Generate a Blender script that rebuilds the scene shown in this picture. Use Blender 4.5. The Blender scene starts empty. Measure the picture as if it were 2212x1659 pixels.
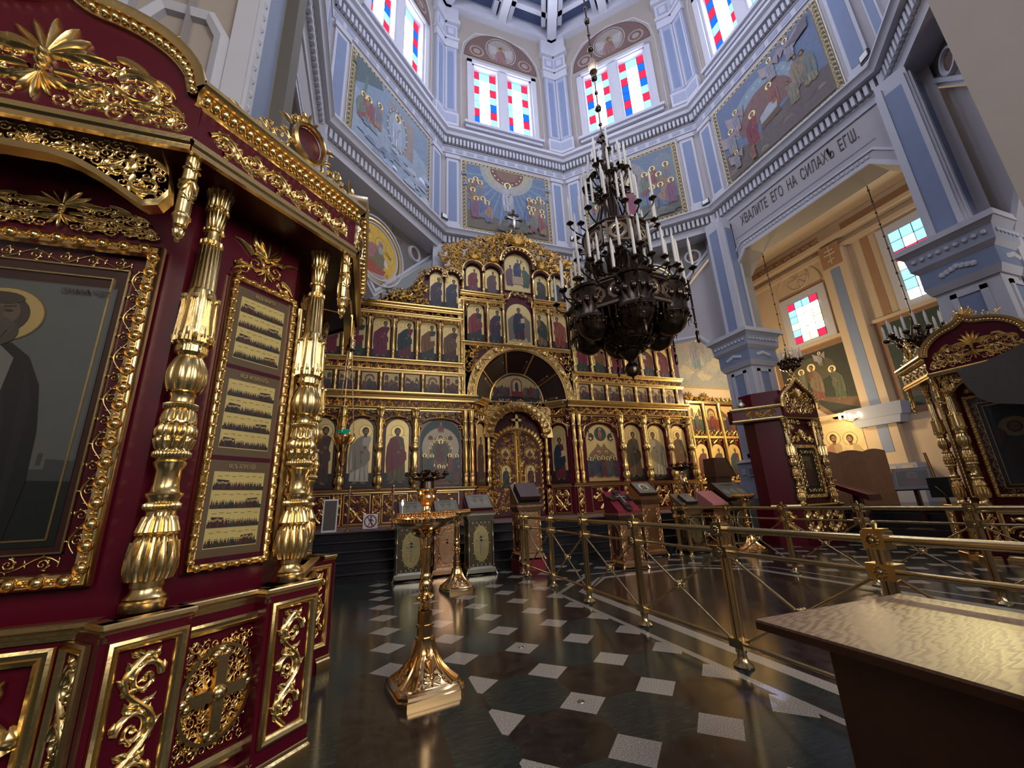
EXPO = 0.5
WORLD = .12
import bpy, math, random
from mathutils import Vector, Matrix
random.seed(11)
SC = bpy.context.scene
COL = SC.collection
pi = math.pi
sin, cos, rad = math.sin, math.cos, math.radians

# ------------------------------------------------------------------ materials
MATS = {}
def mat(name, col, rough=.5, metal=0., noise=0., nscale=8., bump=0., bscale=60., emit=None, estr=0., spec=None, coat=0.):
    m = bpy.data.materials.new(name); m.use_nodes = True
    nt = m.node_tree; b = nt.nodes['Principled BSDF']
    b.inputs['Base Color'].default_value = (*col, 1); b.inputs['Roughness'].default_value = rough
    b.inputs['Metallic'].default_value = metal
    if spec is not None: b.inputs['Specular IOR Level'].default_value = spec
    if coat: b.inputs['Coat Weight'].default_value = coat; b.inputs['Coat Roughness'].default_value = .08
    if emit: b.inputs['Emission Color'].default_value = (*emit, 1); b.inputs['Emission Strength'].default_value = estr
    if noise or bump:
        tc = nt.nodes.new('ShaderNodeTexCoord')
    if noise:
        n = nt.nodes.new('ShaderNodeTexNoise'); n.inputs['Scale'].default_value = nscale; n.inputs['Detail'].default_value = 4
        r = nt.nodes.new('ShaderNodeMix'); r.data_type = 'RGBA'
        r.inputs[6].default_value = (*[c*(1-noise) for c in col], 1); r.inputs[7].default_value = (*[min(1, c*(1+noise)) for c in col], 1)
        nt.links.new(tc.outputs['Object'], n.inputs['Vector']); nt.links.new(n.outputs['Fac'], r.inputs[0]); nt.links.new(r.outputs[2], b.inputs['Base Color'])
    if bump:
        n2 = nt.nodes.new('ShaderNodeTexNoise'); n2.inputs['Scale'].default_value = bscale; n2.inputs['Detail'].default_value = 3
        bp = nt.nodes.new('ShaderNodeBump'); bp.inputs['Strength'].default_value = bump; bp.inputs['Distance'].default_value = .01
        nt.links.new(tc.outputs['Object'], n2.inputs['Vector']); nt.links.new(n2.outputs['Fac'], bp.inputs['Height']); nt.links.new(bp.outputs['Normal'], b.inputs['Normal'])
    MATS[name] = m
    return m
GOLD = mat('carved gold leaf', (.84, .62, .29), .25, 1., .10, 14., .10, 35.)
GOLDF = mat('gilded carving', (.84, .60, .25), .32, 1., .10, 6.)
BRONZE = mat('polished candle brass', (.85, .57, .28), .17, 1.)
BRASS = mat('railing brass', (.58, .44, .24), .22, 1., .12, 9.)
ROSEG = mat('rose gold sheet', (.66, .41, .24), .24, 1., .15, 12., .25, 45.)
PEWTER = mat('pewter sheet', (.40, .375, .29), .30, 1., .12, 10.)
OLIVE = mat('engraved olive brass', (.30, .25, .12), .38, 1., .25, 18., .4, 60.)
DBRONZE = mat('dark chandelier bronze', (.10, .072, .055), .26, 1., .25, 14.)
LBRONZE = mat('chandelier plate bronze', (.56, .42, .29), .28, 1., .2, 12.)
BURG = mat('burgundy lacquer', (.090, .0026, .012), .30, 0., .12, 3., spec=.45)
BURGD = mat('dark burgundy paint', (.085, .006, .012), .40)
REDCL = mat('red velvet', (.22, .012, .03), .75, bump=.2, bscale=200.)
WALLB = mat('cream plaster', (.36, .31, .28), .75, 0., .06, 2.)
WALLP = mat('lilac plaster', (.42, .39, .42), .75, 0., .05, 2.)
WHITE = mat('white plaster trim', (.52, .52, .60), .6, 0., .04, 3.)
BLUE = mat('blue pilaster paint', (.20, .25, .40), .65, 0., .08, 4.)
BLUEL = mat('pale blue paint', (.34, .37, .50), .65, 0., .05, 3.)
WARM = mat('warm cream plaster', (.56, .43, .31), .75, 0., .08, 2.)
GREYP = mat('grey stencil plaster', (.17, .155, .14), .8)
TAN = mat('tan stencil paint', (.34, .19, .11), .8)
DARKST = mat('black granite', (.022, .022, .028), .22, 0., .5, 25.)
DKGREY = mat('black plastic', (.012, .012, .013), .45)
COFFER = mat('navy coffer paint', (.075, .10, .20), .7)
WOODD = mat('dark brown wood', (.055, .018, .012), .35, 0., .3, 10.)
WOODM = mat('brown panel wood', (.26, .12, .05), .45, 0., .25, 6.)
CANDLE = mat('white candle wax', (.85, .83, .80), .5)
CARPET = mat('dusty rose carpet', (.23, .13, .14), .95, 0., .3, 20.)
GREENG = mat('green lamp glass', (.0, .17, .12), .1, 0., emit=(0, .25, .17), estr=.25)
ROSEP = mat('rose fabric', (.55, .20, .19), .45, 0., .2, 8.)
SILVER = mat('silver icon cover', (.66, .64, .56), .3, 1., .2, 25., .5, 60.)
DKBODY = mat('dark lectern metal', (.085, .070, .045), .4, 1., .2, 20., .3, 50.)
BLACK = mat('black lettering', (.06, .045, .06), .7)
GILT = mat('gilt lettering', (.65, .50, .22), .5, .3)
CREAM = mat('cream lettering', (.62, .55, .38), .7)
REDP = mat('prohibition red', (.45, .02, .05), .5)
PAPER = mat('white paper', (.80, .80, .82), .6)
FLAME = mat('candle flame', (1, .7, .3), .5, emit=(1, .62, .25), estr=40.)
LAMPW = mat('warm lamp bulb', (1, .8, .5), .5, emit=(1, .70, .32), estr=25.)
STONE = mat('dark granite', (.10, .085, .075), .6, 0., .35, 40.)

def attr_mat(name, rough, metal_from_alpha=True, var=.12):
    m = bpy.data.materials.new(name); m.use_nodes = True
    nt = m.node_tree; b = nt.nodes['Principled BSDF']; b.inputs['Roughness'].default_value = rough
    a = nt.nodes.new('ShaderNodeAttribute'); a.attribute_name = 'Col'
    tc = nt.nodes.new('ShaderNodeTexCoord'); n = nt.nodes.new('ShaderNodeTexNoise'); n.inputs['Scale'].default_value = 9; n.inputs['Detail'].default_value = 6
    mr = nt.nodes.new('ShaderNodeMapRange'); mr.inputs['To Min'].default_value = 1-var; mr.inputs['To Max'].default_value = 1+var
    mx = nt.nodes.new('ShaderNodeMix'); mx.data_type = 'RGBA'; mx.blend_type = 'MULTIPLY'; mx.inputs[0].default_value = 1
    nt.links.new(tc.outputs['Object'], n.inputs['Vector']); nt.links.new(n.outputs['Fac'], mr.inputs['Value'])
    nt.links.new(a.outputs['Color'], mx.inputs[6]); nt.links.new(mr.outputs['Result'], mx.inputs[7]); nt.links.new(mx.outputs[2], b.inputs['Base Color'])
    if metal_from_alpha: nt.links.new(a.outputs['Alpha'], b.inputs['Metallic'])
    return m
PAINT = attr_mat('icon paint', .42)
FRESCO = attr_mat('fresco paint', .75, False, .25)

def glass_mat():
    m = bpy.data.materials.new('display glass'); m.use_nodes = True; nt = m.node_tree
    nt.nodes.remove(nt.nodes['Principled BSDF']); out = nt.nodes['Material Output']
    t = nt.nodes.new('ShaderNodeBsdfTransparent'); g = nt.nodes.new('ShaderNodeBsdfGlossy'); g.inputs['Roughness'].default_value = .02
    f = nt.nodes.new('ShaderNodeFresnel'); f.inputs['IOR'].default_value = 1.5; mx = nt.nodes.new('ShaderNodeMixShader')
    nt.links.new(f.outputs[0], mx.inputs[0]); nt.links.new(t.outputs[0], mx.inputs[1]); nt.links.new(g.outputs[0], mx.inputs[2]); nt.links.new(mx.outputs[0], out.inputs[0])
    return m
GLASS = glass_mat()
def emat(name, col, s):
    m = bpy.data.materials.new(name); m.use_nodes = True; nt = m.node_tree
    nt.nodes.remove(nt.nodes['Principled BSDF']); e = nt.nodes.new('ShaderNodeEmission'); e.inputs[0].default_value = (*col, 1); e.inputs[1].default_value = s
    nt.links.new(e.outputs[0], nt.nodes['Material Output'].inputs[0]); return m
PW = emat('clear window pane', (.86, .91, 1.), 25.)
PB = emat('blue window pane', (.01, .10, .62), 1.6)
PC = emat('cyan window pane', (.16, .56, 1.), 2.6)
PR = emat('red window pane', (.85, .02, .06), 1.5)
PY = emat('yellow window pane', (1., .88, .30), 4.)
PWB = emat('back window pane', (1., .93, .84), 3.5)
PWS = emat('clear aisle pane', (1., .95, .80), 9.)
LEAD = mat('window lead', (.02, .02, .025), .6)

# ------------------------------------------------------------------ mesh builder
class MB:
    def __init__(s): s.v = []; s.f = []; s.mi = []; s.fc = []; s.m = 0; s.T = None; s.c = None
    def add(s, vs, fs, T=None):
        o = len(s.v)
        for p in vs:
            p = Vector(p)
            if T is not None: p = T @ p if isinstance(T, Matrix) else T(p)
            if s.T is not None: p = s.T @ p if isinstance(s.T, Matrix) else s.T(p)
            s.v.append(p)
        for f in fs: s.f.append([i+o for i in f]); s.mi.append(s.m); s.fc.append(s.c)
    def box(s, x0, x1, y0, y1, z0, z1, T=None):
        s.add([(x0,y0,z0),(x1,y0,z0),(x1,y1,z0),(x0,y1,z0),(x0,y0,z1),(x1,y0,z1),(x1,y1,z1),(x0,y1,z1)],
              [(3,2,1,0),(4,5,6,7),(0,1,5,4),(1,2,6,5),(2,3,7,6),(3,0,4,7)], T)
    def frus(s, c0, sx0, sy0, z0, sx1, sy1, z1, T=None):
        cx, cy = c0
        s.add([(cx-sx0,cy-sy0,z0),(cx+sx0,cy-sy0,z0),(cx+sx0,cy+sy0,z0),(cx-sx0,cy+sy0,z0),(cx-sx1,cy-sy1,z1),(cx+sx1,cy-sy1,z1),(cx+sx1,cy+sy1,z1),(cx-sx1,cy+sy1,z1)],
              [(3,2,1,0),(4,5,6,7),(0,1,5,4),(1,2,6,5),(2,3,7,6),(3,0,4,7)], T)
    def prism(s, poly, a, b, axis='z', T=None):       # extrude a 2D polygon along an axis
        n = len(poly)
        def P(p, h): return (p[0], p[1], h) if axis == 'z' else ((p[0], h, p[1]) if axis == 'y' else (h, p[0], p[1]))
        s.add([P(p, a) for p in poly]+[P(p, b) for p in poly], [list(range(n))[::-1], list(range(n, 2*n))]+[(i, (i+1) % n, n+(i+1) % n, n+i) for i in range(n)], T)
    def loft(s, rings, closed=True, caps=True, T=None):  # rings of equal length
        n = len(rings[0]); vs = [p for r in rings for p in r]; fs = []
        for k in range(len(rings)-1):
            for i in range(n if closed else n-1):
                j = (i+1) % n; fs.append((k*n+i, k*n+j, (k+1)*n+j, (k+1)*n+i))
        if caps and closed: fs.append(list(range(n))[::-1]); fs.append([(len(rings)-1)*n+i for i in range(n)])
        s.add(vs, fs, T)
    def tube(s, pts, r, seg=8, T=None, caps=True):
        pts = [Vector(p) for p in pts]; rings = []; up = None
        for i, p in enumerate(pts):
            t = (pts[min(i+1, len(pts)-1)]-pts[max(i-1, 0)]).normalized()
            if up is None: up = Vector((0, 0, 1)) if abs(t.z) < .9 else Vector((1, 0, 0))
            a = t.cross(up).normalized(); b = a.cross(t).normalized(); up = b
            rr = r[i] if isinstance(r, (list, tuple)) else r
            rings.append([p+a*(rr*cos(2*pi*k/seg))+b*(rr*sin(2*pi*k/seg)) for k in range(seg)])
        s.loft(rings, True, caps, T)
    def lathe(s, prof, seg=24, T=None, caps=True):      # prof: (z, r[, lobes, amp[, twist]])
        rings = []
        for q in prof:
            z, r = q[0], q[1]; lb = q[2] if len(q) > 2 else 0; am = q[3] if len(q) > 3 else 0; tw = q[4] if len(q) > 4 else 0
            rings.append([(r*(1+(am*(abs(cos((a+tw)*lb/2))-.5) if lb else 0))*cos(a), r*(1+(am*(abs(cos((a+tw)*lb/2))-.5) if lb else 0))*sin(a), z) for a in [2*pi*k/seg for k in range(seg)]])
        s.loft(rings, True, caps, T)
    def ball(s, c, r, seg=10, n=6, sc=(1, 1, 1), T=None):
        rings = []
        for k in range(n+1):
            a = -pi/2+pi*k/n; rr = max(.02, cos(a))
            rings.append([(c[0]+sc[0]*r*rr*cos(2*pi*i/seg), c[1]+sc[1]*r*rr*sin(2*pi*i/seg), c[2]+sc[2]*r*sin(a)) for i in range(seg)])
        s.loft(rings, True, True, T)
    def sweep(s, path, prof, closed=False, T=None):     # path: list of (pos, out, up) ; prof: (o,u) list, open strip
        rings = [[Vector(p)+Vector(o)*a+Vector(u)*b for a, b in prof] for p, o, u in path]
        if closed: rings.append(rings[0])
        s.loft(rings, False, False, T)
    def build(s, name, mt, parent=None, smooth=35, loc=None):
        me = bpy.data.meshes.new(name); me.from_pydata([tuple(p) for p in s.v], [], s.f)
        for m in (mt if isinstance(mt, (list, tuple)) else [mt]): me.materials.append(m)
        if any(s.mi): me.polygons.foreach_set('material_index', s.mi)
        if any(c is not None for c in s.fc):
            a = me.color_attributes.new('Col', 'FLOAT_COLOR', 'CORNER'); buf = []
            for p, c in zip(me.polygons, s.fc):
                c = c or (.5, .5, .5, 0); buf += list(c if len(c) == 4 else (*c, 0))*p.loop_total
            a.data.foreach_set('color', buf)
        if smooth: me.shade_smooth(); me.set_sharp_from_angle(angle=rad(smooth))
        me.update(); o = bpy.data.objects.new(name, me); COL.objects.link(o)
        if parent is not None: o.parent = parent
        if loc: o.location = loc
        return o

def tag(o, label=None, cat=None, group=None, kind=None):
    if label: o['label'] = label
    if cat: o['category'] = cat
    if group: o['group'] = group
    if kind: o['kind'] = kind
    return o
def thing(name, label, cat, loc=(0, 0, 0), rz=0., group=None):
    o = bpy.data.objects.new(name, None); o.empty_display_size = .1; COL.objects.link(o)
    o.location = loc; o.rotation_euler = (0, 0, rz); return tag(o, label, cat, group)
def copy_tree(o, parent=None):
    c = o.copy(); COL.objects.link(c)
    if parent is not None: c.parent = parent
    for ch in list(o.children): copy_tree(ch, c)
    return c
def dup(root, loc, rz=None, label=None, group=None, sc=None):
    c = copy_tree(root); c.location = loc
    if rz is not None: c.rotation_euler = (0, 0, rz)
    if sc: c.scale = sc
    if label: c['label'] = label
    if group: c['group'] = group
    return c
def share(o, parent, T=None):                            # another part with the same mesh
    c = bpy.data.objects.new(o.name.split('.')[0], o.data); COL.objects.link(c); c.parent = parent
    if T is not None: c.matrix_local = T
    return c
def struct(o): o['kind'] = 'structure'; return o
def text(name, body, size, mt, M, parent=None, ext=.002, shear=0., xs=1., align='CENTER'):
    cu = bpy.data.curves.new(name, 'FONT'); cu.body = body; cu.size = size; cu.extrude = ext; cu.align_x = align; cu.align_y = 'CENTER'; cu.shear = shear; cu.resolution_u = 3
    t = bpy.data.objects.new(name, cu); COL.objects.link(t); bpy.context.view_layer.update()
    me = bpy.data.meshes.new_from_object(t.evaluated_get(bpy.context.evaluated_depsgraph_get())); bpy.data.objects.remove(t); bpy.data.curves.remove(cu)
    me.materials.clear(); me.materials.append(mt); o = bpy.data.objects.new(name, me); COL.objects.link(o)
    if parent is not None: o.parent = parent
    o.matrix_local = M @ Matrix.Diagonal((xs, 1, 1, 1)); return o
TR = Matrix.Translation
def RZ(a): return Matrix.Rotation(a, 4, 'Z')
def RX(a): return Matrix.Rotation(a, 4, 'X')
def RY(a): return Matrix.Rotation(a, 4, 'Y')
UP = RX(pi/2)         # text standing upright facing -Y

# ------------------------------------------------------------------ carved ornament
class Orn:
    def __init__(s): s.st = []; s.b = []
    def stroke(s, pts, ws, h): s.st.append((pts, ws, h)); return s
    def leaf(s, x, y, a, L, w, curl=.6, h=.5, n=6, spoon=False):
        pts = []; px, py = x, y
        for i in range(n):
            pts.append((px, py)); px += cos(a)*L/(n-1); py += sin(a)*L/(n-1); a += curl/(n-1)
        s.stroke(pts, [w*(.30+.80*(i/(n-1))**1.3)*max(.06, 1-(i/(n-1))**5) for i in range(n)] if spoon else [w*max(.12, sin(pi*(.12+.88*i/(n-1))**.75)) for i in range(n)], w*h*1.6); return s
    def scroll(s, x, y, r, a0, d=1, turns=1.35, w=.17, leaves=4, n=20, bulb=True):
        pts = []; ws = []
        for i in range(n):
            t = i/(n-1); a = a0+d*2*pi*turns*t; rr = r*(1-t)**.75*.86+r*.14
            pts.append((x+rr*cos(a), y+rr*sin(a))); ws.append(r*w*(1-.55*t))
        s.stroke(pts, ws, r*w*.95)
        if bulb: s.b.append((pts[-1][0], pts[-1][1], r*w*.85))
        for k in range(leaves):
            t = .02+.11*k; a = a0+d*2*pi*turns*t; rr = r*(1-t)**.75*.86+r*.14
            s.leaf(x+rr*cos(a), y+rr*sin(a), a+d*(pi/2-.75), r*(.62-.06*k), r*w*1.1, d*1.1, .5)
        return s
    def palm(s, x, y, r, a=pi/2, n=7, spread=2.2, w=.13):
        for k in range(n):
            t = (k-(n-1)/2)/((n-1)/2); s.leaf(x, y, a+t*spread/2, r*(1-.35*abs(t)), r*w*.92, t*.7, .6, 8, True)
        s.b.append((x, y, r*.13)); return s
    def ext(s, o, dx=0, dy=0, sc=1, rot=0, fx=1, fy=1):
        c, q = cos(rot), sin(rot)
        def X(p): u, v = p[0]*fx*sc, p[1]*fy*sc; return (u*c-v*q+dx, u*q+v*c+dy)
        for pts, ws, h in o.st: s.st.append(([X(p) for p in pts], [w*sc for w in ws], h*sc))
        for x, y, r in o.b: X_ = X((x, y)); s.b.append((*X_, r*sc))
        return s
    def mirror(s):
        o = Orn(); o.ext(s); o.ext(s, fx=-1); return o
    def fit(s, x0, x1, y0, y1):
        xs = [p[0] for q in s.st for p in q[0]]; ys = [p[1] for q in s.st for p in q[0]]
        a, b, c, d = min(xs), max(xs), min(ys), max(ys); kx = (x1-x0)/(b-a); ky = (y1-y0)/(d-c); k = (kx*ky)**.5
        o = Orn()
        for pts, ws, h in s.st: o.st.append(([(x0+(p[0]-a)*kx, y0+(p[1]-c)*ky) for p in pts], [w*k for w in ws], h*k))
        for x, y, r in s.b: o.b.append((x0+(x-a)*kx, y0+(y-c)*ky, r*k))
        return o
    def bake(s, mb, F, fine=True, hs=1.):               # F maps (u, v, h) to a point
        cs = [(-1, 0), (-.62, .72), (0, 1), (.62, .72), (1, 0)] if fine else [(-1, 0), (0, 1), (1, 0)]
        for pts, ws, h in s.st:
            if not fine: ws = [w*1.22 for w in ws]
            n = len(pts); rings = []
            idx = range(n) if fine or n < 8 else range(0, n, 2)
            for i in idx:
                a, b = pts[max(i-1, 0)], pts[min(i+1, n-1)]; tx, ty = b[0]-a[0], b[1]-a[1]; L = math.hypot(tx, ty) or 1; nx, ny = -ty/L, tx/L
                w = ws[i]*(1 if fine else 1.25); hh = h*hs*(.35+.65*min(1, ws[i]/max(ws)))
                rings.append([F(pts[i][0]+nx*w*c, pts[i][1]+ny*w*c, hh*e) for c, e in cs])
            mb.loft(rings, False, False)
        for x, y, r in s.b:
            k = 8 if fine else 5; rr = [[F(x+r*cos(2*pi*i/k)*c, y+r*sin(2*pi*i/k)*c, r*e*1.4*hs) for i in range(k)] for c, e in ((1, 0), (.75, .7), (.25, 1))]
            mb.loft(rr, True, True)

def wide_(o, k=1.3): o.st = [(p, [w*k for w in ws], h*k) for p, ws, h in o.st]; return o
def rinceau(L, H, per=1.25, n=18, leaves=4):
    k = max(1, round(L/(per*H))); p = L/k; o = Orn()
    for i in range(k):
        s = 1 if i % 2 == 0 else -1; cx = (i+.5)*p
        o.scroll(cx, -s*.06*H, min(.38*H, .45*p), pi/2*s+pi, s, 1.3, .20, leaves, n)
        pts = [(i*p+p*t/8, s*H*.42*sin(pi*t/8)) for t in range(9)]
        o.stroke(pts, [H*.07]*9, H*.07)
        o.leaf(cx-.1*p, s*.40*H, s*.5, .32*H, .075*H, s*.8); o.leaf(cx+.45*p, s*.05*H, -s*1.2, .36*H, .085*H, -s*.8); o.leaf(cx+.45*p, s*.05*H, s*.9-.2, .32*H, .075*H, s*.8)
        if leaves > 4: o.leaf(cx-.3*p, s*.36*H, s*.2, .26*H, .07*H, -s*1.1); o.leaf(cx+.2*p, s*.36*H, -s*.4+.3, .26*H, .07*H, s*1.1); o.leaf(cx-.05*p, -s*.1*H, s*1.2, .22*H, .06*H, s*1.2); o.leaf(cx+.38*p, -s*.30*H, .3*s, .24*H, .06*H, -s*1.2); o.leaf(cx+.5*p, s*.2*H, s*1.4, .24*H, .055*H, -s)
    return o
def vfill(w, h, per=1.3, leaves=3, n=14):                # vertical rinceau, origin at bottom centre
    o = Orn(); o.ext(rinceau(h, w, per, n, leaves), rot=pi/2); return o
def panel_fill(w, h, leaves=3, n=14):                    # mirrored scroll filling, origin at bottom centre
    o = Orn()
    a = vfill(w*.5, h, 1.15, leaves, n); o.ext(a, w*.25, 0); o.ext(a, -w*.25, 0, fx=-1)
    for k in range(max(1, round(h/(w*.8)))):
        o.palm(0, (k+.25)*h/max(1, round(h/(w*.8))), w*.17, n=5)
    return o
def frm(o, ux, uy, un):                                   # plane frame: origin, u axis, v axis, outward normal
    o, ux, uy, un = Vector(o), Vector(ux), Vector(uy), Vector(un)
    return lambda u, v, h: o+ux*u+uy*v+un*h

# ------------------------------------------------------------------ painted pictures (flat, layered)
class Pic:
    """coloured polygons in (u, v); later ones lie over earlier ones"""
    def __init__(s): s.l = []
    def poly(s, c, pts): s.l.append((c, pts)); return s
    def rect(s, c, x0, x1, y0, y1): return s.poly(c, [(x0, y0), (x1, y0), (x1, y1), (x0, y1)])
    def ell(s, c, x, y, rx, ry=None, n=18, a0=0, a1=2*pi):
        ry = ry or rx; k = n if abs(a1-a0) > 6.2 else n+1
        return s.poly(c, [(x+rx*cos(a0+(a1-a0)*i/n), y+ry*sin(a0+(a1-a0)*i/n)) for i in range(k)])
    def arch(s, c, x0, x1, y0, y1, n=14):                 # rectangle with a round top
        r = (x1-x0)/2; xm = (x0+x1)/2
        return s.poly(c, [(x0, y0), (x1, y0)]+[(xm+r*cos(pi*i/n), y1-r+r*sin(pi*i/n)) for i in range(n+1)])
    def build(s, name, F, parent=None, mt=None, dz=.00022):
        mb = MB()
        for k, (c, pts) in enumerate(s.l):
            g_ = .62 if (mt or PAINT) is PAINT and c[0] < .44 else (.78 if mt is FRESCO and c[0] < .6 else 1)
            mb.c = (c[0]*g_, c[1]*g_, c[2]*g_, c[3] if len(c) > 3 else 0); area = sum(pts[i][0]*pts[(i+1) % len(pts)][1]-pts[(i+1) % len(pts)][0]*pts[i][1] for i in range(len(pts)))
            if area < 0: pts = pts[::-1]
            mb.add([F(u, v, dz*(k+1)) for u, v in pts], [list(range(len(pts)))])
        return mb.build(name, mt or PAINT, parent, 0)
GG = (.72, .53, .22, .45)      # icon gold ground with part metallic
SKIN = (.30, .16, .085); DARKH = (.06, .03, .02); HALO = (.80, .62, .25, .4)
def saint(p, x, y, H, robe, cloak, lean=0., halo=HALO, hair=DARKH, seated=False, book=False, wide=1., ring=(.25, .12, .04), beard=True):
    w = H*.155*wide; hy = y+H*.875; hx = x+lean*H*.10
    R = H*.105
    if halo: p.ell(ring, hx, hy, R*1.07); p.ell(halo, hx, hy, R)
    # feet, robe
    p.poly(SKIN, [(x-w*.75, y), (x-w*.25, y+H*.01), (x-w*.1, y+H*.06), (x-w*.4, y+H*.06)]); p.poly(SKIN, [(x+w*.75, y), (x+w*.25, y+H*.01), (x+w*.1, y+H*.06), (x+w*.4, y+H*.06)])
    dk = tuple(c*.55 for c in robe); lt = tuple(min(1, c*1.5) for c in robe); dc = tuple(c*.6 for c in cloak); lc = tuple(min(1, c*1.45) for c in cloak)
    p.poly(robe, [(x-w*.92, y+H*.05), (x+w*.92, y+H*.04), (x+w*.85, y+H*.35), (x+w*.8, y+H*.6), (hx+w*.62, y+H*.765), (hx+w*.2, y+H*.80), (hx-w*.2, y+H*.80), (hx-w*.62, y+H*.765), (x-w*.85, y+H*.6), (x-w*.8, y+H*.3)])
    for q in (-.45, .05, .5): p.poly(dk, [(x+w*q, y+H*.06), (x+w*(q+.10), y+H*.06), (x+w*(q*.8+.04), y+H*.42)])
    p.poly(lt, [(x-w*.2, y+H*.10), (x-w*.08, y+H*.10), (x-w*.1, y+H*.45)])
    s = 1 if lean >= 0 else -1
    p.poly(cloak, [(hx-s*w*.70, y+H*.76), (hx-s*w*.15, y+H*.80), (x+s*w*.15, y+H*.66), (x+s*w*.95, y+H*.52), (x+s*w*1.0, y+H*.40), (x+s*w*.55, y+H*.30), (x-s*w*.35, y+H*.22), (x-s*w*1.0, y+H*.17), (x-s*w*1.12, y+H*.40), (x-s*w*1.02, y+H*.62)])
    p.poly(dc, [(x-s*w*.5, y+H*.24), (x-s*w*.3, y+H*.25), (x-s*w*.55, y+H*.66)]); p.poly(lc, [(x-s*w*.85, y+H*.24), (x-s*w*.72, y+H*.24), (x-s*w*.85, y+H*.62)])
    p.poly(dc, [(x+s*w*.1, y+H*.33), (x+s*w*.25, y+H*.33), (x-s*w*.15, y+H*.70)])
    p.ell(SKIN, x+s*w*.45, y+H*.60, H*.028); p.ell(SKIN, x+s*w*.15, y+H*.52, H*.026)
    if book: p.poly((.62, .45, .25), [(x+s*w*.35, y+H*.50), (x+s*w*1.05, y+H*.53), (x+s*w*1.0, y+H*.66), (x+s*w*.3, y+H*.63)])
    # head
    p.poly(SKIN, [(hx-H*.025, y+H*.77), (hx+H*.025, y+H*.77), (hx+H*.025, y+H*.83), (hx-H*.025, y+H*.83)])
    p.ell(hair, hx, hy+H*.008, H*.054, H*.064); p.ell((.38, .21, .11), hx+s*H*.006, hy-H*.006, H*.036, H*.050)
    if beard: p.ell(hair, hx+s*H*.006, hy-H*.042, H*.030, H*.028); p.ell((.38, .21, .11), hx+s*H*.006, hy-H*.014, H*.030, H*.030)
    for e in (-1, 1): p.ell((.03, .015, .01), hx+s*H*.006+e*H*.015, hy+H*.004, H*.008, H*.005, 8)
    return p
PAL = [(.22, .03, .035), (.05, .07, .12), (.07, .12, .08), (.24, .07, .06), (.12, .05, .10), (.30, .14, .06), (.05, .10, .14), (.14, .12, .10), (.30, .05, .03), (.08, .06, .05)]
def icon_arch(w, h, robe, cloak, lean, book=False, ground=(.02, .025, .03), **k):
    p = Pic(); p.arch((.035, .02, .015), -w/2, w/2, 0, h); i = w*.045; p.arch(GG, -w/2+i, w/2-i, i, h-i)
    p.rect(ground, -w/2+i, w/2-i, i, h*.20)
    H = min(h*.86, w*2.6); p.rect((.30, .16, .06), -w*.34, -w*.2, h*.74, h*.745); p.rect((.30, .16, .06), w*.2, w*.34, h*.74, h*.745)
    return saint(p, 0, i+h*.03, H, robe, cloak, lean, book=book, halo=(.80, .60, .24, .5), wide=min(1.25, w/h*2.9), **k)
def crowd(p, x0, x1, y, H, n, halo=HALO, pal=None):
    for k in range(n):
        x = x0+(x1-x0)*(k+.5)/n; saint(p, x, y+H*.06*((k*7) % 3), H*(1-.05*((k*5) % 3)), random.choice(pal or PAL), random.choice(pal or PAL), random.choice((-1, 1))*.4, halo=halo)
    return p
def scene_pic(w, h, seed, gold=GG):
    random.seed(seed); p = Pic(); p.rect((.05, .025, .02), -w/2, w/2, 0, h); i = w*.03; p.rect(gold, -w/2+i, w/2-i, i, h-i)
    p.poly((.09, .06, .04), [(-w/2+i, i), (w/2-i, i), (w/2-i, h*.3), (w*.2, h*.42), (-w*.05, h*.30), (-w*.3, h*.45), (-w/2+i, h*.32)])
    t = seed % 3
    if t == 0: p.poly((.22, .10, .07), [(-w*.46, h*.35), (-w*.40, h*.85), (-w*.1, h*.7), (0, h*.35)]); p.poly((.16, .09, .07), [(w*.1, h*.3), (w*.25, h*.88), (w*.46, h*.6), (w*.46, h*.3)])
    elif t == 1: p.rect((.26, .12, .07), -w*.42, -w*.18, h*.3, h*.8); p.poly((.30, .05, .04), [(-w*.45, h*.80), (-w*.15, h*.80), (-w*.3, h*.92)]); p.rect((.20, .11, .08), w*.2, w*.43, h*.3, h*.75); p.poly((.10, .14, .10), [(w*.16, h*.75), (w*.46, h*.75), (w*.31, h*.9)])
    else: p.arch((.22, .09, .06), -w*.3, w*.3, h*.25, h*.9); p.arch((.45, .30, .12), -w*.22, w*.22, h*.25, h*.82)
    crowd(p, -w*.45, w*.45, h*.10, h*.52, 4); saint(p, 0, h*.18, h*.58, random.choice(PAL), random.choice(PAL), .3)
    return p
# ================================================================== camera, world
HC = 1.35
def make_camera():
    f, pi_, ro, ya = 876.4698, .2812171, -.0435548, .3424136
    cy, sy, cp, sp = cos(ya), sin(ya), cos(pi_), sin(pi_)
    fw = Vector((sy*cp, cy*cp, sp)); r = Vector((cy, -sy, 0)); u = r.cross(fw)
    r2 = r*cos(ro)+u*sin(ro); u2 = u*cos(ro)-r*sin(ro)
    cam = bpy.data.cameras.new('camera'); cam.sensor_width = 36; cam.sensor_fit = 'HORIZONTAL'; cam.lens = f/2212*36; cam.clip_start = .05; cam.clip_end = 200
    o = bpy.data.objects.new('camera', cam); COL.objects.link(o)
    M = Matrix((r2, u2, -fw)).transposed().to_4x4(); M.translation = (0, 0, HC); o.matrix_world = M
    SC.camera = o
make_camera()
SC.view_settings.view_transform = 'Standard'; SC.view_settings.look = 'None'; SC.view_settings.gamma = 1; SC.view_settings.use_curve_mapping = False
SC.view_settings.exposure = EXPO
w = bpy.data.worlds.new('world'); SC.world = w; w.use_nodes = True
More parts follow.
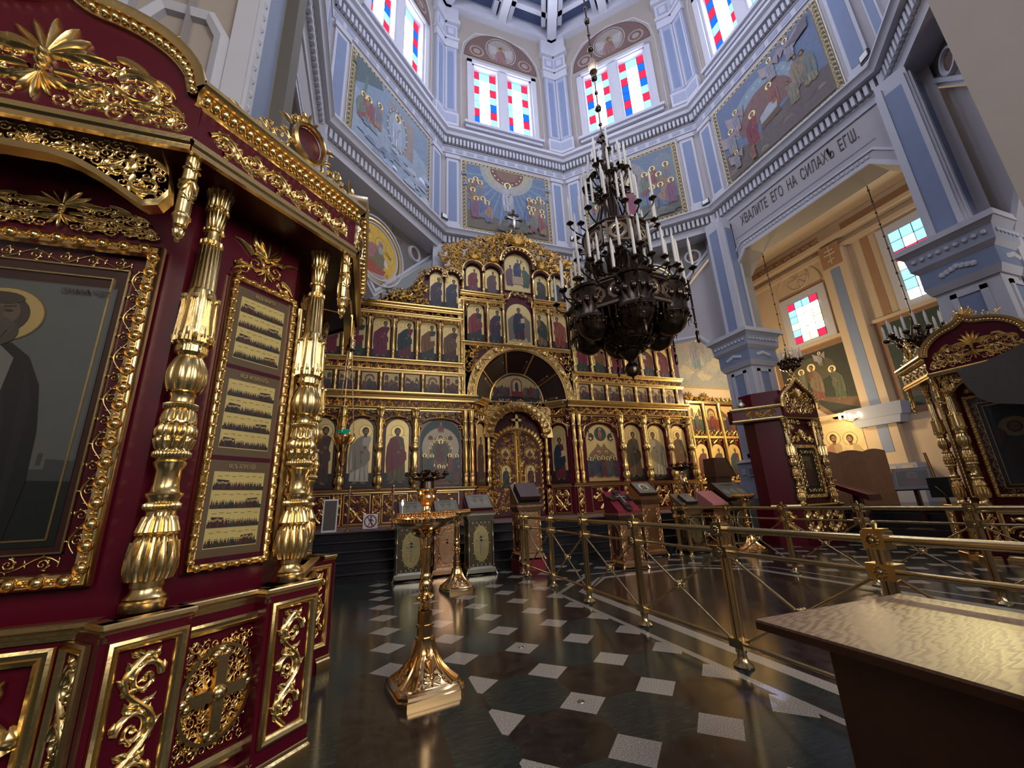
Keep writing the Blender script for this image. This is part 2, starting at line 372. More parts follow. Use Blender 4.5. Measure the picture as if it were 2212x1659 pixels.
w.node_tree.nodes['Background'].inputs[0].default_value = (.86, .90, 1., 1); w.node_tree.nodes['Background'].inputs[1].default_value = WORLD
cy_ = SC.cycles
cy_.max_bounces = 6; cy_.diffuse_bounces = 3; cy_.glossy_bounces = 4; cy_.transmission_bounces = 4; cy_.transparent_max_bounces = 8
cy_.sample_clamp_indirect = 4; cy_.caustics_reflective = False; cy_.caustics_refractive = False
def area(name, loc, target, sx, sy, power, col):
    l = bpy.data.lights.new(name, 'AREA'); l.shape = 'RECTANGLE'; l.size = sx; l.size_y = sy; l.energy = power; l.color = col
    o = bpy.data.objects.new(name, l); COL.objects.link(o); o.location = loc
    o.rotation_euler = (Vector(target)-Vector(loc)).to_track_quat('-Z', 'Y').to_euler(); return o
def point(name, loc, power, col, r=.1):
    l = bpy.data.lights.new(name, 'POINT'); l.energy = power; l.color = col; l.shadow_soft_size = r
    o = bpy.data.objects.new(name, l); COL.objects.link(o); o.location = loc; return o

# ================================================================== floor
XC, YC, AP, HW = 4.75, 6.45, 6.44, 2.668
def floor_mat():
    m = bpy.data.materials.new('polished granite floor'); m.use_nodes = True; nt = m.node_tree; b = nt.nodes['Principled BSDF']
    N = nt.nodes.new; Lk = nt.links.new
    tc = N('ShaderNodeTexCoord'); sp = N('ShaderNodeSeparateXYZ'); Lk(tc.outputs['Object'], sp.inputs[0])
    def M(op, a, b_=None, c=None):
        n = N('ShaderNodeMath'); n.operation = op
        for i, q in enumerate((a, b_, c)):
            if q is None: continue
            if isinstance(q, (int, float)): n.inputs[i].default_value = q
            else: Lk(q, n.inputs[i])
        return n.outputs[0]
    X, Y = sp.outputs[0], sp.outputs[1]; P = .6035
    fx = M('ADD', M('DIVIDE', M('SUBTRACT', X, .272), P), .5); fy = M('ADD', M('DIVIDE', M('SUBTRACT', Y, 2.371), P), .5)
    ax = M('ABSOLUTE', M('SUBTRACT', M('FRACT', fx), .5)); ay = M('ABSOLUTE', M('SUBTRACT', M('FRACT', fy), .5))
    dot = M('LESS_THAN', M('ADD', ax, ay), .295)
    gx = M('DIVIDE', M('SUBTRACT', X, .272), P); gy = M('DIVIDE', M('SUBTRACT', Y, 2.371), P)
    chk = M('MODULO', M('ADD', M('ADD', M('FLOOR', gx), M('FLOOR', gy)), 100), 2)
    cx = M('ABSOLUTE', M('SUBTRACT', M('FRACT', gx), .5)); cy = M('ABSOLUTE', M('SUBTRACT', M('FRACT', gy), .5))
    def rng(v, a, b_): return M('MULTIPLY', M('GREATER_THAN', v, a), M('LESS_THAN', v, b_))
    def mix(f, a, b_):
        n = N('ShaderNodeMix'); n.data_type = 'RGBA'; Lk(f, n.inputs[0])
        for i, q in ((6, a), (7, b_)):
            if isinstance(q, tuple): n.inputs[i].default_value = (*q, 1)
            else: Lk(q, n.inputs[i])
        return n.outputs[2]
    n1 = N('ShaderNodeTexNoise'); n1.inputs['Scale'].default_value = 7; n1.inputs['Detail'].default_value = 8; n1.inputs['Roughness'].default_value = .75; Lk(tc.outputs['Object'], n1.inputs['Vector'])
    mp = N('ShaderNodeMapping'); mp.inputs['Rotation'].default_value = (0, 0, .5); mp.inputs['Scale'].default_value = (1, 5, 1); Lk(tc.outputs['Object'], mp.inputs['Vector'])
    n2 = N('ShaderNodeTexNoise'); n2.inputs['Scale'].default_value = 9; n2.inputs['Detail'].default_value = 8; n2.inputs['Roughness'].default_value = .7; Lk(mp.outputs[0], n2.inputs['Vector'])
    n3 = N('ShaderNodeTexNoise'); n3.inputs['Scale'].default_value = 150; n3.inputs['Detail'].default_value = 2; Lk(tc.outputs['Object'], n3.inputs['Vector'])
    def ramp(fac, lo, hi, c0, c1):
        r = N('ShaderNodeMapRange'); r.inputs['From Min'].default_value = lo; r.inputs['From Max'].default_value = hi; Lk(fac, r.inputs['Value']); return mix(r.outputs[0], c0, c1)
    brown = ramp(n1.outputs['Fac'], .40, .75, (.018, .013, .012), (.066, .050, .046))
    green = ramp(n2.outputs['Fac'], .38, .75, (.014, .022, .023), (.056, .074, .072))
    grey = ramp(n3.outputs['Fac'], .38, .62, (.20, .17, .145), (.62, .56, .49))
    c = mix(chk, green, brown); c = mix(dot, c, grey)
    # dark border to the left with the green band
    c = mix(rng(M('ADD', X, M('MULTIPLY', Y, .0)), .535, .875) if False else M('MULTIPLY', rng(X, .52, .845), M('LESS_THAN', Y, 3.93)), c, green)
    c = mix(M('MULTIPLY', M('LESS_THAN', X, .52), M('LESS_THAN', Y, 3.95)), c, brown)
    c = mix(M('LESS_THAN', X, -.09), c, green)
    # central runner between the railings, with its pale lines
    qx = M('ABSOLUTE', M('SUBTRACT', X, 4.9)); qd = M('ADD', qx, Y)
    def dist(hw, yc_, top): return M('MAXIMUM', M('MAXIMUM', M('SUBTRACT', qx, hw), M('MULTIPLY', M('SUBTRACT', qd, hw+yc_), .7071)), M('SUBTRACT', Y, top))
    D1, D2 = dist(2.17, 6.12, 7.3), dist(1.815, 6.08, 6.92)
    c = mix(M('LESS_THAN', D1, 0), c, grey); c = mix(M('LESS_THAN', D1, -.07), c, green); c = mix(M('LESS_THAN', D2, 0), c, grey); c = mix(M('LESS_THAN', D2, -.14), c, brown)
    Lk(c, b.inputs['Base Color'])
    r = N('ShaderNodeMapRange'); r.inputs['To Min'].default_value = .09; r.inputs['To Max'].default_value = .22; Lk(n1.outputs['Fac'], r.inputs['Value']); Lk(r.outputs[0], b.inputs['Roughness'])
    b.inputs['Specular IOR Level'].default_value = .36
    return m
mb = MB(); mb.box(-6, 18, -6, 14, -.1, 0); struct(mb.build('floor', floor_mat(), None, 0))
mb = MB()
for x, y in ((.866, 4.2), (1.47, 3.0), (1.47, 4.2)): pass
for i, (x, y) in enumerate(((1.471, 2.99), (1.471, 4.2), (1.471, 6.01))):
    mb = MB(); mb.lathe([(0, .026), (.004, .024), (.005, .014), (.002, .013), (.002, .002)], 16)
    tag(mb.build('floor_bolt', PEWTER, None, 30, (x, y, 0)), 'small metal ring set in a pale floor tile, '+('nearest the camera', 'by the candle stand', 'farthest, toward the silver lecterns')[i], 'floor bolt', 'metal rings in the pale tiles')
# solea steps
mb = MB()
SY = [8.88, 9.22, 9.6, 10.05, 10.48]
for k, y in enumerate(SY):
    z = .165*(k+1); mb.box(-5, 14.6, y, 14, z-.165 if k == 0 else z-.166, z-.03); mb.box(-5, 14.6, y-.03, 14, z-.03, z-.004); mb.tube([(-5, y-.026, z-.016), (14.6, y-.026, z-.016)], .016, 8)
st = mb.build('platform', DARKST, None, 30); struct(st); st.name = 'floor_platform'
mb = MB(); mb.box(-4.9, 14.5, 10.55, 13.9, .825, .838); c = mb.build('carpet', CARPET, None, 0); tag(c, 'dusty rose carpet covering the dark platform before the gold icon screen', 'carpet')
mb = MB(); mb.box(12.6, 17, 4.5, 10.2, 0, .66); mb.box(12.3, 17, 4.2, 10.2, 0, .495); mb.box(12.0, 17, 3.9, 10.2, 0, .33); mb.box(12.9, 17, 4.8, 10.2, 0, .8); o = mb.build('trim_1', DARKST, None, 0); struct(o)

# ================================================================== octagon
def side_T(phi):
    n = Vector((sin(phi), cos(phi), 0)); u = Vector((cos(phi), -sin(phi), 0)); o = Vector((XC, YC, 0))+n*AP
    return Matrix(((u.x, n.x, 0, o.x), (u.y, n.y, 0, o.y), (0, 0, 1, 0), (0, 0, 0, 1)))
T225 = math.tan(pi/8)
def moldi(mb, prof, T, hw=HW, inner=True):               # molding profile (q = projection into the room, z), mitred at the corners
    r = [[(sg*(hw-(q*T225 if inner else 0)), -q, z) for q, z in prof] for sg in (-1, 1)]; mb.loft(r, False, False, T)
WS = [WALLB, WHITE, BLUE, WALLP, BLUEL, GREYP]
def side_wall(phi, name, text_frieze=False, mural=True):
    T = side_T(phi); mb = MB(); diag = abs(round(math.degrees(phi))) in (45, 135)
    def quad(m, u0, u1, z0, z1, q=0.): mb.m = m; mb.add([(u0, -q, z0), (u1, -q, z0), (u1, -q, z1), (u0, -q, z1)], [(0, 1, 2, 3)], T)
    wu, w0, w1 = 1.42, 16.5, 20.0
    quad(0, -HW, -wu, 15.7, 22.7); quad(0, wu, HW, 15.7, 22.7); quad(0, -wu, wu, 15.7, w0); quad(0, -wu, wu, w1, 22.7)
    quad(3, -HW, HW, 10.4, 15.7)
    mb.m = 1
    for a, b_ in (((-wu, w0), (-wu, w1)), ((wu, w1), (wu, w0)), ((-wu, w1), (wu, w1)), ((wu, w0), (-wu, w0))):
        mb.add([(a[0], 0, a[1]), (b_[0], 0, b_[1]), (b_[0], .3, b_[1]), (a[0], .3, a[1])], [(0, 1, 2, 3)], T)
    if diag:   # V shaped panel set back under the cornice
        d = .5; mb.m = 5
        mb.add([(-HW-.3, d, 10.5), (HW+.3, d, 10.5), (0, d, 7.5)], [(0, 1, 2)], T)
        for sg in (-1, 1):
            mb.m = 1
            for q, wd in ((.10, .09), (.05, .18)):
                p = [Vector((sg*(HW+.3), d-q, 10.55)), Vector((0, d-q, 7.5)), Vector((0, d-q, 7.5-wd*1.4)), Vector((sg*(HW+.3), d-q, 10.55-wd*1.4))]
                pb = [Vector((v.x, d+.3, v.z)) for v in p]
                mb.add(p+pb, [(0, 1, 2, 3), (4, 7, 6, 5), (3, 2, 6, 7), (0, 4, 5, 1)], T)
            if not (sg > 0 and name == 'wall_front_right') and name != 'wall_back_right': continue
            mb.m = 3   # spandrel of the arch below
            mb.add([(sg*(HW+.3), d+.1, 10.2), (0, d+.1, 7.1), (0, d+.1, 6.6), (sg*1.5, d+.1, 6.6), (sg*2.3, d+.1, 5.7), (sg*2.3, d+.1, 0), (sg*(HW+.4), d+.1, 0)], [(0, 1, 2, 3, 4, 5, 6)], T)
            mb.m = 1; mb.tube([(0, d+.06, 6.62), (sg*1.48, d+.06, 6.62), (sg*2.28, d+.06, 5.7), (sg*2.28, d+.06, 0)], .1, 6, T)
    elif name in ('wall_front',):
        quad(3, -HW, HW, 7.6, 10.45, .0)
    elif name != 'wall_back_drum':      # side arch
        op = [(-2.38, 0), (-2.38, 8.3), (-1.8, 8.9), (1.8, 8.9), (2.38, 8.3), (2.38, 0)]
        mb.m = 3; mb.add([(-HW-.6, 0, 0), op[0]and(-2.38, 0, 0), (-2.38, 0, 8.3), (-1.8, 0, 8.9), (-1.8, 0, 10.45), (-HW-.6, 0, 10.45)], [(0, 1, 2, 3, 4, 5)], T)
        mb.add([(HW+.6, 0, 0), (2.38, 0, 0), (2.38, 0, 8.3), (1.8, 0, 8.9), (1.8, 0, 10.45), (HW+.6, 0, 10.45)], [(5, 4, 3, 2, 1, 0)], T)
        mb.add([(-1.8, 0, 8.9), (1.8, 0, 8.9), (1.8, 0, 10.45), (-1.8, 0, 10.45)], [(0, 1, 2, 3)], T)
        for k in range(5):
            a, b_ = op[k], op[k+1]; mb.m = 0; mb.add([(a[0], 0, a[1]), (b_[0], 0, b_[1]), (b_[0], .75, b_[1]), (a[0], .75, a[1])], [(0, 1, 2, 3)], T)
        mb.m = 1
        for off, wd, q in ((.0, .10, .05), (.30, .06, .03)):
            def ring(e): return [(-2.38-e, 0), (-2.38-e, 8.3+e*.42), (-1.8-e*.42, 8.9+e), (1.8+e*.42, 8.9+e), (2.38+e, 8.3+e*.42), (2.38+e, 0)]
            r0, r1 = ring(off), ring(off+wd)
            mb.loft([[(p[0], 0, p[1]) for p in r0], [(p[0], -q, p[1]) for p in r0], [(p[0], -q, p[1]) for p in r1], [(p[0], 0, p[1]) for p in r1]], False, False, T)
        for k in range(46):   # carved beading between the two bands
            u = -2.6+5.2*k/45; uu = max(-1.78, min(1.78, u))
            if abs(u) <= 1.8: mb.ball((u, -.01, 9.09), .055, 6, 4, (1, .5, 1), T)
        for sg in (-1, 1):
            for k in range(40): mb.ball((sg*2.58, -.01, 8.1-k*.13), .055, 6, 4, (1, .5, 1), T)
        if text_frieze:
            mb.m = 2
            for u0, u1, z0, z1 in ((-2.55, 2.55, 10.28, 10.31), (-2.05, 2.05, 9.42, 9.45)): mb.box(u0, u1, -.008, 0, z0, z1, T)
    # cornices
    mb.m = 1
    moldi(mb, [(0, 14.72), (.05, 14.74), (.05, 15.0), (.10, 15.03), (.10, 15.38), (.28, 15.42), (.32, 15.54), (.42, 15.60), (.42, 15.72), (.12, 15.80), (.12, 16.05), (0, 16.07)], T)
    moldi(mb, [(-.5, 10.22), (.04, 10.25), (.06, 10.42), (.09, 10.45), (.09, 10.80), (.30, 10.84), (.34, 10.96), (.40, 11.0), (.40, 11.06), (.06, 11.22), (0, 11.22)], T)
    mb.m = 5
    moldi(mb, [(.102, 15.05), (.102, 15.36)], T); moldi(mb, [(.092, 10.48), (.092, 10.78)], T)
    mb.m = 1; k = int(2*HW/.15)
    for i in range(k):
        u = -HW+.12+(2*HW-.24)*i/(k-1)
        mb.box(u-.042, u+.042, -.21, -.1, 15.08, 15.36, T); mb.box(u-.042, u+.042, -.19, -.09, 10.50, 10.78, T)
    mb.m = 4
    for i in range(12): u = -HW+.25+(2*HW-.5)*i/11; mb.box(u-.15, u+.15, -.06, -.05, 14.80, 14.96, T)
    # pilasters beside the mural and at the corners of the window storey
    for sg in (-1, 1):
        def P(u0, u1, q, z0, z1, m): mb.m = m; mb.box(min(sg*u0, sg*u1), max(sg*u0, sg*u1), -q, 0, z0, z1, T)
        P(2.02, 2.50, .07, 11.22, 14.50, 1); P(2.10, 2.42, .078, 11.55, 14.30, 2); P(1.97, 2.55, .11, 14.45, 14.62, 1); P(1.98, 2.54, .11, 11.22, 11.42, 1)
        P(2.02, 2.64, .16, 16.05, 16.72, 1); P(2.10, 2.58, .168, 16.2, 16.6, 4); P(2.07, 2.64, .13, 16.72, 20.35, 4); P(2.14, 2.19, .15, 16.8, 20.3, 1); P(2.52, 2.57, .15, 16.8, 20.3, 1)
        P(2.24, 2.47, .14, 16.95, 20.1, 2)
        P(2.02, 2.64, .17, 20.35, 20.75, 1); P(1.98, 2.62, .24, 20.75, 20.9, 1); P(2.05, 2.62, .15, 20.9, 21.7, 1); P(2.14, 2.55, .17, 21.05, 21.55, 4); P(2.22, 2.47, .18, 21.13, 21.47, 1); P(1.94, 2.6, .28, 21.7, 21.95, 1); P(2.0, 2.62, .2, 21.95, 22.7, 1)
        mb.m = 1; mb.tube([(sg*1.88, -.01, 16.1), (sg*1.88, -.01, 20.2), (sg*1.75, -.01, 21.1), (sg*1.2, -.01, 21.9), (0, -.01, 22.2)], .02, 4, T)
    o = struct(mb.build(name, WS, None, 40))
    return o
SIDES = [(0, 'wall_front'), (pi/4, 'wall_front_right'), (pi/2, 'wall_right'), (-pi/4, 'wall_front_left'), (-pi/2, 'wall_left'), (3*pi/4, 'wall_back_right'), (-3*pi/4, 'wall_back_left'), (pi, 'wall_back_drum')]
for ph, nm in SIDES: side_wall(ph, nm, nm == 'wall_right')

# ---- windows of the drum: frame, mullion, sill, two stained lights each
def light_grid(mb, T, u0, u1, z0, z1, seed, blue, q=-.22):
    w = u1-u0; e = w*.27; cols = [u0, u0+e, u1-e, u1]; n = 8; dz = (z1-z0)/n; g = .012
    random.seed(seed)
    for k in range(n):
        for c in range(3):
            top, bot = k == n-1, k == 0
            if c == 1: m = 2 if (top or bot) else 0
            else: m = 3 if (top or bot or k in (2, 5)) else (1 if random.random() < blue else 2)
            mb.m = m; mb.add([(cols[c]+g, -q, z0+k*dz+g), (cols[c+1]-g, -q, z0+k*dz+g), (cols[c+1]-g, -q, z0+(k+1)*dz-g), (cols[c]+g, -q, z0+(k+1)*dz-g)], [(0, 1, 2, 3)], T)
    mb.m = 4; mb.add([(u0, -q+.01, z0), (u1, -q+.01, z0), (u1, -q+.01, z1), (u0, -q+.01, z1)], [(0, 1, 2, 3)], T)
for i, (ph, nm) in enumerate(SIDES):
    T = side_T(ph); mb = MB()
    def B(u0, u1, q0, q1, z0, z1): mb.box(u0, u1, -q1, -q0, z0, z1, T)
    for sg in (-1, 1):
        B(min(sg*1.40, sg*1.62), max(sg*1.40, sg*1.62), 0, .09, 16.48, 20.12); B(min(sg*1.30, sg*1.42), max(sg*1.30, sg*1.42), -.25, .02, 16.5, 20.0)
    B(-1.62, 1.62, 0, .09, 19.95, 20.12); B(-1.42, 1.42, -.25, .02, 19.88, 20.0); B(-.24, .24, -.25, .03, 16.5, 19.9); B(-.17, .17, .03, .05, 16.6, 19.8)
    B(-1.78, 1.78, 0, .24, 16.34, 16.47); B(-1.72, 1.72, 0, .14, 16.2, 16.34)
    fr = struct(mb.build('window_%d' % (i+1), WHITE, None, 30))
    for sg in (-1, 1):
        mb = MB(); a, b_ = sorted((sg*.24, sg*1.30)); light_grid(mb, T, a, b_, 16.5, 19.88, i*7+sg, .8 if 'left' in nm else .35)
        mb.build('pane', [PW, PB, PC, PR, LEAD], fr, 0)

# ---- ceiling
mb = MB(); zc = 22.7
octp = [(XC+(AP+.2)/cos(pi/8)*sin(pi/8+k*pi/4), YC+(AP+.2)/cos(pi/8)*cos(pi/8+k*pi/4)) for k in range(8)]
mb.m = 0; mb.add([(x, y, zc+.75) for x, y in octp], [list(range(8))])
mb.m = 1
def beam(a, b_, w, z0, z1):
    d = Vector((b_[0]-a[0], b_[1]-a[1], 0)).normalized(); n = Vector((-d.y, d.x, 0))*w/2; A, Bv = Vector((*a, 0)), Vector((*b_, 0))
    q = [A-n, A+n, Bv+n, Bv-n]; mb.add([(v.x, v.y, z) for z in (z0, z1) for v in q], [(0, 1, 2, 3), (7, 6, 5, 4), (0, 4, 5, 1), (1, 5, 6, 2), (2, 6, 7, 3), (3, 7, 4, 0)])
def polar(r, a): return (XC+r*sin(a), YC+r*cos(a))
for r, wd in ((AP, .6), (3.9, .42), (1.7, .42)):
    for k in range(8): beam(polar(r/cos(pi/8), pi/8+k*pi/4), polar(r/cos(pi/8), pi/8+(k+1)*pi/4), wd, zc, zc+.75)
for k in range(8):
    beam(polar(1.7, pi/8+k*pi/4), polar(AP/cos(pi/8), pi/8+k*pi/4), .42, zc, zc+.75)
    beam(polar(1.7, k*pi/4), polar(AP, k*pi/4), .36, zc+.03, zc+.75)
for r0 in (5.5, 4.45, 3.3, 2.2):   # inner steps of the coffers
    for k in range(8): beam(polar(r0/cos(pi/8)*.99, pi/8+k*pi/4), polar(r0/cos(pi/8)*.99, pi/8+(k+1)*pi/4), .2, zc+.35, zc+.75)
for k in range(8):
    for s in (-1, 1):
        for a0 in (pi/8, 0):
            a = a0+k*pi/4; d = Vector((cos(a), -sin(a), 0))*.38*s; p, q = polar(2.0, a), polar(AP-.2, a)
            beam((p[0]+d.x, p[1]+d.y), (q[0]+d.x, q[1]+d.y), .2, zc+.35, zc+.75)
struct(mb.build('ceiling', [COFFER, WHITE], None, 30))
for k, ph in enumerate((pi/8, pi/8)):
    if k: break
    mb = MB(); mb.ball((0, 0, 0), .16, 14, 8, (1, 1, .7)); p = polar(3.9/cos(pi/8), pi/8)
    tag(mb.build('ceiling_boss', OLIVE, None, 60, (p[0], p[1], zc-.05)), 'small round olive gold boss where two ceiling beams cross', 'boss')

# ---- piers at the four lower corners
def pier(cx, cy, name, zt=10.3):
    mb = MB(); h = .46; c = (cx, cy)
    def sq(hh, z0, z1, m, h1=None): mb.m = m; mb.frus(c, hh, hh, z0, h1 or hh, h1 or hh, z1)
    sq(.72, 0, 1.15, 5); sq(.66, 1.15, 1.62, 4, .62); sq(.58, 1.62, 2.15, 4); sq(.62, 2.15, 2.24, 1, .50)
    sq(h, 2.24, 5.0, 1)
    for k in range(4):
        R = TR((cx, cy, 0))@RZ(k*pi/2)
        mb.m = 2; mb.box(-.30, -.14, -h-.012, -h, 2.4, 4.8, R) if False else mb.box(-.16, .16, -h-.012, -h, 2.42, 4.75, R)
        mb.m = 1
        for a, b_ in ((-.26, -.16), (.16, .26)): mb.box(a, b_, -h-.03, -h, 2.3, 4.85, R)
        mb.box(-.26, .26, -h-.03, -h, 2.30, 2.40, R); mb.box(-.26, .26, -h-.03, -h, 4.76, 4.85, R)
        mb.box(-.26, .26, -.60, -.57, 1.75, 2.02, R); mb.m = 2; mb.box(-.22, .22, -.605, -.57, 1.79, 1.98, R); mb.m = 1; mb.ball((0, -.605, 1.885), .07, 10, 5, (1, .4, 1), R)
        for s in (-.4, .4): mb.box(s-.07, s+.07, -.60, -.57, 1.80, 1.98, R)
        for i in range(7): a = (i-3)*.075; mb.ball((a, -.56, 5.27+.07*(1-abs(i-3)/3)), .06, 6, 4, (1, .5, 1), R)
        mb.m = 2; mb.box(-.17, .17, -.32, -.29, 6.25, 9.9, R); mb.m = 1
        for a, b_ in ((-.26, -.17), (.17, .26)): mb.box(a, b_, -.34, -.29, 6.1, 10.1, R)
        for i in range(9): a = (i-4)*.13; mb.ball((a, -.66, 5.72), .045, 6, 4, (1, .6, 1), R)
    sq(.50, 4.95, 5.1, 1, .56); sq(.555, 5.1, 5.45, 2); sq(.56, 5.45, 5.55, 1, .64); sq(.63, 5.55, 5.85, 4, .66); sq(.66, 5.85, 5.93, 1, .74); sq(.76, 5.93, 6.05, 1)
    sq(.30, 6.05, zt, 1)
    return struct(mb.build(name, WS, None, 30))
for k, (x, y) in enumerate(((11.02, 8.9), (11.05, 3.68), (-1.72, 8.95))): pier(x, y, 'trim_%d' % (k+3))
mb = MB()
for x in (2.05, 7.45): mb.m = 1; mb.box(x-.3, x+.3, 12.68, 13.0, 4, 10.35)
struct(mb.build('trim_7', WS, None, 30))
# the pier inside the big left shrine: plain tall shaft with framed recesses
mb = MB(); mb.m = 0; mb.box(-2.2, -1.25, 3.3, 4.25, 3.6, 10.3); mb.m = 1
for x0, x1 in ((-2.24, -2.1), (-1.36, -1.2)): mb.box(x0, x1, 3.22, 3.32, 3.6, 10.3)
mb.tube([(-2.02, 3.28, 3.6), (-2.02, 3.28, 5.4), (-1.9, 3.28, 5.62), (-1.55, 3.28, 5.62), (-1.43, 3.28, 5.4), (-1.43, 3.28, 3.6)], .07, 6)
mb.box(-1.27, -1.17, 3.24, 3.40, 3.6, 10.28); mb.m = 5; mb.box(-1.30, -1.12, 4.12, 4.45, 3.6, 10.28)
mb.m = 2; mb.box(-1.26, -1.24, 3.5, 4.05, 3.8, 10.0); mb.m = 1
for k in range(40): mb.ball((-1.2, 3.31, 3.8+k*.16), .05, 6, 4)
struct(mb.build('trim_11', WS, None, 30))
# ---- left arm: mouldings seen above the kiosk
mb = MB()
for k, (x, y, w, m) in enumerate(((-3.1, 5.2, .9, 1), (-2.6, 5.6, .5, 2), (-3.9, 4.6, .7, 3))):
    mb.m = m; mb.box(x-w/2, x+w/2, y-.25, y+.25, 0, 10.2)
for x0, x1, z0, z1, m, y in ((-6, -1.9, 8.6, 10.4, 1, 6.2), (-6, -1.9, 0, 8.6, 0, 6.6)): mb.m = m; mb.box(x0, x1, y, y+.4, z0, z1)
for s in (0, .25, .5): mb.m = 1; mb.tube([(-4.6+s, 6.05+s*.1, 0), (-4.6+s, 6.05+s*.1, 7.2-s), (-4.0+s*.3, 6.05+s*.1, 8.0-s), (-3.2, 6.05+s*.1, 8.0-s), (-2.5-s, 6.05+s*.1, 7.2-s), (-2.5-s, 6.05+s*.1, 0)], .11, 6)
struct(mb.build('trim_8', WS, None, 30))
mb = MB(); mb.box(-6.3, -6, -6, 14, 0, 16); mb.box(-6.3, -2.0, 2.5, 14, 10.6, 10.9); struct(mb.build('wall_left_aisle', [WALLB], None, 0))
mb = MB(); mb.box(8.4, 9.3, .9, 2.12, 0, 22); struct(mb.build('trim_12', [WALLB], None, 0))
# back of the nave, behind the camera: wall with tall windows
mb = MB(); mb.m = 0; mb.box(-6, 18, -6.2, -6, 0, 11)
mb.m = 1; mb.box(-6, 18, -6, -5.85, 10.4, 11)
struct(mb.build('wall_back', WS, None, 0))
for k, x in enumerate((-2.5, 4.75, 12)):
    mb = MB(); mb.m = 1; mb.box(x-1.5, x+1.5, -6, -5.9, 3.3, 8.7); fr = struct(mb.build('window_%d' % (k+21), [WHITE, WHITE], None, 0))
    mb = MB(); mb.add([(x-1.2, -5.88, 3.6), (x+1.2, -5.88, 3.6), (x+1.2, -5.88, 8.4), (x-1.2, -5.88, 8.4)], [(0, 3, 2, 1)]); mb.build('pane', PWB, fr, 0)
# ================================================================== murals of the octagon
def side_F(phi, u0, z0, q=.02):
    T = side_T(phi)
    return lambda u, v, h: T @ Vector((u0+u, -q-h, z0+v))
LAT = (.60, .50, .30); LATD = (.16, .12, .08); LATW = (.70, .66, .56)
def lattice(p, x0, x1, y0, y1, b, step=.16):             # knotwork border band of width b outside the rectangle
    p.rect(LATW, x0-b, x1+b, y0-b, y1+b)
    e = b*.16; p.rect(LATD, x0-b+e, x1+b-e, y0-b+e, y1+b-e); p.rect(LAT, x0-b+e*1.6, x1+b-e*1.6, y0-b+e*1.6, y1+b-e*1.6)
    def dia(cx, cy, s): p.poly(LATD, [(cx-s, cy), (cx, cy-s), (cx+s, cy), (cx, cy+s)])
    n = int((x1-x0+b)/step)
    for i in range(n+1):
        x = x0-b/2+(x1-x0+b)*i/n
        for y in (y0-b/2, y1+b/2): dia(x, y, b*.26)
        if i < n:
            for y in (y0-b*.72, y0-b*.28, y1+b*.72, y1+b*.28): dia(x+(x1-x0+b)/n/2, y, b*.13)
    m = int((y1-y0+b)/step)
    for i in range(1, m):
        y = y0-b/2+(y1-y0+b)*i/m
        for x in (x0-b/2, x1+b/2): dia(x, y, b*.26)
    for i in range(m):
        y = y0-b/2+(y1-y0+b)*(i+.5)/m
        for x in (x0-b*.72, x0-b*.28, x1+b*.72, x1+b*.28): dia(x, y, b*.13)
FH = (.78, .68, .38)
FP = [(.30, .12, .14), (.16, .20, .36), (.20, .24, .20), (.34, .22, .14), (.26, .14, .22), (.22, .24, .30), (.38, .26, .20)]
def group(p, pts, H):
    for k, (x, y) in enumerate(pts): saint(p, x, y, H, FP[k*3 % 7], FP[(k*5+2) % 7], (-1)**k*.4, FH, ring=(.3, .25, .14))
def blob(p, c, x, y, rx, ry, seed, n=16):
    r = random.Random(seed); p.poly(c, [(x+rx*(.75+.4*r.random())*cos(2*pi*i/n), y+ry*(.75+.4*r.random())*sin(2*pi*i/n)) for i in range(n)])
def rocks(p, c, pts, seed):
    r = random.Random(seed)
    for k in range(14):
        x = pts[0]+(pts[1]-pts[0])*r.random(); y = pts[2]+(pts[3]-pts[2])*r.random(); s = .1+.22*r.random(); f = .7+.6*r.random()
        p.poly(tuple(q*f for q in c), [(x-s, y-s*.3), (x+s*.9, y-s*.35), (x+s*.5, y+s*.4), (x-s*.4, y+s*.5)])
def mural_base(w, h, sky, ground, gy=.3, b=.2):
    p = Pic(); lattice(p, -w/2, w/2, 0, h, b); p.rect(sky, -w/2, w/2, 0, h); p.poly(ground, [(-w/2, 0), (w/2, 0), (w/2, h*gy), (w*.2, h*gy*1.15), (-w*.1, h*gy*.8), (-w/2, h*gy*1.1)]); return p
MW, MH = 3.4, 2.95
def angel(p, x, y, H, c, s=1):
    p.poly((.42, .34, .36), [(x-s*H*.05, y+H*.72), (x-s*H*.42, y+H*.95), (x-s*H*.36, y+H*.45), (x-s*H*.08, y+H*.3)]); p.poly((.34, .28, .32), [(x+s*H*.05, y+H*.72), (x+s*H*.38, y+H*.9), (x+s*H*.3, y+H*.4)])
    saint(p, x, y, H, c, (.30, .30, .38), s*.3, FH, beard=False, ring=(.3, .25, .14))
# front: the Ascension
p = mural_base(MW, MH, (.17, .24, .38), (.20, .17, .14), .24)
for k in range(15):
    a = pi*(1.02+.96*k/14); p.poly((.24, .32, .44), [(0+.5*cos(a-.05), 2.6+.5*sin(a-.05)), (2.4*cos(a-.02)*.8, 2.6+2.4*sin(a-.02)), (2.4*cos(a+.03)*.8, 2.6+2.4*sin(a+.03)), (.5*cos(a+.05), 2.6+.5*sin(a+.05))])
p.ell((.40, .42, .40), 0, 2.95, 1.15, 1.15, 24, pi, 2*pi); p.ell((.48, .44, .34), 0, 2.95, .95, .95, 24, pi, 2*pi); p.ell((.20, .10, .09), 0, 2.95, .72, .72, 24, pi, 2*pi); p.ell((.26, .15, .12), 0, 2.95, .5, .5, 24, pi, 2*pi)
for k in range(9): a = pi*(1.06+.88*k/8); p.ell((.75, .66, .42), .62*cos(a), 2.95+.62*sin(a), .035, .035, 8)
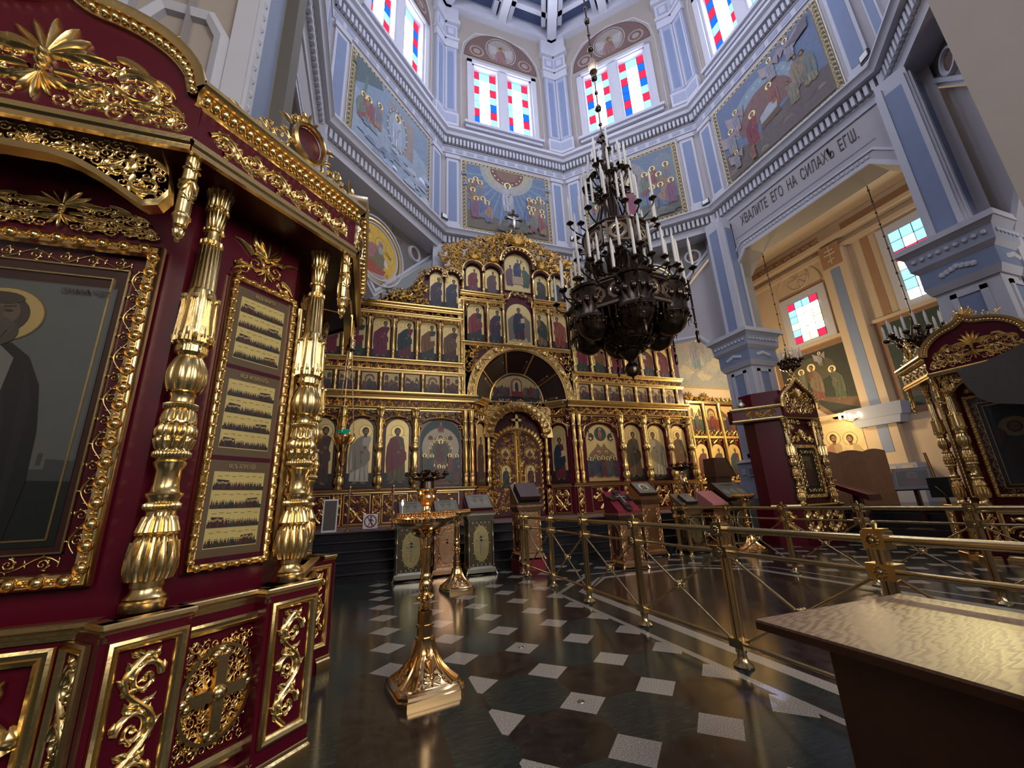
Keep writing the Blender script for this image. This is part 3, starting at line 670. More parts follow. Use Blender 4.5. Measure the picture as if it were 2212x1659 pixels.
p.poly((.46, .42, .46), [(-.62, 2.38), (-.1, 2.05), (.1, 2.05), (.62, 2.38), (.52, 2.2), (.12, 1.75), (-.12, 1.75), (-.52, 2.2)])
saint(p, 0, .95, 1.5, (.42, .44, .52), (.48, .48, .54), .0, FH, ring=(.3, .25, .14))
group(p, [(-1.38, 1.35), (-1.5, 1.2), (-1.2, 1.2), (-1.42, .8), (-1.1, .45), (-.85, .3), (-1.38, .4)], 1.05)
group(p, [(1.3, 1.0), (.95, .85), (1.45, .85), (1.15, .8), (.85, .45), (1.1, .42), (1.4, .38), (1.0, .2), (1.42, .15)], 1.05)
rocks(p, (.20, .19, .16), (-.6, .8, .1, .4), 3)
MURALS = []
def mural(name, label, phi, pic, z0=11.45, txt=()):
    F = side_F(phi, 0, z0); o = pic.build(name, F, None, FRESCO, .00018); tag(o, label, 'mural', 'murals in the drum above the dentil cornice')
    R = side_T(phi)
    for body, u, v, s, xs in txt: text('inscription', body, s, CREAM, R@TR((u, -.055, z0+v))@RX(pi/2), o, .001, 0, xs)
    return o
mural('mural', 'blue square mural of a white robed figure with spread arms under golden half disc', 0, p, txt=(('Вознесенїе', -1.12, 2.62, .26, .62), ('Господне', 1.2, 2.05, .24, .62)))
# front right: the Descent of the Holy Spirit
p = mural_base(MW, MH, (.19, .25, .35), (.15, .17, .18), .22)
p.poly((.24, .28, .34), [(.9, 1.2), (1.7, 1.2), (1.7, 2.6), (1.3, 2.8), (.9, 2.5)]); p.ell((.30, .30, .34), -.3, 2.0, .95, .95, 24)
for k in range(20): a = 2*pi*k/20; p.poly((.38, .34, .36), [(-.3+.6*cos(a), 2+.6*sin(a)), (-.3+.93*cos(a-.07), 2+.93*sin(a-.07)), (-.3+.93*cos(a+.07), 2+.93*sin(a+.07))])
p.ell((.22, .12, .12), -.3, 2.0, .62, .62, 24); p.ell((.62, .52, .32), -.3, 1.98, .34, .42); p.poly((.70, .66, .60), [(-.55, 2.2), (-.3, 1.9), (-.05, 2.2), (-.25, 2.0), (-.3, 2.25), (-.36, 2.0)])
saint(p, -.1, .35, 1.55, (.34, .10, .16), (.30, .09, .14), 0, FH)
group(p, [(.55, 1.05), (.95, 1.2), (1.35, 1.2), (1.15, .85), (.75, .35), (1.15, .35), (1.45, .4), (-1.4, 1.0), (-1.0, .9), (-1.3, .3), (-.8, .25)], 1.15)
rocks(p, (.18, .19, .18), (.4, 1.5, .05, .3), 5)
mural('mural', 'grey blue mural of haloed figures round a rayed disc, half behind the chandelier', pi/4, p, txt=(('Ст҃аго Духа', 1.0, 2.55, .24, .62), ('Сошествїе', -1.1, 2.6, .24, .6)))
# right: the Nativity
p = mural_base(MW, MH, (.17, .22, .36), (.17, .14, .14), .30)
p.ell((.28, .36, .46), -.15, 1.35, 1.28, 1.25, 28, -.1, pi+.1); p.ell((.24, .14, .14), -.1, 1.25, .92, .95, 26, -.2, pi+.2)
for k in range(14): a = pi*k/13; p.ell((.42, .48, .54), -.15+1.1*cos(a), 1.35+1.08*sin(a), .06, .05, 8)
rocks(p, (.22, .18, .17), (-1.6, 1.6, .05, .8), 8)
saint(p, -.62, .5, 1.25, (.28, .07, .10), (.24, .06, .09), .8, FH, beard=False, hair=(.20, .05, .07)); saint(p, .22, 1.05, 1.05, (.30, .14, .10), (.28, .12, .12), -.5, FH)
p.poly((.46, .48, .56), [(-.3, .95), (.25, 1.05), (.3, 1.3), (.05, 1.4), (-.3, 1.2)]); p.poly((.18, .11, .08), [(-.35, .75), (.35, .85), (.3, 1.05), (-.3, .95)]); p.ell(SKIN, .22, 1.32, .08)
saint(p, .75, .62, .95, (.24, .22, .16), (.28, .26, .20), -.9, None); saint(p, 1.25, .75, 1.35, (.28, .26, .18), (.20, .22, .22), -.3, None); saint(p, 1.0, .95, 1.2, (.22, .20, .18), (.30, .24, .18), .2, None)
angel(p, -1.35, .85, 1.0, (.36, .32, .30)); angel(p, -1.05, 1.45, .9, (.40, .30, .34)); angel(p, .35, 2.0, .85, (.34, .30, .34)); angel(p, .95, 2.05, .85, (.30, .26, .32), -1); angel(p, -1.3, .2, .7, (.30, .28, .24))
saint(p, -.75, .05, .62, (.34, .16, .13), (.30, .14, .12), .9, None); p.poly((.18, .16, .20), [(.9, 2.55), (1.6, 2.9), (1.55, 2.5), (1.2, 2.4)])
mural('mural', 'blue mural of woman in red, angels and shepherds above the lettered arch', pi/2, p, txt=(('Рж҃тво Христово', -.45, 2.42, .22, .6),))
# front left
p = mural_base(MW, MH, (.26, .34, .46), (.36, .44, .56), .55)
p.poly((.12, .17, .20), [(-1.7, 2.95), (-1.7, 1.9), (-1.2, 2.3), (-.6, 2.7), (-.7, 2.95)]); p.poly((.16, .22, .22), [(-1.5, 1.0), (-1.38, 1.0), (-1.2, 2.6), (-1.3, 2.6)])
for k in range(6): a = .3+k*.5; p.poly((.13, .19, .20), [(-1.25, 2.55), (-1.25+.6*cos(a), 2.55+.42*sin(a)), (-1.25+.55*cos(a+.14), 2.5+.36*sin(a+.14))])
p.poly((.36, .30, .28), [(-.3, 1.1), (.9, 1.1), (.9, 2.6), (-.3, 2.7)]); p.ell((.20, .22, .28), .1, 1.75, .5, .85); p.ell((.36, .42, .52), .1, 1.72, .42, .75)
for k in range(18): a = 2*pi*k/18; p.ell((.80, .78, .62), .1+.46*cos(a), 1.75+.8*sin(a), .028, .028, 7)
saint(p, .1, 1.0, 1.45, (.46, .52, .66), (.42, .48, .62), 0, FH); blob(p, (.34, .20, .20), -1.15, 1.25, .45, .5, 4); group(p, [(-1.4, .75), (-1.1, .8), (-.75, 1.0)], 1.1)
rocks(p, (.40, .48, .62), (-1.2, 1.6, .1, 1.0), 11); rocks(p, (.30, .38, .52), (-1.4, 1.6, .1, .9), 12); rocks(p, (.52, .58, .70), (0, 1.6, .1, .8), 15)
mural('mural', 'pale blue washed mural of a figure in a dark oval, above the gold roundel', -pi/4, p)
# lunettes above the windows
for ph, nm in SIDES[:4]:
    p = Pic(); n = 24
    def half(c, k, lift=0): p.poly(c, [(1.76*k*cos(pi*i/n), lift+1.74*k*max(0, sin(pi*i/n))) for i in range(n+1)])
    half((.42, .38, .34), 1.0); half((.10, .07, .06), .985); half((.20, .12, .11), .96, .02)
    for sg in (-1, 1):
        for r_ in (.34, .26, .16): p.ell((.38, .30, .26) if r_ != .26 else (.17, .10, .10), sg*1.15, .42, r_, r_*.95, 16)
    for k, (c, r_) in enumerate((((.44, .40, .38), .80), ((.16, .11, .10), .75), ((.36, .31, .29), .70))): p.ell(c, 0, .82, r_*.92, r_, 26)
    p.poly((.46, .42, .42), [(-.1, 1.0), (-.58, 1.1), (-.50, .55), (-.1, .6)]); p.poly((.46, .42, .42), [(.1, 1.0), (.58, 1.1), (.50, .55), (.1, .6)])
    saint(p, 0, -.55, 1.75, (.24, .15, .14), (.30, .17, .17), 0, (.40, .33, .24), beard=False)
    # keep only the part inside the disc: the body is cropped by a border band
    p.poly((.20, .12, .11), [(-.7, -.6), (.7, -.6), (.7, .02), (.5, .2), (.25, .14), (0, .12), (-.25, .14), (-.5, .2), (-.7, .02)])
    p.l = [(c, [(x, max(0, y)) for x, y in pts]) for c, pts in p.l]
    o = p.build('lunette_painting', side_F(ph, 0, 20.40), None, FRESCO, .00018)
    tag(o, 'brown winged figure painting over the '+{'wall_front': 'window straight above the iconostasis', 'wall_front_right': 'window behind the chandelier chain', 'wall_right': 'window above the manger mural', 'wall_front_left': 'window above the pale blue mural'}[nm], 'lunette painting')
# round evangelist medallions and small cross medallions on the V panels
def ringm(mb, T, c, r0, r1, q, n=40, sect=((0, 0), (.3, 1), (.7, 1), (1, 0))):
    mb.loft([[Vector(c)+Vector((cos(2*pi*i/n)*(r0+(r1-r0)*a), -q*b_, sin(2*pi*i/n)*(r0+(r1-r0)*a))) for i in range(n)] for a, b_ in sect], True, False, T)
for ph, nm in SIDES:
    if nm not in ('wall_front_left', 'wall_front_right', 'wall_back_right'): continue
    T = side_T(ph)@TR((0, .5, 0)); left = nm == 'wall_front_left'
    if nm != 'wall_back_right':
        p = Pic(); p.ell((.62, .40, .06), 0, 0, .86, .86, 40)
        r = random.Random(3)
        for k in range(30): a, d = r.random()*6.28, .8*r.random(); p.ell((.70, .47, .09) if k % 2 else (.54, .33, .05), d*cos(a), d*sin(a), .07, .06, 7)
        p.ell((.25, .13, .05), .16, .30, .235, .26); p.ell((.66, .43, .08), .16, .30, .22, .245)
        p.poly((.42, .20, .20), [(-.50, .05), (-.2, .22), (.1, .22), (.3, -.02), (.35, -.4), (-.3, -.5), (-.6, -.4)])
        p.poly((.24, .20, .12), [(.0, .12), (.25, .08), (.42, -.2), (.3, -.5), (-.3, -.55), (-.5, -.35), (-.1, -.25)])
        p.poly((.45, .10, .07), [(-.5, -.42), (-.15, -.38), (.1, -.5), (.42, -.48), (.3, -.78), (-.35, -.78)]); p.poly((.60, .55, .50), [(.35, -.05), (.5, -.18), (.47, -.38), (.33, -.3)]); p.poly((.44, .38, .42), [(-.2, -.78), (.2, -.7), (.5, -.6), (.3, -.8), (0, -.85)])
        p.ell((.42, .36, .34), .16, .30, .12, .15); p.ell((.36, .22, .14), .18, .27, .075, .10); p.ell((.48, .45, .44), .17, .12, .10, .13)
        o = thing('medallion', 'round gold roundel of a grey bearded seated figure, '+('left of the iconostasis' if left else 'hidden behind the chandelier candles'), 'medallion', T@Vector((0, 0, 8.77)))
        Rm = T.to_3x3().to_4x4()
        p.build('painting', lambda u, v, h: Rm@Vector((u, -.04-h, v)), o, FRESCO)
        mb = MB(); ringm(mb, Rm, (0, 0, 0), .84, .96, .07); mb.m = 1; ringm(mb, Rm, (0, 0, 0), .95, 1.05, .10); mb.m = 0; ringm(mb, Rm, (0, 0, 0), 1.04, 1.16, .13)
        mb.build('frame', [WHITE, GOLDF], o)
        text('inscription', 'ЛУКА', .15, BLACK, Rm@TR((.5, -.06, .1))@RX(pi/2)@RZ(-.5), o, .001, 0, .7); text('inscription', 'ЕВ҃Г', .15, BLACK, Rm@TR((-.35, -.06, .5))@RX(pi/2)@RZ(.4), o, .001, 0, .7)
    for sg in (-1, 1):
        o = thing('cross_medallion', 'small brown cross medallion in white ring, '+{'wall_front_left': ('behind the kiosk top, left of the gold roundel', 'between the gold roundel and the iconostasis crest'), 'wall_front_right': ('left of the chandelier candles', 'right of the chandelier candles'), 'wall_back_right': ('in the grey triangle right of the lettered arch', 'far right beyond the frame edge')}[nm][(sg+1)//2], 'medallion', T@Vector((sg*1.76, 0, 9.72)))
        Rm = T.to_3x3().to_4x4(); p = Pic(); p.ell((.13, .075, .06), 0, 0, .2, .2, 24)
        for k in range(4): a = pi/4+k*pi/2; p.ell((.20, .11, .09), .09*cos(a), .09*sin(a), .07, .07, 10)
        p.build('painting', lambda u, v, h: Rm@Vector((u, -.03-h, v)), o, FRESCO)
        mb = MB(); ringm(mb, Rm, (0, 0, 0), .19, .31, .08, 28); mb.build('frame', WHITE, o)
    mb = MB(); q = Orn()   # stencilled scrolls on the grey panel
    for sg in (-1, 1):
        for k in range(9):
            rr = random.Random(k); u, z = sg*(.35+rr.random()*2.1), 10.2-rr.random()*1.9
            if z > 7.9+1.0*abs(u): q.scroll(u, z, .17, rr.random()*6, 1, 1.1, .12, 2, 10, False)
    q.bake(mb, lambda u, v, h: T@Vector((u, -.004-h*.05, v)), False); o = mb.build('trim_stencil', TAN if False else STONE, None, 0); struct(o)
# lettering over the right arch
wr = bpy.data.objects['wall_right']
text('inscription', 'ХВАЛИТЕ  ЕГО  НА  СИЛАХЪ  ЕГѠ.', .50, BLACK, side_T(pi/2)@TR((.02, -.012, 9.88))@RX(pi/2), wr, .002, 0, .415)

# ================================================================== right arm: side altar
XE = 16.5
mb = MB(); mb.m = 0
mb.box(XE, XE+.3, 2, 14, 0, 12.2)
mb.m = 3; mb.box(11.6, XE, 2, 14, 11.2, 11.4)
mb.m = 0
for k, (z0, z1, d) in enumerate(((10.4, 10.55, .35), (10.0, 10.15, .2), (6.78, 6.9, .1))): mb.m = (1, 1, 3)[k]; mb.box(XE-d, XE, 2, 14, z0, z1)
mb.m = 1; mb.box(XE-.25, XE, 8.3, 9.15, 0, 10.0)                    # wall pilaster
mb.m = 2; mb.box(XE-.262, XE, 8.56, 8.88, 4.0, 9.3); mb.box(XE-.262, XE, 8.56, 8.88, 2.4, 3.4)
mb.m = 4; mb.frus((XE-.1, 8.72), .35, .75, 3.55, .45, .85, 3.95); mb.frus((XE-.1, 8.72), .30, .62, 3.3, .34, .7, 3.55)
mb.m = 4; mb.box(XE-.45, XE, 8.0, 9.45, 0, 2.0); mb.m = 1
for y in (8.25, 8.7, 9.15): mb.box(XE-.46, XE-.45, y-.15, y+.15, 1.72, 1.92)
mb.m = 1; mb.tube([(XE-.3, 12.5, 3.9), (XE-.3, 9.2, 3.9)], .06, 6)
struct(mb.build('wall_side_altar', [WARM, WARM, BLUE, WARM, BLUEL, GREYP], None, 30))
mb = MB(); mb.m = 0
mb.box(XE+.0, XE+.02, 9.25, 10.9, .8, 3.95) ; mb.build
mb2 = MB(); mb2.box(11.9, XE+.3, 13.4, 13.6, 0, 11.2); struct(mb2.build('wall_side_back', [WARM], None, 0))
FXE = lambda y0, z0: (lambda u, v, h: Vector((XE-.02-h, y0-u, z0+v)))
# windows of the side altar
def aisle_window(n, yc, hw, z0, z1, rows):
    mb = MB(); mb.box(XE-.08, XE-.01, yc-hw-.32, yc+hw+.32, z0-.25, z1+.3); fr = struct(mb.build('window_%d' % n, WHITE, None, 0))
    mb = MB(); cols = len(rows[0]); dy, dz = 2*hw/cols, (z1-z0)/len(rows); g = .013; K = 'wbcr.y'
    for i, row in enumerate(rows[::-1]):
        for j, ch in enumerate(row):
            y = yc+hw-j*dy; mb.m = K.index(ch)
            mb.add([(XE-.10, y-g, z0+i*dz+g), (XE-.10, y-dy+g, z0+i*dz+g), (XE-.10, y-dy+g, z0+(i+1)*dz-g), (XE-.10, y-g, z0+(i+1)*dz-g)], [(0, 1, 2, 3)])
    mb.m = 4; mb.add([(XE-.09, yc+hw, z0), (XE-.09, yc-hw, z0), (XE-.09, yc-hw, z1), (XE-.09, yc+hw, z1)], [(0, 1, 2, 3)])
    mb.build('pane', [PWS, PB, PC, PR, LEAD, PY], fr, 0)
aisle_window(11, 10.28, .62, 7.05, 8.8, ['rccr', 'cwww', 'cwwy', 'ywwy', 'cwww', 'ryyr']); aisle_window(12, 6.2, .82, 7.1, 9.6, ['cccyy', 'cwcyy', 'rrryr', 'ywwwy', 'cwwwy', 'cwwyy', 'wwwyy'])
# painted bands round them
def tanband(mb, y0, y1, z0, z1, b):
    for a in ((y0-b, y1+b, z1, z1+b), (y0-b, y1+b, z0-b, z0), (y0-b, y0, z0, z1), (y1, y1+b, z0, z1)): mb.box(XE-.014, XE, *a)
mb = MB(); tanband(mb, 9.6, 11.0, 6.95, 9.05, .22); tanband(mb, 5.0, 7.6, 6.95, 10.0, .25); mb.box(XE-.014, XE, 2, 8.3, 10.6, 11.0); mb.box(XE-.014, XE, 9.15, 13, 10.6, 11.0); mb.box(XE-.265, XE, 8.4, 9.1, 9.4, 10.3)
struct(mb.build('trim_9', TAN, None, 0))
mb = MB(); q = Orn()
q.ext(rinceau(3.2, .3, 1.3, 10, 1), 1.7, 10.8); 
for k in range(10): q.scroll(9.2+k*.4, 10.8, .14, 0, 1, 1.2, .14, 1, 10)
q.bake(mb, lambda u, v, h: Vector((XE-.02-h*.1, u, v)), False)
for a in (0, pi/4, pi/2, 3*pi/4): mb.tube([(XE-.02, 10.28-.4*cos(a), 9.75-.4*sin(a)), (XE-.02, 10.28+.4*cos(a), 9.75+.4*sin(a))], .02, 4)
mb.tube([(XE-.02, 10.28+.45*cos(2*pi*i/24), 9.75+.45*sin(2*pi*i/24)) for i in range(25)], .03, 4); mb.tube([(XE-.02, 10.28+.9*cos(pi*i/16), 9.3+.9*sin(pi*i/16)) for i in range(17)], .03, 4)
mb.tube([(XE-.27, 8.75, 9.5), (XE-.27, 8.75, 10.25)], .025, 4); mb.tube([(XE-.27, 8.6, 10.08), (XE-.27, 8.9, 10.08)], .025, 4); mb.tube([(XE-.27, 8.55, 9.92), (XE-.27, 8.95, 9.92)], .025, 4); mb.tube([(XE-.27, 8.63, 9.72), (XE-.27, 8.87, 9.64)], .025, 4)
struct(mb.build('trim_10', WARM, None, 30))
# murals of the side altar
p = Pic(); w, h = 2.6, 2.6
p.poly((.30, .17, .10), [(-w/2-.2, .95), (-w/2-.2, h+.2), (w/2+.2, h+.2), (w/2+.2, -.15), (.3, -.15), (-.6, .75)]); p.poly((.045, .05, .04), [(-w/2, 1.15), (-w/2, h), (w/2, h), (w/2, .0), (.35, .05), (-.5, .95)])
p.ell((.10, .09, .06), 0, 1.9, .8, .5); p.poly((.17, .10, .06), [(-.9, 1.05), (w/2, .1), (w/2, .5), (.2, .75), (-.9, 1.25)])
saint(p, -.55, .85, 1.25, (.20, .19, .14), (.15, .15, .12), .5, FH); saint(p, -.02, .65, 1.55, (.22, .09, .07), (.22, .16, .11), -.3, FH); saint(p, .75, .55, 1.35, (.10, .12, .08), (.12, .13, .09), -.6, FH)
angel(p, -.85, 1.85, .7, (.20, .17, .10)); angel(p, .35, 1.95, .6, (.22, .17, .10))
tag(p.build('mural', FXE(10.55, 3.95), None, FRESCO), 'dark green mural of three haloed figures beneath the smaller stained side window', 'mural')
p = Pic(); w, h = 3.0, 2.9
p.rect((.33, .18, .10), -.2, w+.2, -.2, h+.2); p.rect((.04, .06, .05), 0, w, 0, h); p.poly((.08, .09, .10), [(.2, .3), (w, .2), (w, 1.8), (.8, 2.2)]); saint(p, .8, .3, 1.9, (.08, .10, .10), (.10, .10, .08), .3, FH); saint(p, 1.7, .3, 1.9, (.10, .08, .07), (.07, .10, .09), .3, FH)
tag(p.build('mural', FXE(8.0, 3.75), None, FRESCO), 'dark green mural with tan border beneath the larger stained window at far right', 'mural')
p = Pic(); p.rect((.66, .50, .28), -.8, .85, 0, 3.0); saint(p, -.25, .1, 2.3, (.55, .40, .22), (.50, .24, .14), .3, (.70, .55, .25)); saint(p, .45, .1, 2.2, (.62, .48, .28), (.58, .42, .22), -.3, (.70, .55, .25))
tag(p.build('mural', FXE(10.3, 1.0), None, FRESCO), 'pale yellow wall painting of outlined saints in the lit passage behind the red shrine', 'mural')
# cloudy angel mural behind the pier and the little icon screen under it
mb = MB(); mb.m = 0; mb.box(11.0, 16.5, 13.0, 13.2, 5.2, 10); struct(mb.build('wall_apse', [WARM], None, 0))
FY = lambda x0, z0, y: (lambda u, v, h: Vector((x0+u, y-.02-h, z0+v)))
p = Pic(); p.poly((.44, .34, .20), [(-1.35, -.3), (2.0, -.3), (2.0, 2.2), (1.1, 2.75), (-.4, 2.55), (-1.35, 1.3)]); p.poly((.36, .36, .36), [(-1.2, -.2), (1.8, -.2), (1.8, 2.1), (1.0, 2.55), (-.35, 2.35), (-1.2, 1.2)])
for k in range(10): blob(p, ((.46, .44, .40), (.54, .48, .36), (.40, .38, .38))[k % 3], -.8+k*.28, .3+.35*((k*5) % 4)*.6, .42, .25, k)
angel(p, .0, .55, 1.6, (.22, .30, .36)); blob(p, (.46, .22, .18), 1.2, 2.0, .3, .35, 7)
tag(p.build('mural', FY(13.1, 5.9, 13.0), None, FRESCO), 'cloudy mural of an angel in blue left of the white capital', 'mural')
o = thing('side_icon_screen', 'small two tier gilded icon screen standing behind the white pier', 'icon screen', (13.6, 12.9, .84))
mb = MB(); mb.box(-1.6, 1.9, .02, .2, 0, 4.15); mb.build('frame', BURG, o, 0)
mb = MB(); q = Orn()
for x in (-1.5, -.72, .12, .98, 1.85):
    mb.lathe([(0, .09), (.9, .09), (.95, .11), (1.0, .07), (2.2, .07, 6, .3), (2.3, .1), (3.9, .06, 6, .3, .5), (4.1, .1)], 10, TR((x, -.04, 0)))
for z in (.85, 2.62, 4.05): mb.box(-1.6, 1.9, -.10, .04, z, z+.09); q.ext(rinceau(3.5, .2, 1.2, 8, 2), -1.6, z+.22)
for x in (-1.1, -.3, .55, 1.4): q.ext(panel_fill(.5, .6, 1, 8), x, .12); q.ext(panel_fill(.6, .22, 1, 8), x, 2.42)
for s in (-1, 1): q.palm(-.9+s*.4, 4.25, .35)
q.bake(mb, lambda u, v, h: Vector((u, -.02-h, v)), False); mb.build('carving', GOLDF, o)
random.seed(4)
for k, (x, wd) in enumerate(((-1.1, .6), (-.3, .66), (.55, .7), (1.4, .72))):
    icon_arch(wd, 1.45, PAL[k*2], PAL[k*3 % 10], .4).build('icon', frm((x, -.0, .97), (1, 0, 0), (0, 0, 1), (0, -1, 0)), o)
    scene_pic(wd, 1.25, k+31).build('icon', frm((x, -.0, 2.76), (1, 0, 0), (0, 0, 1), (0, -1, 0)), o)
# ================================================================== iconostasis
ZB = .838
ICO = thing('iconostasis', 'towering gilded icon screen with arched tiers of saints standing on the dark steps', 'iconostasis', (4.75, 12.4, ZB))
def part(mb, name, mt, smooth=40):
    o = mb.build(name, mt, ICO, smooth); o.location = (0, 0, -ZB); return o
def ipart(o): o.location = (0, 0, -ZB); return o
def inside(poly, x, y):
    c = False; j = len(poly)-1
    for i in range(len(poly)):
        (xi, yi), (xj, yj) = poly[i], poly[j]
        if (yi > y) != (yj > y) and x < (xj-xi)*(y-yi)/(yj-yi)+xi: c = not c
        j = i
    return c
def fill_region(poly, s, seed=1, n=12, leaves=3):
    r = random.Random(seed); o = Orn(); xs = [p[0] for p in poly]; ys = [p[1] for p in poly]; row = 0; y = min(ys)+s*.45
    while y < max(ys):
        x = min(xs)+(s*.5 if row % 2 else .05*s)
        while x < max(xs):
            if inside(poly, x, y): o.scroll(x+r.uniform(-.06, .06)*s, y+r.uniform(-.06, .06)*s, s*.50, r.random()*6.28, r.choice((-1, 1)), 1.25, .17, leaves, n)
            x += s
        y += s*.86; row += 1
    return o
PL = lambda y=0.: (lambda u, v, h: Vector((u, y-h, v)))
S2 = .70710678
def chf(sg):      # chamfer frame: v up, u along the chamfer from the wing corner inward
    return lambda u, v, h: Vector((sg*(1.70-u*S2+0*h)-sg*h*S2*1, u*S2-h*S2, v))
# ---- boards
mb = MB()
for sg in (-1, 1):
    x0, x1 = sorted((sg*1.70, sg*6.78)); mb.box(x0, x1, 0, .3, .84, 7.5)
    p = [(sg*1.70, 0), (sg*1.15, .55), (sg*1.15, .9), (sg*1.72, .9)]
    mb.prism(p if sg > 0 else p[::-1], .84, 4.5)
    mb.prism([(sg*2.05, 0), (sg*1.86, 0), (sg*1.86, .3), (sg*2.05, .3)][::sg], 4.5, 9.6)
    mb.box(*sorted((sg*2.05, sg*3.3)), 0, .25, 7.4, 9.0)
mb.box(-1.2, 1.2, .72, .9, .84, 4.7)
mb.box(-2.05, 2.05, .02, .3, 6.5, 9.7)
mb.prism([(-.6, 9.6), (.6, 9.6), (.5, 10.3), (0, 10.6), (-.5, 10.3)], .03, .25, 'y')
part(mb, 'backboard', BURG, 0)
# ---- cornices and ledges
def cornice(name, segs, prof):
    for a, b_, ex0, ex1 in segs:                  # each segment: start, end (x, y), facing -y side
        mb = MB(); d = Vector((b_[0]-a[0], b_[1]-a[1], 0)).normalized(); n = Vector((d.y, -d.x, 0))
        mb.loft([[Vector((*a, 0))+n*q-d*q*ex0+Vector((0, 0, z)) for q, z in prof], [Vector((*b_, 0))+n*q+d*q*ex1+Vector((0, 0, z)) for q, z in prof]], False, False); part(mb, name, [GOLDF], 30)
k = T225
LOW = [((-6.8, 0), (-1.70, 0), 0, k*-0+0), ((-1.70, 0), (-1.15, .55), 0, 0), ((-1.15, .72), (1.15, .72), 0, 0), ((1.15, .55), (1.70, 0), 0, 0), ((1.70, 0), (6.8, 0), 0, 0)]
LOW = [((-6.8, 0), (-1.70, 0), 0, k), ((-1.70, 0), (-1.15, .55), -k, 0), ((1.15, .55), (1.70, 0), 0, -k), ((1.70, 0), (6.8, 0), k, 0)]
def prof(z, h, q): return [(0, z), (q*.3, z+.02*h), (q*.3, z+.3*h), (q*.55, z+.35*h), (q*.6, z+.55*h), (q*.95, z+.7*h), (q, z+.85*h), (q, z+h), (0, z+h)]
cornice('cornice', LOW, prof(4.44, .2, .28)); cornice('ledge', LOW, prof(1.73, .10, .14)); cornice('ledge', LOW, prof(4.12, .08, .12)); cornice('plinth', LOW, prof(.84, .06, .1)[::1])
WING = [((-6.8, 0), (-2.02, 0), 0, 0), ((2.02, 0), (6.8, 0), 0, 0)]
for z, h, q in ((5.30, .10, .10), (5.60, .12, .16), (7.22, .09, .12), (7.46, .16, .22)): cornice('cornice', WING, prof(z, h, q))
CEN = [((-2.06, 0), (2.06, 0), 0, 0)]
cornice('cornice', [((-2.1, 0), (-.55, 0), 0, 0), ((.6, 0), (2.1, 0), 0, 0)], prof(8.06, .08, .12)); cornice('cornice', [((-2.1, 0), (-.55, 0), 0, 0), ((.6, 0), (2.1, 0), 0, 0)], prof(8.26, .12, .18)); cornice('cornice', CEN, prof(6.42, .10, .16))
# ---- friezes
def frieze(L, H, x, z, F=None, name='frieze', per=1.25, n=14, lv=3):
    mb = MB(); rinceau(L, H, per, n, lv).bake(mb, F or frm((x, -.01, z), (1, 0, 0), (0, 0, 1), (0, -1, 0)), False, 1.3); return part(mb, name, GOLDF, 0)
for x in (-6.78, 1.72): frieze(5.05, .24, x, 4.32)
for sg in (-1, 1): f = chf(sg); frieze(.74, .24, 0, 0, lambda u, v, h, f=f: f(u, 4.32+v, h))
for x in (-6.78, 2.05): frieze(4.7, .2, x, 5.49, per=1.4, n=12); frieze(4.7, .15, x, 7.38, per=1.4, n=10, lv=2)
frieze(1.45, .14, -2.04, 8.2, n=10, lv=2); frieze(1.45, .14, .6, 8.2, n=10, lv=2)
# ---- columns
def make_col(name, prof_, seg, mt=GOLDF):
    mb = MB(); mb.lathe(prof_, seg); return mb.build(name, mt, ICO, 45)
h = 2.3
big = [(0, .115), (.05, .12), (.06, .085), (.10, .085), (.16, .115, 8, .3), (.30, .105, 8, .3), (.36, .08), (.38, .10), (.42, .10), (.44, .075), (.55, .095, 8, .25), (.62, .085), (.66, .075), (.95, .09, 6, .3), (1.05, .07), (1.10, .105, 10, .2), (1.20, .12, 10, .25), (1.28, .075)]
big += [(1.30+.06*i, .072, 4, .4, i*.42) for i in range(12)]+[(2.02, .075), (2.05, .095), (2.1, .08, 8, .3), (2.25, .105, 8, .3), (2.28, .12), (2.31, .12)]
C1 = make_col('column', big, 16); C1.location = (-5.52, -.13, 1.84-ZB)
for x in (-6.55, -4.5, -3.5, 3.68, 4.67, 5.73, 6.69): share(C1, ICO, TR((x, -.13, 1.84-ZB)))
tw = [(0, .085), (.06, .09), (.08, .06), (.25, .075, 8, .3), (.3, .06), (.32, .08), (.36, .06)]+[(.4+.1*i, .062+.006*sin(i*1.6), 8, .3) for i in range(9)]+[(1.35, .085), (1.4, .09, 8, .3), (1.46, .06), (1.9, .066, 8, .3), (1.94, .085), (1.98, .06), (2.2, .085, 8, .2), (2.31, .09)]
C2 = make_col('column', tw, 12); C2.location = (-1.98, -.09, 1.84-ZB)
for x in (-1.78, 1.80, 2.02): share(C2, ICO, TR((x, -.09, 1.84-ZB)))
for x in (-1.05, 1.05): share(C1, ICO, TR((x, .56, 1.84-ZB))@Matrix.Diagonal((.75, .75, .88, 1)))
sm = [(0, .06), (.05, .06), (.06, .04), (.15, .055, 6, .3), (.2, .04), (.36, .052, 6, .4), (.40, .035), (.5, .05, 6, .3), (.58, .06), (.62, .06)]
C3 = make_col('column', sm, 10); C3.location = (-5.82, -.06, 4.67-ZB)
xs3 = [2.05+.627*i for i in range(8)]
for x in xs3:
    for sg in (-1, 1):
        if abs(sg*x+5.82) > .2: share(C3, ICO, TR((sg*x, -.06, 4.67-ZB)))
mid = [(0, .07), (.05, .07), (.07, .045), (.2, .062, 6, .3), (.26, .045), (.28, .06), (.55, .05, 6, .35), (.6, .062), (.9, .048, 6, .35), (1.1, .06), (1.15, .045), (1.3, .075), (1.34, .075)]
C4 = make_col('column', mid, 10); C4.location = (-4.97, -.07, 5.73-ZB)
xs2 = [2.06+.725*i for i in range(7)]
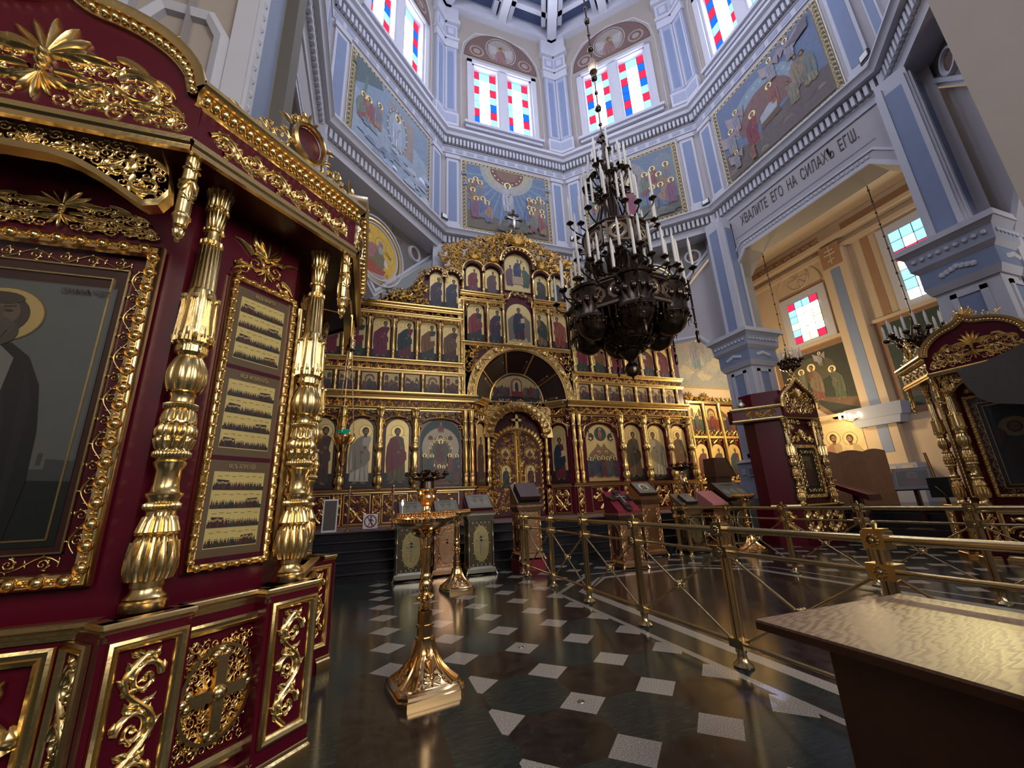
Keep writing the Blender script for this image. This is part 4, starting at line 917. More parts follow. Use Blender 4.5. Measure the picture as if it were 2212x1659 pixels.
for x in xs2:
    for sg in (-1, 1):
        if abs(sg*x+4.97) > .2: share(C4, ICO, TR((sg*x, -.07, 5.73-ZB)))
for x in (-2.0, -1.14, -.56, .60, 1.18, 2.0): share(C4, ICO, TR((x, -.07, 6.54-ZB))@Matrix.Diagonal((.9, .9, 1.12, 1)))
for x in (-2.0, -1.26, -.6, .66, 1.27, 2.0): share(C4, ICO, TR((x, -.07, 8.4-ZB))@Matrix.Diagonal((.9, .9, .72, 1)))
# tall carved shafts at the edges of the middle block
for sg in (-1, 1):
    mb = MB(); mb.box(sg*2.06-.11, sg*2.06+.11, -.06, .1, 4.66, 8.1); q = Orn(); q.ext(vfill(.16, 3.3, 1.5, 2, 8), sg*2.06, 4.72); q.bake(mb, PL(-.06), False); part(mb, 'pilaster', GOLDF)
# ---- ground tier: icons, valances, dado panels
def ico(p, x, z, y=-.02, F=None): return ipart(p.build('icon', F or frm((x, y, z), (1, 0, 0), (0, 0, 1), (0, -1, 0)), ICO))
def valance(x, w, z0, z1, F=None, rise=.42):
    poly = [(-w/2, z0), (-w/2, z1), (w/2, z1), (w/2, z0)]+[(w/2*.97*cos(pi*i/12), z0+(z1-z0)*rise*1.4*sin(pi*i/12)) for i in range(13)]
    o = Orn(); s = (z1-z0)*.34; o.ext(fill_region(poly, s, int(w*97), 9, 2)); o.palm(0, z1-(z1-z0)*.42, s*.9, n=5)
    o.stroke([(w/2*.97*cos(pi*i/12), z0+(z1-z0)*rise*1.4*sin(pi*i/12)) for i in range(13)], [.018]*13, .02)
    mb = MB(); f = F or frm((x, -.10, 0), (1, 0, 0), (0, 0, 1), (0, -1, 0)); o.bake(mb, f, False, 1.2)
    for s_ in (-1, 1): mb.tube([f(s_*w*.47, z0+.1, .0), f(s_*w*.47, z0-.22, .0)], [.02, .012], 5)
    part(mb, 'valance', GOLDF, 0)
def dado(x, w, F=None, z0=.92, z1=1.70):
    f = F or frm((x, -.015, 0), (1, 0, 0), (0, 0, 1), (0, -1, 0)); mb = MB()
    for a, b_, c, d in ((-w/2, w/2, z0, z0+.018), (-w/2, w/2, z1-.018, z1), (-w/2, -w/2+.018, z0, z1), (w/2-.018, w/2, z0, z1)): mb.loft([[f(a, c, 0), f(b_, c, 0), f(b_, d, 0), f(a, d, 0)], [f(a, c, .02), f(b_, c, .02), f(b_, d, .02), f(a, d, .02)]])
    o = Orn(); o.ext(panel_fill(w*.82, (z1-z0)*.82, 2, 10), 0, z0+(z1-z0)*.09); o.bake(mb, f, False, 1.1); part(mb, 'dado_panel', GOLDF, 0)
def dadopil(x, w=.2, F=None):
    f = F or frm((x, -.05, 0), (1, 0, 0), (0, 0, 1), (0, -1, 0)); mb = MB(); o = Orn(); o.ext(vfill(w*.8, .62, 1.2, 3, 10), 0, 1.08)
    o.stroke([(w/2*.95*cos(pi+pi*i/10), .98+w/2*sin(pi+pi*i/10)) for i in range(11)], [.014]*11, .02); o.stroke([(-w/2*.95, .98), (-w/2*.95, 1.72)], [.014]*2, .02); o.stroke([(w/2*.95, .98), (w/2*.95, 1.72)], [.014]*2, .02); o.palm(0, .94, .1, n=5)
    o.bake(mb, f, False, 1.2)
    pts = [(w/2*.9*cos(pi+pi*i/8), .98+w/2*.9*sin(pi+pi*i/8)) for i in range(9)]+[(w/2*.9, 1.72), (-w/2*.9, 1.72)]
    mb.m = 1; mb.loft([[f(u, v, -.05) for u, v in pts], [f(u, v, -.004) for u, v in pts]]); part(mb, 'dado_pilaster', [GOLDF, BURG], 0)
for x in (-6.55, -5.52, -4.5, -3.5, 3.68, 4.67, 5.73, 6.69, -1.88, 1.91): dadopil(x, .24 if abs(x) < 2 else .21)
G1 = [(-6.05, .72, (.10, .05, .05), (.14, .06, .05), .6), (-5.01, .72, (.46, .42, .34), (.42, .37, .28), .7), (-4.0, .72, (.17, .13, .06), (.26, .02, .05), 0), (4.17, .76, (.24, .13, .07), (.10, .07, .04), .2), (5.19, .78, (.44, .36, .24), (.40, .33, .22), -.7), (6.2, .72, (.05, .07, .06), (.24, .10, .05), 0)]
for x, w_, rb, ck, ln in G1: ico(icon_arch(w_, 1.98, rb, ck, ln), x, 1.89); valance(x, w_+.2, 3.62, 4.14); dado(x, .70)
# two large scenes
p = Pic(); w, h = 1.22, 1.98
p.arch((.02, .05, .06), -w/2, w/2, 0, h); p.ell((.50, .40, .27), 0, 1.12, w*.46, .60, 26); p.rect((.30, .16, .10), -w*.46, w*.46, .03, .8); p.ell((.30, .20, .12), 0, 1.05, .34, .42, 24); p.ell((.10, .13, .10), 0, .98, .24, .32, 20)
for k in range(3): p.rect((.55, .42, .26), -.42+.3*k, -.2+.3*k, 1.35, 1.52); p.arch((.20, .06, .04), -.38+.3*k, -.24+.3*k, 1.35, 1.48)
p.rect((.42, .16, .14), -.09, .09, 1.58, 1.68); p.ell((.30, .05, .06), 0, 1.72, .10, .10); p.rect((.7, .6, .3), -.006, .006, 1.78, 1.90); p.rect((.7, .6, .3), -.035, .035, 1.85, 1.86)
for k in range(9): a = pi*(.08+.84*k/8); p.ell(HALO, .33*cos(a), 1.02+.36*sin(a), .04); p.ell(DARKH, .33*cos(a), 1.02+.36*sin(a), .024)
saint(p, 0, .66, .72, (.22, .05, .05), (.18, .04, .06), 0); crowd(p, -.55, .55, .06, .56, 8); crowd(p, -.55, -.2, .35, .6, 2); crowd(p, .2, .55, .35, .6, 2)
ico(p, -2.72, 1.89); valance(-2.72, 1.42, 3.56, 4.14); dado(-2.72, 1.1)
p = Pic(); p.arch((.30, .16, .06), -w/2, w/2, 0, h); p.arch(GG, -w/2+.03, w/2-.03, .03, h-.03)
p.poly((.42, .22, .10), [(-.58, .5), (-.5, .9), (-.2, 1.18), (-.15, 1.3), (0, 1.15), (.12, 1.3), (.2, 1.15), (.5, .9), (.58, .5)]); p.poly((.52, .32, .14), [(-.58, .05), (.58, .05), (.58, .5), (-.58, .5)])
p.ell((.05, .10, .09), 0, 1.62, .24, .25, 22); saint(p, 0, 1.42, .42, (.42, .10, .04), (.45, .12, .05), 0)
for s in (-1, 1):
    for k in range(2): p.poly((.22, .05, .05) if k else (.08, .07, .05), [(s*.26, 1.55-k*.1), (s*.5, 1.8-k*.2), (s*.42, 1.5-k*.15), (s*.54, 1.4-k*.1), (s*.3, 1.42)]); p.ell(HALO, s*.40, 1.68-k*.22, .04)
crowd(p, -.56, -.12, .12, .74, 4); crowd(p, .12, .56, .12, .74, 4); saint(p, 0, .14, .74, (.20, .03, .04), (.12, .05, .04), 0); p.ell(HALO, -.15, .98, .055); p.ell(HALO, .15, .98, .055); p.ell(DARKH, -.15, .97, .032); p.ell(DARKH, .15, .97, .032)
ico(p, 2.86, 1.87); valance(2.86, 1.44, 3.58, 4.14); dado(2.86, 1.1)
# chamfers
for sg, rb, ck, bk in ((-1, (.10, .03, .05), (.09, .03, .04), False), (1, (.22, .03, .04), (.03, .05, .08), True)):
    f = chf(sg); s = 1 if sg > 0 else 1
    ico(icon_arch(.58, 1.95, rb, ck, .1, bk), 0, 0, 0, lambda u, v, h, f=f: f(.42+(u if sg < 0 else -u), 1.89+v, h+.02))
    valance(0, .72, 3.62, 4.14, lambda u, v, h, f=f: f(.40+u, v, h+.08)); dado(0, .58, lambda u, v, h, f=f: f(.42+u, v, h+.02))
# ---- tier of festival scenes and of apostles
FC = [((.26, .02, .05), (.24, .02, .06)), ((.05, .08, .05), (.28, .02, .05)), ((.20, .015, .06), (.22, .02, .06)), ((.20, .03, .05), (.02, .05, .06)), ((.06, .08, .06), (.30, .13, .04)), ((.12, .05, .04), (.20, .10, .05)), ((.05, .07, .10), (.24, .06, .05))]
n_ = 0
for sg in (-1, 1):
    for i in range(7):
        x = sg*(xs3[i]+.313); ico(scene_pic(.46, .60, 40+n_, (.50, .36, .17, .3)), x, 4.68, -.02); n_ += 1
    for i in range(6):
        x = sg*(xs2[i]+.362); rb, ck = FC[(5-i) if sg < 0 else (i*3+1) % 7]
        ico(icon_arch(.56, 1.46, rb, ck, -sg*.9, i % 3 == 1), x, 5.74); valance(x, .62, 7.0, 7.22, rise=.3)
# prophets in pairs
for sg in (-1, 1):
    for k, x in enumerate((2.38, 2.90)):
        ico(icon_arch(.50, 1.36, ((.05, .05, .07), (.06, .05, .09))[k], ((.05, .06, .10), (.09, .06, .09))[k], -sg*.6), sg*x, 7.64)
        mb = MB(); f = PL(-.02)
        mb.m = 1; mb.loft([[Vector((sg*x+r_*cos(pi*i/14), y, 8.76+r_*sin(pi*i/14))) for i in range(15)] for r_, y in ((.25, -.02), (.26, -.16), (.34, -.18))], False, False); mb.m = 0
        mb.tube([(sg*x+.36*cos(pi*i/14), -.18, 8.76+.36*sin(pi*i/14)) for i in range(15)], .03, 6)
        for i in range(8): a = pi*(i+.5)/8; mb.ball((sg*x+.30*cos(a), -.15, 8.76+.30*sin(a)), .04, 6, 4)
        part(mb, 'arch_hood', [GOLDF, BURGD], 40)
# ---- middle block icons
for x, w_, z, h_, k in ((-1.56, .62, 6.55, 1.48, 0), (-.85, .50, 6.55, 1.48, 1), (.90, .50, 6.55, 1.48, 2), (1.60, .62, 6.55, 1.48, 3)):
    rb, ck = [((.05, .06, .04), (.34, .04, .05)), ((.04, .05, .10), (.09, .03, .07)), ((.34, .16, .07), (.05, .07, .04)), ((.34, .04, .03), (.36, .10, .05))][k]
    ico(icon_arch(w_, h_, rb, ck, .6 if x < 0 else -.6), x, z); valance(x, w_+.08, 7.85, 8.08, rise=.3)
p = Pic(); p.arch((.04, .03, .02), -.5, .5, 0, 1.68); p.arch(GG, -.47, .47, .03, 1.65); p.poly((.30, .24, .16), [(-.4, .2), (-.42, 1.0), (-.2, 1.2), (.2, 1.2), (.42, 1.0), (.4, .2)]); p.poly((.5, .38, .2), [(-.25, .05), (.35, .12), (.25, .35), (-.3, .25)])
saint(p, 0, .22, 1.35, (.10, .03, .05), (.03, .05, .09), 0, None, book=True); ico(p, .03, 6.52)
for x, k in ((-1.62, 0), (-.93, 1), (.97, 2), (1.63, 3)):
    rb, ck = [((.30, .05, .05), (.28, .03, .04)), ((.16, .10, .10), (.20, .10, .09)), ((.05, .07, .05), (.10, .07, .05)), ((.14, .08, .04), (.05, .07, .09))][k]
    ico(icon_arch(.56, 1.06, rb, ck, .5 if x < 0 else -.5), x, 8.42)
    mb = MB(); mb.m = 1; mb.loft([[Vector((x+r_*cos(pi*i/14), y, 9.22+r_*sin(pi*i/14))) for i in range(15)] for r_, y in ((.28, -.02), (.29, -.16), (.36, -.18))], False, False); mb.m = 0; mb.tube([(x+.38*cos(pi*i/14), -.18, 9.22+.38*sin(pi*i/14)) for i in range(15)], .03, 6)
    part(mb, 'arch_hood', [GOLDF, BURGD], 40)
p = Pic(); p.arch((.30, .17, .07), -.52, .52, 0, 1.58); p.arch((.62, .47, .20, .3), -.48, .48, .03, 1.55); p.poly((.40, .26, .16), [(-.3, .35), (.3, .35), (.35, .6), (-.35, .6)]); p.poly((.14, .20, .12), [(-.1, 1.1), (.05, 1.42), (.25, 1.3), (.15, 1.15)])
saint(p, -.30, .18, .95, (.24, .10, .14), (.26, .13, .16), .4); saint(p, .32, .18, .95, (.10, .16, .10), (.12, .18, .12), -.5); saint(p, .02, .42, .98, (.16, .03, .05), (.03, .05, .18), .2); p.rect((.45, .32, .2), -.2, .22, .3, .62)
ico(p, .05, 8.66)
mb = MB(); mb.m = 1; mb.loft([[Vector((.05+r_*cos(pi*i/16), y, 9.72+r_*sin(pi*i/16))) for i in range(17)] for r_, y in ((.53, -.02), (.55, -.2), (.66, -.22))], False, False); mb.m = 0; mb.tube([(.05+.68*cos(pi*i/16), -.22, 9.72+.68*sin(pi*i/16)) for i in range(17)], .04, 6)
for i in range(12): a = pi*(i+.5)/12; mb.ball((.05+.6*cos(a), -.2, 9.72+.6*sin(a)), .055, 6, 4)
part(mb, 'arch_hood', [GOLDF, BURGD], 40)
mb = MB(); o = Orn(); o.ext(rinceau(1.5, .2, 1.2, 10, 2)); o.bake(mb, lambda u, v, h: Vector((.03+(.62+v)*cos(pi-u/1.5*pi), -.06-h, 7.95+(.62+v)*sin(pi-u/1.5*pi))), False, 1.2); part(mb, 'arch_band', GOLDF, 0)
# ---- conch over the doors
R1, R2, ZC, DP = 1.02, 1.66, 4.68, .58
def cone(a, t, h=0): r_ = R1+(R2-R1)*t; return Vector((.03+(r_-h*.7)*cos(a), DP*(1-t)-h*.6-.0, ZC+(r_-h*.7)*sin(a)*1.04))
mb = MB(); mb.loft([[cone(pi*i/24, t) for i in range(25)] for t in (0, 1)], False, False); part(mb, 'conch', BURGD, 0)
WD = [(0, .19), (.19, .40), (.40, .61), (.61, .82), (.82, 1.0)]
for k, (a0, a1) in enumerate(WD):
    p = Pic(); am = pi*(a0+a1)/2; ha = pi*(a1-a0)/2*.88
    p.rect((.05, .02, .015), -ha, ha, .04, .96); p.rect((.50, .33, .12, .3), -ha*.95, ha*.95, .07, .93); p.rect((.10, .05, .02), -ha*.95, ha*.95, .07, .3)
    random.seed(70+k)
    for i in range(4): saint(p, ha*(-.65+.43*i), .10, .55, PAL[(i*3+k) % 10], PAL[(i+k*2) % 10], .3)
    if k in (1, 2, 3): p.rect((.14, .05, .02), -.012, .012, .45, .9); p.rect((.14, .05, .02), -.09, .09, .74, .78)
    # faces the viewer from inside: the picture runs with its top toward the outer rim
    ipart(p.build('icon', lambda u, v, h: cone(am-u, v, h+.01), ICO))
mb = MB()
for a in (0, .19, .40, .61, .82, 1.0): mb.tube([cone(pi*a, 0, .02), cone(pi*a, 1, .02)], .035, 6)
for t in (0, 1): mb.tube([cone(pi*i/28, t, .03) for i in range(29)], .035, 6)
o = Orn(); o.ext(rinceau(5.2, .2, 1.25, 12, 3)); o.bake(mb, lambda u, v, h: Vector((.03+(1.79+v)*cos(pi-u/5.2*pi), -.06-h, ZC+(1.79+v)*1.04*sin(pi-u/5.2*pi))), False, 1.3)
mb.loft([[Vector((.03+r_*cos(pi*i/28), y, ZC+1.04*r_*sin(pi*i/28))) for i in range(29)] for r_, y in ((1.66, 0), (1.66, -.06), (1.92, -.06), (1.92, 0))], False, False)
for k in range(7): a = pi*(k/6); mb.ball((.03+1.8*cos(a), -.08, ZC+1.87*sin(a)), .1, 8, 5, (1, .6, 1))
part(mb, 'conch_frame', GOLDF, 40)
mb = MB(); mb.prism([(-2.05, 4.6), (-2.05, 6.5), (2.05, 6.5), (2.05, 4.6), (1.92, 4.6)]+[(.03+1.9*cos(pi*i/24), ZC+1.98*sin(pi*i/24)) for i in range(25)]+[(-1.9, 4.6)], .0, .12, 'y'); part(mb, 'spandrel', BURGD, 0)
for sg in (-1, 1): mb = MB(); fill_region([(sg*2.0, 5.2), (sg*2.0, 6.4), (sg*.9, 6.4), (sg*1.3, 6.15), (sg*1.7, 5.7)], .3, 5, 12, 3).bake(mb, PL(-.01), False, 1.3); part(mb, 'spandrel_carving', GOLDF, 0)
p = Pic(); p.poly((.04, .03, .03), [(1.0*cos(pi*i/20), 1.0*sin(pi*i/20)) for i in range(21)]); p.poly((.52, .36, .16, .3), [(.94*cos(pi*i/20), .05+.90*sin(pi*i/20)) for i in range(21)]); p.poly((.02, .05, .05), [(-.93, .05), (.93, .05), (.9, .18), (-.9, .18)])
crowd(p, -.85, -.25, .12, .5, 5); crowd(p, .25, .85, .12, .5, 5); p.arch((.36, .14, .06), -.2, .2, .2, .85); p.arch((.55, .40, .18), -.15, .15, .2, .78); saint(p, 0, .35, .42, (.04, .04, .08), (.05, .04, .07), 0); p.rect((.32, .02, .03), -.2, .2, .16, .36)
ico(p, .03, 4.69, .57)
# ---- door portal and royal doors
mb = MB(); arc = lambda r_, n=24: [(r_*cos(pi*i/n), 3.42+r_*1.0*sin(pi*i/n)) for i in range(n+1)]
mb.loft([[Vector((.02+u, y, v)) for u, v in arc(r_)] for r_, y in ((.90, .60), (.92, .44), (1.22, .40), (1.24, .60))], False, False)
o = Orn(); fill_region([(-1.2, 3.5), (-1.2, 4.6), (1.2, 4.6), (1.2, 3.5)]+[(.93*cos(pi*i/16), 3.45+.93*sin(pi*i/16)) for i in range(17)], .24, 8, 11, 3).bake(mb, PL(.42), False, 1.4)
q = Orn()
for i in range(15): a = pi*(.06+.88*i/14); q.leaf(1.16*cos(a), 3.42+1.16*sin(a), a+pi, .26, .06, .4)
q.bake(mb, PL(.36), False, 1.4)
mb.prism([(-1.22, 3.5), (-1.22, 4.5), (1.22, 4.5), (1.22, 3.5), (1.0, 3.5)]+[(.98*cos(pi*i/16), 3.45+.98*sin(pi*i/16)) for i in range(17)]+[(-1.0, 3.5)], .42, .6, 'y'); part(mb, 'portal', GOLDF, 40)
for sg in (-1, 1): 
    f = frm((sg*1.05, .52, 0), (1, 0, 0), (0, 0, 1), (0, -1, 0)); dadopil(0, .2, f)
for sg in (-1, 1):
    d = bpy.data.objects.new('royal_door', None); COL.objects.link(d); d.parent = ICO; d.location = (.0, .66, 0)
    pol = [(sg*.03, .9), (sg*.88, .9)]+[(sg*.88*cos(pi/2*i/10), 3.0+.72*sin(pi/2*i/10)) for i in range(10)]+[(sg*.03, 3.72)]
    mb = MB(); mb.prism(pol if sg > 0 else pol[::-1], 0, .05, 'y', TR((0, 0, -ZB))); mb.build('door_leaf', BURGD, d, 0)
    mb = MB(); o = Orn(); inner = [(sg*.07, 1.0), (sg*.74, 1.0), (sg*.74, 2.9), (sg*.66, 3.25), (sg*.45, 3.5), (sg*.07, 3.65)]
    hole = lambda x, y: (abs(x-sg*.44) < .19 and 1.78 < y < 2.5) or ((x-sg*.44)**2+(y-2.92)**2 < .2**2)
    fr_ = fill_region(inner, .17, 21+sg, 10, 3)
    keep = Orn(); keep.st = [s_ for s_ in fr_.st if not hole(*s_[0][0])]; keep.b = [b_ for b_ in fr_.b if not hole(b_[0], b_[1])]; o.ext(keep)
    for r_, wd in ((.80, .02), (.70, .03)):
        e = [(sg*.84, .95), (sg*.84, 3.0)]+[(sg*.84*cos(pi/2*i/8), 3.0+.66*sin(pi/2*i/8)) for i in range(1, 8)]; o.stroke(e, [.02]*len(e), .03)
    o.stroke([(sg*.06, .95), (sg*.06, 3.68)], [.03, .03], .03)
    for i in range(10): a = pi/2*(i+.5)/10; o.leaf(sg*.84*cos(a), 3.0+.68*sin(a), a if sg > 0 else pi-a, .2, .05, .8*sg); o.scroll(sg*(.88)*cos(a), 3.02+.78*sin(a), .085, a, sg, 1.2, .2, 1, 9)
    for i in range(11): o.leaf(sg*.82, 1.0+i*.18, pi/2-sg*.8, .17, .04, .9*sg)
    for ang in range(24):
        pass
    o.stroke([(sg*.44+.19*cos(2*pi*i/16), 2.92+.19*sin(2*pi*i/16)) for i in range(17)], [.02]*17, .03); o.stroke([(sg*.44-.19, 1.8), (sg*.44-.19, 2.35)]+[(sg*.44-.19*cos(pi*i/10), 2.35+.19*sin(pi*i/10)) for i in range(11)]+[(sg*.44+.19, 1.8), (sg*.44-.19, 1.8)], [.018]*15, .03)
    o.bake(mb, lambda u, v, h: Vector((u, -.005-h, v-ZB)), False, 1.3); mb.build('door_carving', GOLDF, d, 0)
    p = Pic(); p.ell((.30, .20, .08), 0, 0, .17, .17, 20); p.ell((.62, .46, .20, .4), 0, 0, .15, .15, 20); p.ell((.20, .05, .05), 0, -.06, .10, .08); p.ell(SKIN, 0, .03, .045, .05); p.build('icon', lambda u, v, h, s=sg: Vector((s*.44+u, -.01-h, 2.92+v-ZB)), d)
    icon_arch(.34, .72, ((.03, .05, .04), (.10, .02, .03))[(sg+1)//2], ((.03, .06, .06), (.14, .03, .04))[(sg+1)//2], 0).build('icon', lambda u, v, h, s=sg: Vector((s*.44+u, -.01-h, 1.8+v-ZB)), d)
def cross3(mb, F, s, t=.05):
    for a, b_, c, d in ((-.035, .035, -.5, .5), (-.28, .28, .12, .19), (-.13, .13, .32, .37)): mb.loft([[F(u*s, v*s, h) for u, v in ((a, c), (b_, c), (b_, d), (a, d))] for h in (0, t)])
    mb.loft([[F(u*s, v*s, h) for u, v in ((-.15, -.16), (.15, -.28), (.15, -.22), (-.15, -.10))] for h in (0, t)])
mb = MB(); mb.box(-.05, .05, .60, .64, 3.75, 4.2); mb.box(-.14, .14, .60, .64, 4.0, 4.09)
for u, v in ((0, 4.22), (-.16, 4.045), (.16, 4.045)): mb.ball((u, .62, v), .05, 8, 5, (1, .5, 1))
part(mb, 'door_cross', GOLDF)
# ---- crests
L_ = [(-4.85, 7.7), (-4.4, 8.1), (-4.0, 8.25), (-3.6, 8.6), (-3.3, 9.15), (-3.3, 7.7)]
for sg in (-1, 1): mb = MB(); fill_region([(sg*-x, z) for x, z in L_], .3, 3, 14, 4).bake(mb, PL(-.02), False, 1.4); mb.m = 1; mb.prism([(sg*-x*1.0, z-.1) for x, z in L_], .02, .08, 'y'); part(mb, 'side_crest', [GOLDF, DBRONZE], 0)
CR = [(-2.72, 9.2), (-2.75, 9.95), (-2.4, 10.15), (-1.9, 10.2), (-1.2, 10.55), (-.7, 10.95), (-.2, 11.1), (.2, 11.1), (.7, 10.95), (1.2, 10.6), (1.9, 10.3), (2.4, 10.15), (2.7, 9.9), (2.7, 9.2), (2.0, 9.1), (2.0, 9.4), (1.6, 9.62), (1.2, 9.45), (.75, 9.6), (.75, 10.0), (.4, 10.35), (.05, 10.45), (-.35, 10.35), (-.65, 10.0), (-.65, 9.6), (-1.2, 9.55), (-1.6, 9.62), (-2.0, 9.4), (-2.0, 9.1)]
mb = MB(); o = fill_region(CR, .27, 6, 14, 4)
for k in range(26):
    a = k/25; x = -2.6+5.2*a; z = 10.0+1.05*max(0, 1-abs(x)/2.6)**.9; o.scroll(x, z, .13, k*1.3, (-1)**k, 1.3, .18, 3, 12)
wide_(o, 1.2).bake(mb, PL(-.10), False, 1.5); q = Orn()
for x, r_ in ((-1.62, .5), (.97, .45), (-.93, .45), (1.63, .5)): q.palm(x, 9.62, .34, n=7)
q.palm(.05, 10.5, .55, n=9); q.bake(mb, PL(-.2), False, 1.4)
mb.m = 1; mb.prism([(x*.97, z-.06) for x, z in CR], -.08, .05, 'y'); part(mb, 'crest', [GOLDF, DBRONZE], 0)
mb = MB(); f = frm((.0, -.05, 11.58), (1, 0, 0), (0, 0, 1), (0, -1, 0)); cross3(mb, f, 1.0, .06)
for u, v in ((0, .52), (-.3, .155), (.3, .155), (-.15, .35), (.15, .35)): mb.ball(f(u, v, .03), .075, 8, 5, (1, .6, 1))
mb.m = 1; mb.ball(f(0, .0, .06), .09, 8, 6, (.7, .5, 3)); mb.tube([f(-.26, .17, .08), f(0, .1, .09), f(.26, .17, .08)], .03, 6); mb.m = 0; mb.ball(f(0, -.5, .0), .12, 8, 6); part(mb, 'top_cross', [DBRONZE, SILVER])
# ================================================================== the corner shrines (square kiosks with cut corners)
# everything is modelled in a frame whose face looks toward -Y; the parts are turned about the centre
KD = {}
def kiosk_parts():
    H = bpy.data.objects.new('hold', None)
    def keep(key, mb, mt, sm=40): o = mb.build(key, mt, None, sm); COL.objects.unlink(o); KD[key] = o.data; return o.data
    # --- column
    P = [(0, .088), (.035, .09), (.045, .078), (.055, .082), (.075, .062), (.095, .060), (.10, .066), (.125, .066), (.13, .072)]
    P += [(.13+.19*t, .072+.024*sin(pi*min(1, t*.9+.1)**.8), 12, .22) for t in (.0, .15, .3, .5, .7, .85, 1.)]
    P += [(.325, .078), (.335, .088), (.345, .078)]+[(.345+.07*t, .080-.018*t, 12, .25) for t in (0, .3, .6, 1)]
    P += [(.42, .060), (.44, .060), (.445, .066), (.455, .073, 36, .12), (.475, .073, 36, .12), (.485, .062), (.50, .068), (.515, .078), (.525, .078), (.535, .060), (.57, .053), (.64, .053), (.665, .066), (.68, .070), (.69, .060)]
    P += [(.70, .066), (.71, .077, 36, .12), (.73, .077, 36, .12), (.74, .066), (.75, .070, 12, .25), (.78, .078, 12, .25), (.80, .082, 12, .25), (.805, .072), (.815, .080, 12, .25), (.85, .082, 12, .25), (.875, .068, 12, .3), (.88, .080), (.89, .080), (.90, .070, 12, .3), (.945, .066, 12, .2), (.955, .058)]
    P += [(.965, .072, 36, .12), (.985, .072, 36, .12), (.995, .055), (1.02, .052), (1.04, .060), (1.05, .052)]
    P += [(1.055+.20*t, .052+.036*sin(pi*(.15+.85*t))**.9, 8, .2) for t in (0, .12, .25, .4, .55, .7, .85, 1.)]
    P += [(1.27, .066), (1.275, .072, 30, .06), (1.31, .072, 30, .06), (1.315, .066)]
    P += [(1.32+.33*t, .062+.026*(1-t)**.6*min(1, t*8)+.003*sin(9*t), 8, .15) for t in (0, .05, .12, .25, .4, .55, .7, .85, 1.)]
    P += [(1.66, .062), (1.665, .058, 18, .14), (1.95, .050, 18, .14), (1.955, .045), (1.96, .056, 30, .14), (1.985, .056, 30, .14), (1.99, .042), (2.03, .040), (2.05, .040), (2.055, .052, 30, .14), (2.07, .052, 30, .14), (2.075, .040), (2.08, .043, 16, .14), (2.19, .052, 16, .14), (2.195, .048), (2.20, .060, 30, .12), (2.215, .060, 30, .12), (2.22, .052)]
    P += [(2.23, .054, 14, .22), (2.28, .056, 14, .22), (2.33, .066, 14, .25), (2.36, .076, 14, .28), (2.375, .072, 14, .28), (2.37, .055)]
    mb = MB(); mb.lathe(P, 72)
    for k in range(8):      # turned over leaf tips
        a = k*pi/4; mb.ball((.083*cos(a), .083*sin(a), 1.60), .017, 6, 5, (1, 1, 1.3)); mb.ball((.088*cos(a+pi/8), .088*sin(a+pi/8), 1.36), .014, 6, 5, (1, 1, 1.6))
        for j in range(3): mb.tube([(.085*cos(a+(j-1)*.12), .085*sin(a+(j-1)*.12), 1.34+.22*i/3+.02) if i else (.089*cos(a+(j-1)*.2), .089*sin(a+(j-1)*.2), 1.33) for i in range(4)], [.008, .008, .006, .003], 4)
    for k in range(12): a = (k+.5)*pi/6; mb.tube([(.086*cos(a), .086*sin(a), .30), (.094*cos(a), .094*sin(a), .25), (.090*cos(a), .090*sin(a), .19)], [.012, .010, .004], 5)
    keep('column', mb, GOLD, 50)
    # --- pendant
    mb = MB(); mb.lathe([(-.58, .004), (-.565, .012), (-.555, .008), (-.54, .02, 10, .2), (-.515, .026, 10, .25), (-.49, .018), (-.485, .014), (-.48, .03), (-.44, .036), (-.43, .042), (-.42, .042), (-.41, .034), (-.405, .034), (-.02, .034), (-.01, .042), (0, .042)], 20)
    o = Orn(); o.palm(0, -.14, .10, pi/2, 5); o.palm(0, -.2, .12, -pi/2, 7); o.palm(0, -.33, .06, pi/2, 5)
    o.bake(mb, lambda u, v, h: Vector((( .034+h)*sin(u/.036), -(.034+h)*cos(u/.036), v)), True); keep('pendant', mb, GOLD)
    # --- face: tympanum ornament
    o = Orn()
    o.scroll(.40, .20, .115, 2.6, -1, 1.3, .16, 5); o.scroll(.235, .115, .085, .3, 1, 1.3, .17, 4); o.scroll(.52, .075, .072, 2.2, -1, 1.3, .17, 4); o.scroll(.33, .035, .05, 1.0, 1, 1.2, .2, 3); o.scroll(.12, .30, .05, -.6, 1, 1.2, .2, 2); o.scroll(.60, .045, .05, 1.2, 1, 1.2, .18, 3); o.scroll(.50, .22, .06, 2.8, -1, 1.2, .17, 3)
    for (x, y, a, L, w_, c) in ((.06, .32, .75, .22, .030, -1.1), (.06, .31, .45, .30, .032, -1.0), (.05, .22, .2, .22, .026, -1.0), (.05, .17, -.5, .24, .03, 1.2), (.28, .40, -.1, .26, .032, -1.1), (.33, .33, .0, .22, .03, -.9), (.30, .22, -.9, .18, .026, .9), (.42, .12, -.6, .18, .026, 1.), (.47, .31, -.3, .16, .024, -1.), (.56, .17, -.6, .14, .02, -.8), (.20, .05, .1, .16, .022, .8), (.42, .03, .2, .14, .02, .8), (.15, .14, -1.0, .12, .02, 1.0)): o.leaf(x, y, a, L*.95, w_*.72, c*1.15, .7, 8)
    o.ext(fill_region([(.10, .02), (.62, .02), (.62, .12), (.5, .26), (.36, .38), (.2, .43), (.12, .3)], .085, 9, 16, 4))
    half = o.mirror(); half.palm(0, .30, .27, pi/2, 9, 2.5, .13); half.palm(0, .20, .18, -pi/2, 7, 2.0, .15); half.b.append((0, .25, .03))
    TY = half
